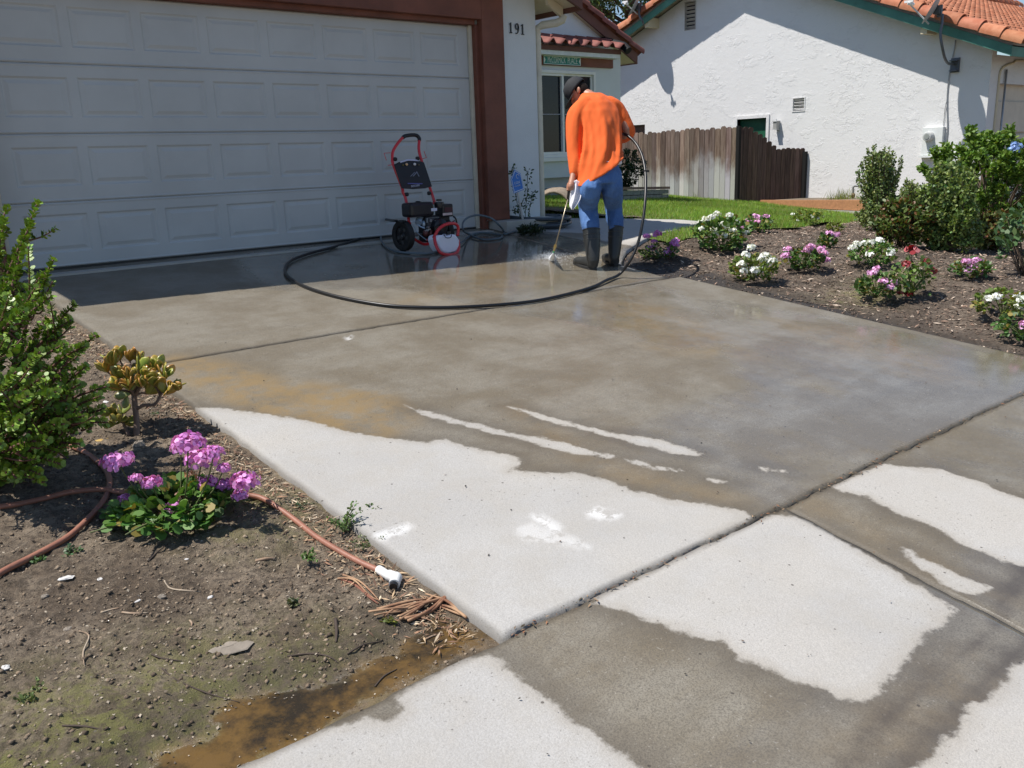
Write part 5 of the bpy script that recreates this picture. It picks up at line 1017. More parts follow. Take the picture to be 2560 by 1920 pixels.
weed(1486, 622, .07, .09, 90, (.22, .24, .12), 'pale weed growing from the walkway joint between the boots', fz=lambda x, y: zwalk(x, y) if x > .1 else SL*y, ls=.028, grp=None)
# weeds round the lawn and strip
for (x, y, lab) in ((1765, 497, 'tuft of taller grass at the foot of the faded fence'), (2105, 500, 'dry grass tuft beside the standpipe')):
    b_ = hit(x, y, lambda a, c: float(zlawn(a, c))) if y != 500 else np.array(onX(2105, 500, 10.7)); n = 160; P = b_+np.stack([RNG.normal(0, .16, n), RNG.normal(0, .16, n), np.zeros(n)], 1)
    o = leaves('grass_tuft', P, np.stack([RNG.normal(0, .35, n), RNG.normal(0, .35, n), np.ones(n)], 1), RNG.normal(0, 1, (n, 3)), RNG.uniform(.12, .30, n), .012, leafcol(n, (.22, .25, .07), .2), M_GRASS, None, 'blade'); tag(o, lab, 'grass')
# pine tree far behind between the roofs
tb_ = Vector(at(1585, 380, 33.)); tb_.z = -.8; e = empty('pine_tree', tb_); tag(e, 'tall dark green tree seen between the two tiled roofs', 'tree'); m = MB(); m.tube([(0, 0, 0), (.1, .1, 4), (.0, .2, 8), (.1, .1, 11.5)], [.4, .32, .2, .05], 10, sm=4)
tr_ = m; P = []; Dd = []
for k in range(420):
    z = RNG.uniform(2.2, 11.5); r = 3.3*(1-((z-5.5)/7.)**2)**.5 if abs(z-5.5) < 7 else .4; a = RNG.uniform(0, 6.28); rr = r*RNG.uniform(.35, 1.08); c = np.array([math.cos(a)*rr, math.sin(a)*rr, z]); 
    if k % 6 == 0: tr_.tube([(0, 0, z-.9), tuple(c*np.array([.5, .5, 1])-np.array([0, 0, .3])), tuple(c)], [.07, .04, .015], 5)
    n = 75; q = c+RNG.normal(0, .34, (n, 3))*np.array([1, 1, .75]); P.append(q); Dd.append(nrm(q-np.array([0, 0, z-1.2]))+RNG.normal(0, .5, (n, 3))-np.array([0, 0, .35]))
tr_.build('trunk', M_BARK, e, smooth=True); P = np.concatenate(P); leaves('crown', P+np.array(tb_), np.concatenate(Dd), RNG.normal(0, 1, P.shape), RNG.uniform(.22, .42, len(P)), .07, leafcol(len(P), (.075, .12, .048), .4), M_LEAF, e, 'rhomb')

# ================================================================== HOSES, PRESSURE WASHER, PERSON
def dz(x, y): return SL*min(y, 0)
M_RUB = pm('black_rubber_hose', (.009, .009, .010), .38, .1, 10); M_GH = pm('grey_green_hose', (.10, .13, .15), .4, .15, 12); M_BH = pm('terracotta_hose', (.30, .13, .085), .5, .15, 14, .2, 50)
def ground_hose(pts, r, fz): return [Vector((*(q := hit(x, y, fz))[:2], float(fz(q[0], q[1]))+r+dzz)) for x, y, dzz in pts]
fz0 = lambda x, y: float(SL*min(y, 0)+.004)
k = 2560/2212.
PD = 8.45
hp = [(968, 556, .22), (945, 572, .10), (926, 590, .01), (880, 606, .0), (833, 621, 0), (770, 638, 0), (728, 655, 0), (713, 674, 0), (720, 694, 0), (760, 719, 0), (826, 741, 0), (905, 758, 0), (984, 769, 0), (1070, 773, 0), (1150, 772, 0), (1250, 766, 0), (1340, 756, 0), (1420, 739, 0), (1482, 721, 0), (1516, 707, .01)]
P = ground_hose([(x, y, d) for x, y, d in hp], .013, fz0); P[0] = Vector(onY(1020, 556, -.75)); P.insert(1, Vector(onY(985, 552, -.78)))
air = [(1548, 686, 8.15), (1575, 652, 8.1), (1594, 610, 8.1), (1606, 560, 8.1), (1613, 500, 8.15), (1614, 440, 8.25), (1607, 395, 8.35), (1592, 362, 8.45), (1572, 341, 8.52), (1558, 335, 8.6), (1545, 336, 8.75), (1530, 345, 8.85)]
P += [Vector(at(x, y, D)) for x, y, D in air]
m = MB(); m.tube(P, .0135, 10, sm=6); hz = m.build('pressure_hose', M_RUB, smooth=True); tag(hz, 'long black pressure hose looping over the wet driveway up to the man', 'hose')
m = MB(); q = Vector(at(1613, 428, 8.27)); m.cbox(q+Vector((.012, 0, 0)), (.05, .035, .02)); o = m.build('hose_clip', M_BLACK, hz)
# grey garden hose feeding the washer, and its coil
g1_ = [(1148, 614, .01), (1170, 596, .0), (1185, 588, .0), (1205, 584, 0), (1240, 588, 0), (1256, 592, 0), (1245, 599, 0), (1205, 601, 0), (1172, 592, .02)]
L = ground_hose([(1025, 560, .2), (985, 560, .12), (962, 575, .03), (952, 596, 0), (962, 616, 0), (990, 631, 0), (1040, 636, 0), (1085, 634, 0)]+g1_, .011, fz0)
L += [Vector(onY(x, y, Y)) for x, y, Y in [(1158, 575, -.72), (1158, 556, -.66), (1172, 543, -.60), (1196, 538, -.58), (1228, 546, -.60), (1250, 565, -.64)]]+ground_hose([(1260, 582, .0), (1262, 588, 0), (1290, 580, 0)], .011, fz0)
m = MB(); m.tube(L, .0115, 9, sm=6); tag(m.build('garden_hose', M_GH, smooth=True), 'thin grey garden hose looping round the pressure washer wheel', 'hose', 'garden hoses')
cc_ = Vector(hit(1334, 566, lambda x, y: float(zwalk(x, y)))); pts = []; rr = .30
for i in range(8*22):
    t = i/22; a = t*2*math.pi; w = math.floor(t) % 4; R_ = .33+.05*math.sin(t*2.1)+.03*(w-1.5); x = cc_.x+.05+R_*math.cos(a)*1.12+.02*math.sin(t*3); y = cc_.y+R_*math.sin(a)*.95; pts.append(Vector((x, y, float(zwalk(x, y))+.026+.030*(t//2)+.012*math.sin(t*5))))
m = MB(); m.tube(pts, .021, 9); m.tube([pts[-1], pts[-1]+Vector((-.25, .1, -.02)), pts[-1]+Vector((-.42, .02, -.03)), pts[-1]+Vector((-.30, -.06, -.03)), pts[-1]+Vector((-.22, .0, -.02))], .0145, 9, sm=5); tag(m.build('garden_hose', pm('dark_grey_hose', (.045, .058, .07), .4, .15, 12), smooth=True), 'thick coil of dark grey hose piled beside the pale pillar', 'hose', 'garden hoses')
# brown hoses on the left soil
zsf = lambda x, y: float(zsoil(np.array([x]), np.array([y]))[0])
def bh(pts, r, lab, extra=None):
    P = ground_hose(pts, r, zsf); m = MB(); m.tube(P, r, 12, sm=6); o = m.build('garden_hose', M_BH, smooth=True); tag(o, lab, 'hose', 'brown hoses on the left soil bed'); return o, P
bh([(120, 1085, .0), (160, 1115, 0), (205, 1132, 0), (245, 1160, .0), (268, 1185, 0), (275, 1215, 0), (262, 1255, 0), (225, 1300, 0), (170, 1350, 0), (90, 1395, 0), (20, 1430, 0), (-60, 1475, 0), (-200, 1530, 0), (-420, 1560, 0)], .012, 'brown hose curving down from the succulent bush to the left edge')
o, P = bh([(-520, 1250, 0), (-300, 1290, 0), (-140, 1290, 0), (-40, 1278, .0), (40, 1268, 0), (110, 1253, .0), (180, 1243, .012), (262, 1242, .022), (310, 1243, .01), (420, 1240, 0), (530, 1238, 0), (600, 1243, 0), (650, 1250, 0), (690, 1272, .0), (740, 1308, 0), (790, 1348, 0), (850, 1385, 0), (900, 1412, 0), (948, 1436, .004)], .0115, 'long brown hose passing behind the geranium to the white elbow fitting')
pe = P[-1]; e = empty('pipe_elbow', pe); tag(e, 'white plastic elbow pipe with a black cap at the brown hose end', 'pipe fitting'); zf_ = lambda x, y: zsf(x, y)
a = Vector(hit(940, 1432, zsf))-pe; L = [Vector((0, 0, .004)), Vector(hit(968, 1447, zsf))-pe+Vector((0, 0, .016)), Vector(hit(988, 1455, zsf))-pe+Vector((0, 0, .018))]
m = MB(); m.tube(L, .0165, 14); d_ = (L[2]-L[1]).normalized(); m.tube([L[2]-d_*.03, L[2]+d_*.004], .021, 14); m.ball(L[2]+d_*.006, .0225, 14); b2 = Vector(hit(984, 1476, zsf))-pe+Vector((0, 0, .012)); m.tube([L[2]+d_*.006, L[2]*.3+b2*.7+d_*.002], .0205, 14); m.build('elbow', pm('white_pvc', (.78, .77, .74), .35, .06, 20), e, smooth=True, auto=50)
m = MB(); m.tube([L[2]*.3+b2*.7, b2], .015, 12); m.build('cap', M_BLACK, e, smooth=True, auto=50)
# pile of pulled roots
rt_ = empty('root_pile', hit(1100, 1530, zsf)); tag(rt_, 'tangle of pulled reddish-brown roots lying at the corner of the dry slab', 'roots'); L0 = Vector(rt_.location); m = MB()
Rts = [[(1240, 1545), (1200, 1540), (1150, 1520), (1110, 1505), (1070, 1500)], [(1210, 1550), (1160, 1535), (1120, 1512), (1060, 1495)], [(930, 1545), (990, 1535), (1040, 1520), (1080, 1500)], [(1000, 1550), (1050, 1530), (1085, 1505), (1095, 1490)], [(850, 1450), (890, 1462), (925, 1490), (945, 1510)], [(1140, 1490), (1110, 1505), (1060, 1520), (1000, 1530), (960, 1550)], [(1170, 1555), (1130, 1530), (1075, 1512)], [(1020, 1560), (1070, 1535), (1110, 1505), (1125, 1495)], [(950, 1530), (1010, 1520), (1070, 1505)]]
for q in Rts:
    for j in range(2):
        pp = [Vector(hit(x+RNG.uniform(-8, 8), y+RNG.uniform(-5, 5), zsf))-L0+Vector((0, 0, RNG.uniform(.004, .022))) for x, y in q]; m.tube(pp, [.0055*RNG.uniform(.5, 1)]*(len(pp)-1)+[.001], 6, sm=4)
m.build('roots', pm('root_brown', (.20, .085, .045), .8, .35, 8, c2=(.42, .26, .15)), rt_, smooth=True)
# twigs, pale chips and stones on the soil, each its own piece
TW = pm('twig_wood', (.30, .20, .13), .85, .3, 9, c2=(.42, .34, .25)); TD = pm('dark_twig', (.055, .038, .028), .8, .3, 9)
def twig(L, r, lab, mat=TW):
    P = [Vector((*(q := hit(x, y, zsf))[:2], q[2]+r*.7)) for x, y in L]; m = MB(); m.tube(P, [r]*(len(P)-1)+[r*.4], 6, sm=4); tag(m.build('twig', mat, smooth=True), lab, 'twig', 'twigs lying on the left soil')
twig(BL([(710, 782), (735, 815), (800, 825), (868, 830)]), .0028, 'pale curved twig in the middle of the soil'); twig(BL([(528, 920), (580, 925), (640, 922)]), .0035, 'short pale twig left of the flat stone'); twig(BL([(440, 920), (480, 908), (515, 900)]), .003, 'short pale twig pointing up to the right'); twig(BL([(820, 955), (830, 970), (815, 1000)]), .0035, 'small hooked pale twig')
twig(BL([(1105, 700), (1150, 690), (1190, 690)]), .006, 'thick split pale twig below the geranium', TW); twig(BL([(1450, 950), (1455, 1000), (1452, 1050)]), .006, 'dark stick near the puddle edge', TD); twig(BL([(1240, 1110), (1340, 1098), (1420, 1110), (1465, 1140)]), .0028, 'long thin dark twig above the puddle', TD); twig(BL([(1500, 1100), (1570, 1060), (1650, 1045)]), .003, 'dark branching twig by the puddle corner', TD)
twig(BL([(655, 1100), (700, 1118), (785, 1130)]), .003, 'thin dark twig on the mossy soil', TD); twig(BL([(700, 1160), (760, 1210), (900, 1270), (1035, 1308)]), .0026, 'long thin dark twig reaching the puddle', TD); twig(BL([(640, 700), (680, 660), (725, 625)]), .003, 'thin dark twig in the geranium shadow', TD); twig(BL([(1620, 1240), (1660, 1195), (1715, 1165)]), .003, 'dark twig lying in the brown puddle', TD)
twig(BL([(1465, 775), (1530, 800), (1590, 850), (1635, 885)]), .005, 'reddish stick left of the elbow fitting', pm('red_twig', (.20, .08, .05), .8)); twig(BL([(340, 1000), (385, 1020), (360, 1090), (365, 1150)]), .0025, 'thin pale root on the left soil'); twig(BL([(1840, 1035), (1880, 1018), (1918, 1018)]), .003, 'pale twig floating in the puddle corner'); twig(BL([(270, 1410), (360, 1412), (460, 1430)]), .003, 'dark twig in the lower left shade', TD)
SW = pm('white_stone', (.62, .60, .57), .8, .1, 20, .3); SG2 = pm('grey_stone', (.24, .205, .165), .85, .2, 12, .4)
def stone(x, y, w, h, lab, mat=SW, z=.4):
    c = Vector(hit(x, y, zsf)); D = depth(c)/2200; m = MB(); k = len(m.v); m.ball((0, 0, 0), (w*D/2, h*D*.8, w*D*.5*z), 8); m.v = [tuple(np.array(v)*(1+RNG.uniform(-.18, .18))) for v in m.v]; o = m.build('stone', mat, smooth=False); o.location = c; o.rotation_euler.z = RNG.uniform(0, 3); tag(o, lab, 'stone', 'loose stones and scraps on the left soil')
stone(163, 1445, 40, 16, 'bright white flat scrap near the left hose', SW, .15); stone(250, 1448, 14, 9, 'small white chip right of the white scrap'); stone(404, 1493, 16, 14, 'pinkish cube-shaped stone in the middle soil', SG2, .9); stone(345, 1502, 8, 18, 'narrow upright pale stone chip'); stone(170, 1572, 22, 14, 'pale grey stone at the left', SG2); stone(112, 1490, 18, 12, 'lilac-grey stone at the far left', SG2); stone(12, 1670, 26, 16, 'whitish stone at the left picture edge', SW); stone(348, 1116, 38, 20, 'lumpy pale stone between jade plant and geranium', SG2, .8); stone(252, 1100, 34, 12, 'yellow dead leaf under the succulent bush', pm('dead_leaf', (.50, .33, .10), .6), .12); stone(264, 1005, 22, 9, 'white chip left of the jade plant', SW, .3); stone(445, 1010, 14, 10, 'pale pebble right of the jade plant', SG2); stone(575, 1618, 110, 45, 'flat grey stone flush with the soil', SG2, .06); stone(466, 1398, 8, 8, 'tiny white chip below the geranium'); stone(1020, 1547, 10, 8, 'tiny white pebble at the roots'); stone(526, 1493, 18, 8, 'pale angular chip right of the cube-shaped stone')
# uncountable litter: chips on the mulch, crumbs on the soil
def litter(name, n, X, Y, Z, lmin, lmax, wr, cols, lab, kind='stuff', tilt=.25):
    a = RNG.uniform(0, 6.28, n); D = np.stack([np.cos(a), np.sin(a), RNG.normal(0, tilt, n)], 1); N_ = np.stack([RNG.normal(0, .4, n), RNG.normal(0, .4, n), np.ones(n)], 1); L = RNG.uniform(0, 1, n)**2*(lmax-lmin)+lmin; c = np.array(cols)[RNG.integers(0, len(cols), n)]*(1+RNG.normal(0, .25, (n, 1)))
    o = leaves(name, np.stack([X, Y, Z], 1), D, N_, L, L*wr, np.clip(c, .01, .8), pm('litter', (1, 1, 1), .85, .1, 30, vcol=True), shape='rhomb'); tag(o, lab, name.replace('_', ' '), kind=kind)
n = 60000; X = RNG.uniform(-.2, 9.5, n)**1.; Y = RNG.uniform(-6.5, .2, n); kx = inmul(X, Y) & (Y < lawn_edge(X)+.05) & (X > RE(Y)+.0) & (RNG.random(n) < np.where(X-RE(Y) < .45, .35, 1)); X = X[kx]; Y = Y[kx]
litter('wood_mulch', len(X), X, Y, zmul(X, Y)+.006, .014, .075, .22, [(.38, .28, .205), (.23, .155, .11), (.52, .42, .33), (.10, .065, .048), (.27, .175, .125)], 'brown wood-chip mulch spread over the flower bed')
n = 26000; X = RNG.uniform(-8, -5.03, n); Y = RNG.uniform(-6.48, -1.2, n); kx = (sdist(X, Y, PUD) > -.03); X = X[kx]; Y = Y[kx]; litter('soil_crumbs', len(X), X, Y, zsoil(X, Y)+.002, .003, .014, .7, [(.30, .25, .19), (.16, .125, .09), (.40, .34, .26), (.09, .065, .045)], 'small soil crumbs and bits of dry litter on the left bed')
def clods(name, n, X, Y, Z, smin, smax, cols, lab):
    o_ = np.array([(1, 0, 0), (-1, 0, 0), (0, 1, 0), (0, -1, 0), (0, 0, 1), (0, 0, -1)], float); f_ = np.array([(0, 2, 4), (2, 1, 4), (1, 3, 4), (3, 0, 4), (2, 0, 5), (1, 2, 5), (3, 1, 5), (0, 3, 5)])
    s_ = RNG.uniform(0, 1, n)**3*(smax-smin)+smin; V = o_[None]*s_[:, None, None]*RNG.uniform(.55, 1.2, (n, 6, 1))*np.array([1, 1, .7]); a = RNG.uniform(0, 6.28, n); c_, d_ = np.cos(a)[:, None], np.sin(a)[:, None]; V = np.stack([V[..., 0]*c_-V[..., 1]*d_, V[..., 0]*d_+V[..., 1]*c_, V[..., 2]], -1)
    V = V+np.stack([X, Y, Z], 1)[:, None]; F = (f_[None]+np.arange(n)[:, None, None]*6).reshape(-1, 3); C_ = np.repeat(np.array(cols)[RNG.integers(0, len(cols), n)]*(1+RNG.normal(0, .15, (n, 1))), 6, 0)
    tag(npmesh(name, V.reshape(-1, 3), F, pm('clod', (1, 1, 1), .95, .25, 60, .6, 200, vcol=True), col=np.clip(C_, .01, .8)), lab, 'soil', kind='stuff')
n = 46000; X = RNG.uniform(-8, -5.05, n); Y = RNG.uniform(-6.46, -1.2, n); kx = (sdist(X, Y, PUD) > .0) & (RNG.random(n) < .25+.9*vnoise(X, Y, 3.1, 77)**1.5); X = X[kx]; Y = Y[kx]
clods('soil_clods', len(X), X, Y, zsoil(X, Y)+.0005, .002, .013, [(.27, .20, .135), (.20, .145, .098), (.34, .26, .18), (.13, .095, .065)], 'rough little soil clods over the left bed')
n = 9000; X = RNG.uniform(-.1, 6, n); Y = RNG.uniform(-6.4, -1.5, n); kx = inmul(X, Y) & (Y < lawn_edge(X)) & (X > RE(Y)+.02); X = X[kx]; Y = Y[kx]
clods('mulch_clods', len(X), X, Y, zmul(X, Y)+.003, .005, .022, [(.14, .10, .075), (.09, .065, .05), (.20, .15, .11)], 'dark lumps of mulch over the flower bed')
n = 4200; Y = RNG.uniform(-6.4, -1.5, n); X = -5.06-np.abs(RNG.normal(0, .10, n)); litter('dry_litter', n, X, Y, zsoil(X, Y)+.006, .012, .055, .16, [(.42, .30, .18), (.30, .17, .10), (.50, .40, .28), (.20, .11, .07)], 'dry needle and bark litter along the slab edge')
n = 900; X = RNG.uniform(-8.5, 2, n); Y = RNG.uniform(-8.5, -.5, n); kx = ((X > -5) & (Y > -6.4) & (X < -.2)) | (Y < -6.6); X = X[kx]; Y = Y[kx]; litter('concrete_specks', len(X), X, Y, SL*Y+.004, .004, .016, .6, [(.05, .04, .03), (.03, .025, .02), (.16, .1, .06)], 'tiny dark specks scattered over the concrete')
n = 500; t = RNG.random(n); X = -5.0+6.8*t**1.3; Y = -6.51+RNG.normal(0, .012, n)-.012*(X+5)/5; litter('joint_debris', n, X, Y, SL*Y+.002, .008, .03, .3, [(.22, .10, .05), (.30, .2, .12), (.08, .06, .03)], 'brown debris caught in the driveway joint')

# ---- pressure washer
pw = empty('pressure_washer', (-1.36, -.85, -.09)); O = Vector(pw.location); tag(pw, 'red-framed petrol pressure washer on black wheels before the garage door', 'pressure washer')
MY = lambda x, y, Y: Vector(onY(x, y, Y))-O
yl = lambda py: -.78+(553-py)/213*.26
m = MB(); lp = [(1022, 556), (1020, 530), (1016, 505), (1012, 490), (1007, 480), (1005, 468), (983, 412), (981, 396), (982, 380), (991, 363), (1003, 348), (1012, 341), (1030, 338), (1043, 340), (1048, 348), (1047, 372), (1051, 392), (1056, 408), (1075, 470), (1081, 488), (1087, 508)]
m.tube([MY(x, y, yl(y)) for x, y in lp], .0155, 10, sm=3); m.build('handle', M_RED, pw, smooth=True)
m = MB(); m.tube([MY(x, y, yl(y)) for x, y in [(1007, 344.5), (1013, 340), (1030, 337.5), (1042, 339), (1048, 346), (1048, 352)]], .0195, 10, sm=4); m.build('grip', M_BLACK, pw, smooth=True)
m = MB(); m.tube([MY(1020, 512, -.76), MY(1090, 508, -.76)], .013, 8); m.tube([MY(976, 382, -.56), MY(960, 383, -.58), MY(966, 401, -.60)], .004, 6); m.build('crossbar', M_RED, pw, smooth=True)
MB().tube([MY(1056, 397, -.58), MY(1066, 394, -.6), MY(1060, 378, -.62)], .004, 6).build('hose_hook', M_RED, pw); MB().tube([MY(983, 412, -.60), MY(970, 413, -.62)], .004, 6).build('hose_hook', M_RED, pw)
for (x, y) in ((988, 398), (1044, 396), (1017, 486), (1073, 483)):
    m = MB(); c = MY(x, y, yl(y)-.02); m.lathe([(.016, -.02), (.02, -.01), (.02, .01), (.012, .02)], c, (1, -.4, 0), 12); m.build('clamp_knob', M_BLACK, pw, smooth=True, auto=40)
pc = [(984, 411), (1002, 402), (1020, 399), (1040, 400), (1058, 405), (1078, 465), (1060, 470), (1030, 472), (1003, 470)]
m = MB(); m.prism([MY(x, y, yl(y)-.035) for x, y in pc], (0, -.02, -.006)); pn = m.build('control_panel', M_BLACK, pw, bevel=.005)
m = MB(); pq = [(999, 404), (1020, 397.5), (1042, 399), (1047, 403), (1020, 401.5), (1001, 407)]; m.prism([MY(x, y, yl(y)-.058) for x, y in pq], (0, -.003, 0)); m.build('decal', pm('decal_lilac', (.50, .50, .62), .4), pn)
for (x, y, c) in ((1016, 410.5, (.75, .5, .28)), (1036, 410, (.75, .75, .78)), (1007, 412, (.16, .14, .03)), (1046, 411.5, (.12, .10, .05))):
    m = MB(); q = MY(x, y, yl(y)-.058); r = .013 if x in (1016, 1036) else .007; m.lathe([(r, 0), (r, .012), (r*.5, .014)], q, (0, -1, -.3), 14); m.lathe([(r*.35, .0145), (r*.3, .018)], q, (0, -1, -.3), 8); m.build('nozzle_tip', pm('tip%d' % x, c, .4), pn)
m = MB(); W3 = pm('label_white', (.60, .62, .75), .4)
for t, (x, wd_) in enumerate(((1025.5, 3.0), (1029.5, 3.), (1033.5, 3.), (1037.5, 3.), (1041.5, 3.), (1045.5, 3.), (1049.5, 3.), (1053.5, 2.6))):
    pass
lab_c = MY(1038.5, 464.5, yl(464)-.060); Rp = Matrix.Rotation(rad(-14), 3, 'X') @ RFACE @ Matrix.Rotation(rad(4), 3, 'Z')
tt = text_mesh('0ESSS009', .028, lab_c, Rp, W3, 'lettering', pn, ext=.001)
m = MB(); m.prism([MY(x, y, yl(y)-.058) for x, y in [(1019, 457.5), (1056, 458), (1056, 460.5), (1019, 460)]], (0, -.002, 0)); m.build('decal', pm('decal_blue', (.10, .10, .30), .4), pn)
m = MB()
for tri in ([(1025, 441), (1036, 430), (1037, 431), (1028, 441)], [(1031, 441), (1042, 428), (1049, 441), (1046, 441), (1042, 432), (1034, 441)]): m.prism([MY(x, y, yl(y)-.058) for x, y in tri], (0, -.002, 0))
m.build('emblem', pm('emblem_grey', (.16, .17, .22), .4), pn)
def wheel(x, Y, z, r):
    c = Vector((x, Y, z))-O; m = MB(); ax = (1, .08, 0); m.lathe([(r*.62, -.026), (r*.78, -.036), (r*.95, -.032), (r, -.018), (r, .018), (r*.95, .032), (r*.78, .036), (r*.62, .026)], c, ax, 32, cap=False); m.build('tyre', pm('tyre_black', (.012, .012, .012), .7, .2, 20, .3, 90), pw, smooth=True, auto=50) if False else None
    w = empty('wheel', (0, 0, 0)); w.parent = pw; t = m.build('tyre', pm('tyre_black', (.012, .012, .012), .7, .2, 20, .3, 90), w, smooth=True, auto=50)
    m = MB(); m.lathe([(r*.0+.02, -.02), (r*.2, -.026), (r*.26, -.012), (r*.62, -.012), (r*.64, -.026), (r*.64, .026), (r*.6, .01), (.02, .01)], c, ax, 24); m.build('rim', M_BLACK, w, smooth=True, auto=40)
    A = frame(ax)
    for k in range(5):
        m = MB(); a = 2*math.pi*k/5+.3; q = c+A[0]*math.cos(a)*r*.46+A[1]*math.sin(a)*r*.46-A[2]*.0135; m.ball(q, (.004, .022, .022), 8); m.build('rim_hole', pm('rim_grey', (.05, .05, .05), .6), w)
wheel(-1.60, -.80, -.084+.158, .158); wheel(-1.10, -.80, -.084+.158, .158)
m = MB(); m.tube([Vector((-1.62, -.80, .074))-O, Vector((-1.08, -.80, .074))-O], .012, 8); m.build('axle', M_STEEL, pw)
m = MB(); lp = [(1046, 604, -.82), (1056, 609, -.88), (1066, 610.5, -.94), (1077, 606, -1.0), (1086, 591, -1.06), (1096, 574, -1.08), (1110, 563, -1.08), (1126, 558.5, -1.06), (1139, 560, -1.04), (1145.5, 569, -1.03), (1144, 590, -1.03)]
m.tube([MY(*p) for p in lp], .0165, 10, sm=4); m.build('frame_rail', M_RED, pw, smooth=True)
m = MB(); lp = [(1086, 590, -1.08), (1089, 611, -1.12), (1098, 628, -1.16), (1110, 635.5, -1.18), (1127, 637, -1.18), (1141, 632, -1.16), (1147, 621, -1.13), (1145, 600, -1.08)]
m.tube([MY(*p) for p in lp], .0165, 10, sm=4); m.tube([MY(1024, 556, -.79), MY(1030, 590, -.80), MY(1046, 604, -.82)], .015, 8, sm=3); m.tube([MY(1066, 600, -.9), MY(1110, 596, -.9)], .014, 8); m.build('foot_rail', M_RED, pw, smooth=True)
m = MB(); a = MY(1093, 590, -1.10); fz_ = [(1096, 590), (1108, 587), (1112, 590), (1126, 590), (1131, 585.5), (1140, 587), (1149, 600), (1148.5, 617), (1143, 629), (1120, 634), (1106, 630), (1098, 618), (1093, 600)]
m.prism([MY(x, y, -1.13) for x, y in fz_], (-.02, .15, .0)); tk = m.build('detergent_tank', pm('white_tank', (.80, .81, .90), .45, .04, 6), pw, smooth=True, auto=35, bevel=.014)
m = MB(); m.lathe([(.026, 0), (.028, .02), (.024, .03)], MY(1121, 586, -1.07), (0, 0, 1), 16); m.tube([MY(1110, 586, -1.135), MY(1115, 594, -1.15), (MY(1126, 594, -1.15)), MY(1129, 587, -1.135)], .004, 6, sm=3); m.build('cap', M_BLACK, tk, smooth=True, auto=40)
# engine
BK = pm('engine_black', (.014, .014, .017), .28, .2, 6); Ye = -.93
def ebox(x0, y0, x1, y1, Y, dep, name, mat, bev=.01, par=pw, tl=0):
    a, b = MY(x0, y0, Y), MY(x1, y1, Y); m = MB(); m.box((min(a.x, b.x), a.y, min(a.z, b.z)), (max(a.x, b.x), a.y+dep, max(a.z, b.z))); return m.build(name, mat, par, bevel=bev)
ft = ebox(1026, 508, 1088, 540, Ye, .19, 'fuel_tank', BK, .03); ebox(1078, 521, 1093, 527, Ye-.003, .002, 'decal', W3, 0, ft)
m = MB(); m.lathe([(.028, 0), (.03, .015), (.02, .022)], MY(1045, 508, Ye+.1), (0, 0, 1), 16); m.build('fuel_cap', BK, ft, smooth=True, auto=40)
ac = ebox(1106, 511, 1134, 541, Ye+.0, .15, 'air_cleaner', BK, .012); ebox(1107, 533, 1131, 537, Ye-.003, .002, 'decal', pm('decal_pink', (.55, .45, .45), .4), 0, ac); ebox(1112, 519, 1132, 529, Ye-.003, .002, 'decal', pm('decal_maroon', (.06, .012, .02), .4), 0, ac)
m = MB(); m.lathe([(.0, -.03), (.05, -.03), (.055, 0), (.05, .03), (0, .03)], MY(1098, 512, Ye+.06), (0, 0, 1), 16, cap=False); m.lathe([(.03, .03), (.03, .05), (0, .05)], MY(1098, 510, Ye+.06), (0, 0, 1), 12, cap=False); m.build('air_intake', BK, pw, smooth=True, auto=40)
m = MB(); c = MY(1105, 568, -.98)
m.lathe([(.0, .0), (.05, .0), (.085, .015), (.092, .05), (.092, .12)], c+Vector((0, .0, .0)), (0, 1, 0), 24, cap=False)
m.build('recoil_housing', BK, pw, smooth=True, auto=40)
ebox(1064, 541, 1128, 600, Ye+.04, .15, 'crankcase', pm('crankcase_dark', (.02, .02, .022), .5, .3, 10), .012)
m = MB()
for k in range(7): a, b = MY(1070, 544+k*3.2, Ye+.02), MY(1098, 545.6+k*3.2, Ye+.02); m.box((a.x, a.y, b.z), (b.x, a.y+.05, a.z))
m.build('cooling_fins', M_STEEL2, pw)
m = MB(); m.tube([MY(1128, 557, -1.0), MY(1137, 551, -1.02)], .006, 6); m.tube([MY(1133, 541, -1.03), MY(1139, 546, -1.03), MY(1142, 558, -1.03)], .009, 8, sm=3); m.build('starter_handle', M_BLACK, pw, smooth=True)
m = MB(); m.lathe([(.0, -.05), (.034, -.05), (.036, -.02), (.03, .03), (.034, .05), (0, .05)], MY(1048, 550, -.86), (.6, .5, .5), 10, cap=False); m.ball(MY(1059, 560, -.88), (.02, .02, .035), 8); m.tube([MY(1040, 558, -.86), MY(1050, 566, -.88), MY(1062, 571, -.9)], .008, 8, sm=3); m.build('pump', pm('pump_aluminium', (.42, .52, .62), .35, .15, 10, metal=.5), pw, smooth=True, auto=40)
m = MB()
for (x, y, dx, dy) in ((1067, 545, 2, 12), (1075, 548, 3, 7), (1062, 575, 9, 3), (1068, 572, 8, 3), (1087, 551, 5, 1.6), (1068, 567, 5, 2)): a = MY(x, y, Ye-.01); b = MY(x+dx, y+dy, Ye-.01); m.box((a.x, a.y-.01, b.z), (b.x, a.y+.02, a.z))
m.build('linkage', M_STEEL, pw, bevel=.002)
m = MB(); m.tube([MY(1034, 562, -.88), MY(1042, 580, -.9), (MY(1053, 590, -.92)), MY(1066, 600, -1.0)], .004, 6, sm=4); m.build('detergent_hose', pm('clear_hose', (.30, .38, .45), .3), pw, smooth=True)
m = MB(); m.ball(MY(1064, 583, -.93), (.03, .03, .035), 10); m.tube([MY(1075, 590, -.94), MY(1078, 575, -.93)], .016, 8); m.build('pressure_regulator', pm('regulator_red_brown', (.12, .03, .025), .4), pw, smooth=True)

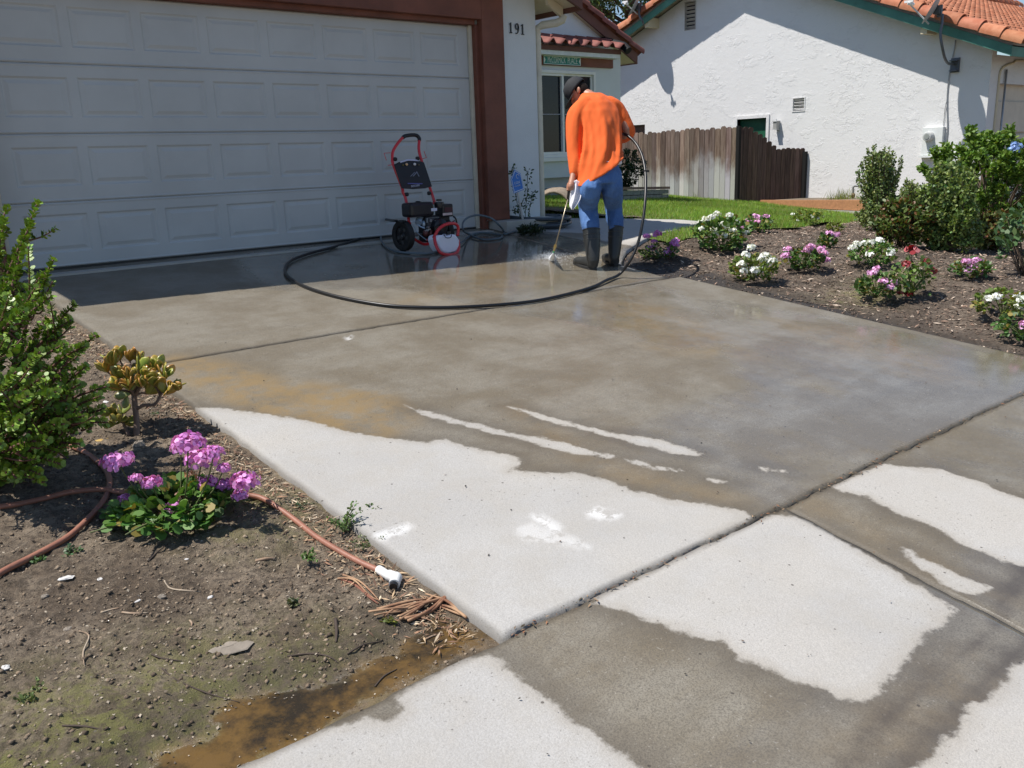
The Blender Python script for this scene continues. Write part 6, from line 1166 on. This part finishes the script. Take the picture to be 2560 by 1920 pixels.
# ---- person
def capsule(m, a, b, ra, rb, n=14, flat=1.):
    a = Vector(a); b = Vector(b); pts = [a+(b-a)*t for t in np.linspace(0, 1, 6)]; m.tube(pts, [ra+(rb-ra)*t for t in np.linspace(0, 1, 6)], n, flat=flat); m.ball(a, ra, 12); m.ball(b, rb, 12)
def chain(m, pts, rs, sub=5, n=14):
    P, R_ = spline([Vector(p) for p in pts], rs, sub); m.tube(P, R_, n); m.ball(P[0], R_[0], 12); m.ball(P[-1], R_[-1], 12)
def loft(m, rings, n=28):
    """rings: (centre, half-vector A, half-vector B)"""
    vs = []; fs = []
    for c, A, B_ in rings:
        for j in range(n):
            t = 2*math.pi*j/n; vs.append(Vector(c)+Vector(A)*math.cos(t)+Vector(B_)*math.sin(t))
    for i in range(len(rings)-1):
        for j in range(n): a = i*n+j; b = i*n+(j+1) % n; fs.append((a, b, b+n, a+n))
    fs += [tuple(reversed(range(n))), tuple(range((len(rings)-1)*n, len(rings)*n))]; m.add(vs, fs)
def remesh(o, v, sm=6, it=.5):
    r = o.modifiers.new('r', 'REMESH'); r.mode = 'VOXEL'; r.voxel_size = v; r.use_smooth_shade = True
    if sm: s = o.modifiers.new('s', 'SMOOTH'); s.iterations = sm; s.factor = it
T_ = lambda x, y, D: Vector(at(x, y, D))
pl = T_(1504, 432, 8.36); pr_ = empty('person', (-.40, -2.40, -.25)); O = Vector(pr_.location); tag(pr_, 'man in orange shirt, jeans, black boots and cap bending to wash the driveway', 'person')
Lc = lambda p: Vector(p)-O
A1 = lambda x, y, D: T_(x, y, D)-O
shL, shR = A1(1440, 285, 8.40), A1(1543, 272, 8.60); elL, elR = A1(1434, 365, 8.36), A1(1571, 334, 8.62); wrL, wrR = A1(1433, 436, 8.30), A1(1535, 345, 8.84)
hipL, hipR = A1(1482, 436, 8.30), A1(1526, 434, 8.42); knL, knR = A1(1468, 512, 8.24), A1(1533, 510, 8.38); _hL, _hR = drv(1488, 676), drv(1540, 667); DL, DR = depth(_hL), depth(_hR)
knL, knR = A1(1470, 512, DL+.12), A1(1533, 510, DR+.08); anL, anR = A1(1484, 640, DL), A1(1536, 636, DR)
nk = A1(1473, 226, 8.58); hd = A1(1446, 230, 8.64)
bX = Vector((1, 0, 0)); bY = Vector((0, 1, 0))
SK = pm('skin', (.42, .20, .13), .5, .08, 12)
# body: one continuous mesh with hands
m = MB(); loft(m, [(A1(1504, 445, 8.36), bX*.15, bY*.10), (A1(1503, 400, 8.40), bX*.14, bY*.09), (A1(1500, 330, 8.47), bX*.15, bY*.10), (A1(1494, 270, 8.52), bX*.17, bY*.10), (A1(1484, 240, 8.56), bX*.10, bY*.08)])
chain(m, [A1(1484, 250, 8.56), A1(1470, 238, 8.60), A1(1458, 236, 8.63)], [.065, .055, .055]); fdir = Vector((-.45, .38, -.78)).normalized(); udir = (Vector((-.33, .62, .66))-fdir*Vector((-.33, .62, .66)).dot(fdir)).normalized(); ldir = udir.cross(fdir)
Rw = Matrix((ldir, fdir, udir)).transposed(); m.ball(hd, (.074, .094, .100), 18, M=Rw); m.ball(hd+fdir*.055-udir*.045, (.055, .055, .065), 12)                     # jaw
nose = hd+fdir*.115-udir*.02; m.tube([hd+fdir*.09+udir*.02, nose], [.010, .016], 8); m.ball(nose, .014, 8)
for s_ in (1, -1): m.ball(hd+ldir*.082*s_-fdir*.005-udir*.012, (.014, .026, .034), 10); m.ball(hd+fdir*.092+ldir*.03*s_+udir*.005, .012, 8)
m.tube([hd+fdir*.108-udir*.055+ldir*.024, hd+fdir*.114-udir*.055, hd+fdir*.108-udir*.055-ldir*.024], .008, 8)   # lips
chain(m, [shL, elL, wrL], [.046, .040, .030]); chain(m, [shR, elR+Vector((-.02, 0, 0)), wrR], [.046, .034, .028])
chain(m, [hipL, knL, anL], [.085, .052, .034]); chain(m, [hipR, knR, anR], [.085, .052, .034])
# left hand, closed round the lance grip; right hand on the gun handle in front of the belly
g0_ = A1(1425.5, 458, 8.27); g1_ = A1(1421, 494, 8.27); ax = (g1_-g0_).normalized()
def hand(m, wr, palm, ax, curl, out, sc=1.):
    """palm beside a grip with axis ax; fingers root along ax and curl round it"""
    chain(m, [wr, wr*.45+palm*.55, palm], [.028, .030, .031], 4, 12); m.ball(palm, (.03, .03, .04), 12)
    ln = [.9, 1., .95, .78]
    for i in range(4):
        r0 = palm+ax*(-.028+.0195*i)*sc+out*.018; L = .030*ln[i]; p1 = r0+out*L*.9+curl*.010; p2 = p1+out*L*.15+curl*L*.95; p3 = p2-out*L*.65+curl*L*.30
        P, R_ = spline([r0, p1, p2, p3], [.0105, .0098, .009, .0075], 4); m.tube(P, R_, 8); m.ball(P[-1], .0075, 8)
    t0 = palm-ax*.026-out*.006; P, R_ = spline([t0, t0+curl*.022-ax*.014, t0+curl*.042-ax*.006+out*.012, t0+curl*.052+ax*.008+out*.026], [.013, .012, .0105, .008], 4); m.tube(P, R_, 8); m.ball(P[-1], .008, 8)
vr = Vector(cr); vf = Vector(cf); palmL = A1(1427, 466, 8.245); outL = (-vr*.75+vf*.5).normalized(); outL = (outL-ax*outL.dot(ax)).normalized(); curlL = ax.cross(outL); curlL = curlL if curlL.dot(vf) > 0 else -curlL
hand(m, wrL, palmL, ax, curlL, outL)
gR0, gR1 = A1(1528, 352, 8.90), A1(1505, 368, 8.92); axR = (gR1-gR0).normalized(); outR = Vector((0, 0, -1)); outR = (outR-axR*outR.dot(axR)).normalized(); hand(m, wrR, A1(1518, 358, 8.88), axR, axR.cross(outR), outR)
body = m.build('body', SK, pr_, smooth=True); remesh(body, .0048, 2, .4)
# hair on the back of the head, cap with visor
m = MB(); m.ball(hd-fdir*.022-udir*.004, (.082, .086, .092), 18, M=Rw); m.ball(hd-fdir*.045-udir*.045, (.058, .045, .045), 14, M=Rw); hr_ = m.build('hair', pm('dark_hair', (.022, .016, .013), .85, .6, 60, .9, 160, spec=.15, dist=.01), pr_, smooth=True); remesh(hr_, .008, 2)
cp = MB(); cc2 = hd+udir*.022-fdir*.006; vs = []; fs = []; NN_ = 28
Rw = Matrix((ldir, fdir, udir)).transposed()
rings = [(1.0, 0.), (1.0, .02), (.97, .05), (.88, .085), (.70, .112), (.42, .130), (.12, .137)]
for (s_, h) in rings:
    for j in range(NN_):
        t = 2*math.pi*j/NN_; vs.append(cc2+Rw @ Vector((.100*s_*math.cos(t), .122*s_*math.sin(t), h*.95)))
for i in range(len(rings)-1):
    for j in range(NN_): a = i*NN_+j; b = i*NN_+(j+1) % NN_; fs.append((a, b, b+NN_, a+NN_))
fs.append(tuple(range((len(rings)-1)*NN_, len(rings)*NN_))); cp.add(vs, fs)
CAPM = pm('cap_charcoal', (.022, .024, .028), .8, .15, 30, .3, 200); cap = cp.build('cap', CAPM, pr_, smooth=True); sd = cap.modifiers.new('t', 'SOLIDIFY'); sd.thickness = .005
vz = MB(); vs = []; fs = []
for i in range(6):
    for j in range(13):
        a = rad(-68+136*j/12); r0 = .098; ext = .085*i/5*(math.cos(a*1.05)**.6 if math.cos(a*1.05) > 0 else 0); vs.append(cc2+Rw @ Vector((math.sin(a)*(.100+ext*.35), math.cos(a)*.120+ext, .004-.18*ext-.35*(math.sin(a)**2)*.05)))
for i in range(5):
    for j in range(12): a = i*13+j; fs.append((a, a+1, a+14, a+13))
vz.add(vs, fs); vzo = vz.build('visor', CAPM, cap, smooth=True); sd = vzo.modifiers.new('t', 'SOLIDIFY'); sd.thickness = .004
st = MB()
for off in (-.0, ):
    for aa in (.42, .52, -.85):
        P = [cc2+Rw @ Vector((-.1015*s_*math.cos(aa)*1.012, .1235*s_*math.sin(aa)*1.012, h*.95+.002)) for s_, h in rings]; st.tube(P, .0018, 5, sm=3)
st.build('stitching', pm('cap_stitch', (.55, .55, .55), .6), cap)
# shirt
def fold_vec(nt):
    t = nt.nodes.new('ShaderNodeTexCoord'); mp = nt.nodes.new('ShaderNodeMapping'); mp.inputs['Scale'].default_value = (2.6, 2.6, .42); mp.inputs['Rotation'].default_value = (rad(6), rad(-17), 0); nt.links.new(t.outputs['Object'], mp.inputs[0]); return mp.outputs[0]
def folds_mat():
    m, nt, b = mk('orange_jersey'); n = noise(nt, 3.2, 3, .5, vec=stretch(nt, (3.2, 3.2, .8))); n2 = noise(nt, 9, 4, .6)
    nt.links.new(mix(nt, n2, (.76, .115, .014), (.84, .145, .02)), b.inputs['Base Color']); b.inputs['Roughness'].default_value = .85; b.inputs['Sheen Weight'].default_value = .05
    w = nd(nt, 'TexNoise'); w.inputs['Scale'].default_value = 240; nt.links.new(nt.nodes.new('ShaderNodeTexCoord').outputs['Object'], w.inputs['Vector'])
    bump(nt, b, w.outputs['Fac'], .12, .002); bump(nt, b, noise(nt, 4.2, 1, .4, vec=fold_vec(nt)), .35, .05); return m
m = MB()
def rg(px, py, D, a, b, rz=0., tilt=0.): c = A1(px, py, D); A = Vector((math.cos(rz), math.sin(rz), tilt))*a; B_ = Vector((-math.sin(rz), math.cos(rz), 0))*b; return (c, A, B_)
RG_ = [rg(1494, 431, 8.37, .258, .200, -.3, .52), rg(1500, 416, 8.37, .244, .186, -.25, .40), rg(1502, 398, 8.385, .234, .172, -.1, .15), rg(1503, 375, 8.40, .218, .152), rg(1503, 340, 8.44, .218, .155), rg(1500, 305, 8.48, .232, .165), rg(1494, 278, 8.51, .245, .165), rg(1490, 258, 8.53, .215, .15), rg(1484, 242, 8.555, .155, .12), rg(1479, 233, 8.57, .10, .09)]
NR, NA = 46, 96; vs = []; fs = []
for i in range(NR+1):
    t = i/NR*(len(RG_)-1); k = min(int(t), len(RG_)-2); f = t-k; f = f*f*(3-2*f)*.5+f*.5; c = RG_[k][0]*(1-f)+RG_[k+1][0]*f; A = RG_[k][1]*(1-f)+RG_[k+1][1]*f; B_ = RG_[k][2]*(1-f)+RG_[k+1][2]*f; low = 1-i/NR; amp = max(0, min(1, (low-.22)/.40))*.026*(1-.85*max(0, min(1, (low-.68)/.22)))
    for j in range(NA):
        a = 2*math.pi*j/NA; ph = a*7.5+low*2.6+.9*math.sin(a*2+1)+.5*math.sin(low*7+a*3); w_ = (math.sin(ph)+.45*math.sin(ph*1.9+1.3)+.3*math.sin(a*17-low*5))*amp*.62; sq = abs(math.cos(a))**.8*(1 if math.cos(a) > 0 else -1)
        d_ = (A*math.cos(a)+B_*math.sin(a)); vs.append(c+d_+d_.normalized()*w_)
for i in range(NR):
    for j in range(NA): a = i*NA+j; b = i*NA+(j+1) % NA; fs.append((a, b, b+NA, a+NA))
fs += [tuple(reversed(range(NA))), tuple(range(NR*NA, (NR+1)*NA))]; m.add(vs, fs)
chain(m, [A1(1462, 262, 8.44), shL+Vector((0, 0, -.02)), A1(1434, 330, 8.38), A1(1434, 370, 8.36), A1(1436, 410, 8.33), A1(1435, 432, 8.31)], [.085, .088, .075, .068, .058, .044])
chain(m, [A1(1525, 262, 8.57), shR+Vector((0, 0, -.02)), A1(1560, 305, 8.62), A1(1570, 330, 8.65), A1(1556, 342, 8.74), A1(1540, 345, 8.84), A1(1532, 348, 8.88)], [.085, .085, .072, .072, .064, .054, .046])
shirt = m.build('shirt', folds_mat(), pr_, smooth=True); remesh(shirt, .009, 3)
tx = bpy.data.textures.new('fold', 'CLOUDS'); tx.noise_scale = .085; tx.noise_depth = 1
emp = bpy.data.objects.new('fold_space', None); COL.objects.link(emp); emp.parent = pr_; emp.scale = (1, 1, 5.5); emp.rotation_euler = (rad(5), rad(20), 0)
dm = shirt.modifiers.new('d', 'DISPLACE'); dm.texture = tx; dm.texture_coords = 'OBJECT'; dm.texture_coords_object = emp; dm.strength = .012; dm.mid_level = .5
s2 = shirt.modifiers.new('s2', 'SMOOTH'); s2.iterations = 2
# undershirt hem, jeans
m = MB(); loft(m, [rg(1508, 413, 8.38, .205, .150, 0, .02), rg(1508, 403, 8.38, .205, .150, 0, .02)]); o = m.build('undershirt', pm('white_cotton', (.78, .78, .80), .9), pr_, smooth=True)
m = MB(); loft(m, [rg(1505, 406, 8.38, .185, .130), rg(1505, 425, 8.37, .198, .140), rg(1504, 445, 8.36, .212, .15), rg(1504, 458, 8.36, .208, .145)], 32)
chain(m, [A1(1483, 456, 8.33), A1(1476, 478, 8.28), knL, A1(1473, 545, DL+.08), A1(1477, 570, DL+.03)], [.098, .104, .096, .090, .086]); chain(m, [hipR+Vector((0, 0, -.01)), A1(1531, 475, 8.40), knR, A1(1537, 545, DR+.05), A1(1539, 566, DR+.02)], [.112, .100, .090, .084, .078])
def denim():
    m, nt, b = mk('denim'); n = noise(nt, 4, 5, .6); n2 = noise(nt, 220, 2, .6); c = mix(nt, ramp(nt, n, .3, .7), (.035, .10, .28), (.07, .17, .40)); c = mix(nt, ramp(nt, n2, .4, .7, 0, .25), c, (.25, .36, .55)); nt.links.new(c, b.inputs['Base Color']); b.inputs['Roughness'].default_value = .85
    bump(nt, b, noise(nt, 3.5, 4, .55, vec=stretch(nt, (3, 3, 1.6))), .5, .035); return m
jn = m.build('jeans', denim(), pr_, smooth=True); remesh(jn, .011, 3); tx2 = bpy.data.textures.new('fold2', 'CLOUDS'); tx2.noise_scale = .07; dm = jn.modifiers.new('d', 'DISPLACE'); dm.texture = tx2; dm.texture_coords = 'OBJECT'; dm.texture_coords_object = emp; dm.strength = .028
# rubber boots
BT = pm('boot_rubber', (.030, .031, .030), .42, .15, 12, .1, 60); BS = pm('boot_sole', (.018, .018, .018), .6)
def boot(top, ank, heel, toe, rt, nm):
    m = MB(); P, R_ = spline([top, top*.66+ank*.34, top*.3+ank*.7, ank], [rt, rt*.97, rt*.86, rt*.72], 5); m.tube(P, R_, 20); d = (toe-heel).normalized(); up = Vector((0, 0, 1)); sd_ = d.cross(up)
    m.ball(ank+up*.0, rt*.72, 14); vs = []
    loft(m, [(heel+up*.05-d*.0, sd_*.035, up*.035), (heel+d*.04+up*.06, sd_*.045, up*.05), (heel+d*.11+up*.065, sd_*.046, up*.058), (heel+d*.19+up*.052, sd_*.050, up*.045), (heel+d*.26+up*.046, sd_*.050, up*.040), (heel+d*.30+up*.040, sd_*.038, up*.030), (heel+d*.325+up*.036, sd_*.015, up*.015)], 18)
    m.tube([heel+d*.04+up*.03, ank], [.05, rt*.7], 16)
    o = m.build('boot', BT, pr_, smooth=True); remesh(o, .006, 3, .5)
    m = MB(); ol = []
    for k_ in range(28):
        t = 2*math.pi*k_/28; f = .5-.5*math.cos(t); w = (.041+.014*math.sin(math.pi*min(1, f*1.15))**2)*(1 if math.sin(t) >= 0 else -1)*abs(math.sin(t))**.6; ol.append(heel+d*(-.012+.345*f)+sd_*w+up*.0)
    m.prism(ol, up*.028); so_ = m.build('sole', BS, o, bevel=.003)
    m = MB()
    for z, f in ((.0, 0.02), (.055, .2), (.12, .36)):
        c = top*(1-f)+ank*f; r = rt*(1-.2*f)+.002; ax_ = (ank-top).normalized(); x_, y_, _ = frame(ax_); m.tube([c+(x_*math.cos(a)+y_*math.sin(a))*r for a in np.linspace(0, 2*math.pi, 25)], .0035, 6, caps=False)
    x_ = 0; m.build('band', pm('boot_band', (.05, .05, .048), .4), o, smooth=True)
def gp(x, y): q = drv(x, y); return Vector(q)-O
hL, tL = gp(1488, 676), gp(1441, 662); dL_ = (tL-hL); dL_.z *= 1; hR, tR = gp(1540, 667), gp(1512, 652)
boot(A1(1478, 573, DL+.02), A1(1483, 650, DL+.0), hL, hL+dL_.normalized()*.33, .083, 'L')
dR_ = (tR-hR); boot(A1(1540, 567, DR+.02), A1(1535, 644, DR+.0), hR, hR+dR_.normalized()*.33, .074, 'R')
# lance and towel (things of their own, held)
tip = T_(1386, 632, 8.33); ln_ = empty('spray_lance', g0_+O); O2 = Vector(ln_.location); tag(ln_, 'slim metal spray lance with brass nozzle held in the left hand', 'spray lance')
gA = T_(1424, 462, 8.27); gB = T_(1420, 497, 8.27)
m = MB(); m.tube([gA-(gB-gA)*.3-O2, gA-O2, gB-O2], [.012, .014, .012], 10); m.build('grip', M_BLACK, ln_, smooth=True)
m = MB(); nz = T_(1389, 612, 8.32); m.tube([gB-O2, nz-O2], .0055, 8); m.build('rod', pm('lance_steel', (.42, .36, .26), .35, .15, 20, metal=.7), ln_, smooth=True)
m = MB(); dd_ = (nz-gB).normalized(); m.tube([nz-O2, nz+dd_*.035-O2], .014, 6); m.tube([nz+dd_*.037-O2, nz+dd_*.06-O2], .010, 8); m.build('nozzle', pm('brass', (.55, .36, .12), .3, .15, 20, metal=.8), ln_)
m = MB(); m.tube([nz+dd_*.062-O2, nz+dd_*.078-O2], .009, 8); m.build('nozzle_tip', pm('green_tip', (.03, .25, .08), .4), ln_)
n0 = nz+dd_*.08; gt = Vector(drv(1381, 648)); m = MB(); m.tube([n0+(gt-n0)*t for t in np.linspace(0, 1, 8)], [.005+.034*t for t in np.linspace(0, 1, 8)], 16, caps=False)
def spraym(nm, dens):
    m, nt, b = mk(nm); n = noise(nt, 60, 4, .7, vec=stretch(nt, (1, 1, .2))); b.inputs['Base Color'].default_value = (.9, .93, .96, 1); b.inputs['Roughness'].default_value = .9
    tr = nt.nodes.new('ShaderNodeBsdfTransparent'); ms = nt.nodes.new('ShaderNodeMixShader'); nt.links.new(ramp(nt, n, .3, .6, dens*.5, dens), ms.inputs[0]); nt.links.new(tr.outputs[0], ms.inputs[1]); nt.links.new(b.outputs[0], ms.inputs[2]); nt.links.new(ms.outputs[0], nt.nodes['Material Output'].inputs[0]); return m
tag(m.build('water_jet', spraym('spray_water', 1.0), smooth=True), 'white fan of spraying water below the lance nozzle', 'water', kind='stuff')
n = 2600; a = RNG.uniform(0, 6.28, n); rr = np.abs(RNG.normal(0, .20, n)); X = gt.x+np.cos(a)*rr*1.2-.10*RNG.random(n); Y = gt.y+np.sin(a)*rr; Z = SL*Y+.006+np.abs(RNG.normal(0, .03, n))*np.exp(-rr*2.5)+.012*RNG.random(n)
sp_ = leaves('water_spray', np.stack([X, Y, Z], 1), RNG.normal(0, 1, (n, 3)), RNG.normal(0, 1, (n, 3)), .006, .005, np.ones((n, 3))*.9, spraym('droplets', .8), shape='rhomb'); tag(sp_, 'fine white droplets splashing up from the wet concrete', 'water', kind='stuff')
m = MB(); NV2, NU2 = 16, 12; vs = []; fs = []
lft = [(1437, 452), (1430, 470), (1426, 490), (1424, 505), (1423, 515), (1428, 524)]; rgt = [(1441, 449), (1452, 458), (1454, 478), (1451, 496), (1443, 510), (1432, 524)]
def lerpL(L, t): t *= len(L)-1; i = min(int(t), len(L)-2); f = t-i; return (L[i][0]*(1-f)+L[i+1][0]*f, L[i][1]*(1-f)+L[i+1][1]*f)
for j in range(NV2+1):
    v = j/NV2; a_, b_ = lerpL(lft, v), lerpL(rgt, v)
    for i in range(NU2+1):
        u = i/NU2; vs.append(T_(a_[0]*(1-u)+b_[0]*u, a_[1]*(1-u)+b_[1]*u, 8.24+.022*math.sin(u*9+v*2)*min(1, v*3)+.02*u))
for j in range(NV2):
    for i in range(NU2): a = j*(NU2+1)+i; fs.append((a, a+1, a+NU2+2, a+NU2+1))
m.add(vs, fs); tw = m.build('towel', pm('towel_white', (.80, .79, .83), .95, .04, 20, .5, 160), smooth=True); sd = tw.modifiers.new('t', 'SOLIDIFY'); sd.thickness = .006; tag(tw, 'crumpled white towel hanging from the left hand', 'towel')
m = MB(); m.tube([gR0+O, gR1+O], .014, 8); m.tube([gR1+O, gA-(gB-gA)*.3], .009, 8); tag(m.build('spray_gun', M_BLACK, smooth=True), 'black spray gun handle hidden in front of the man', 'spray gun')
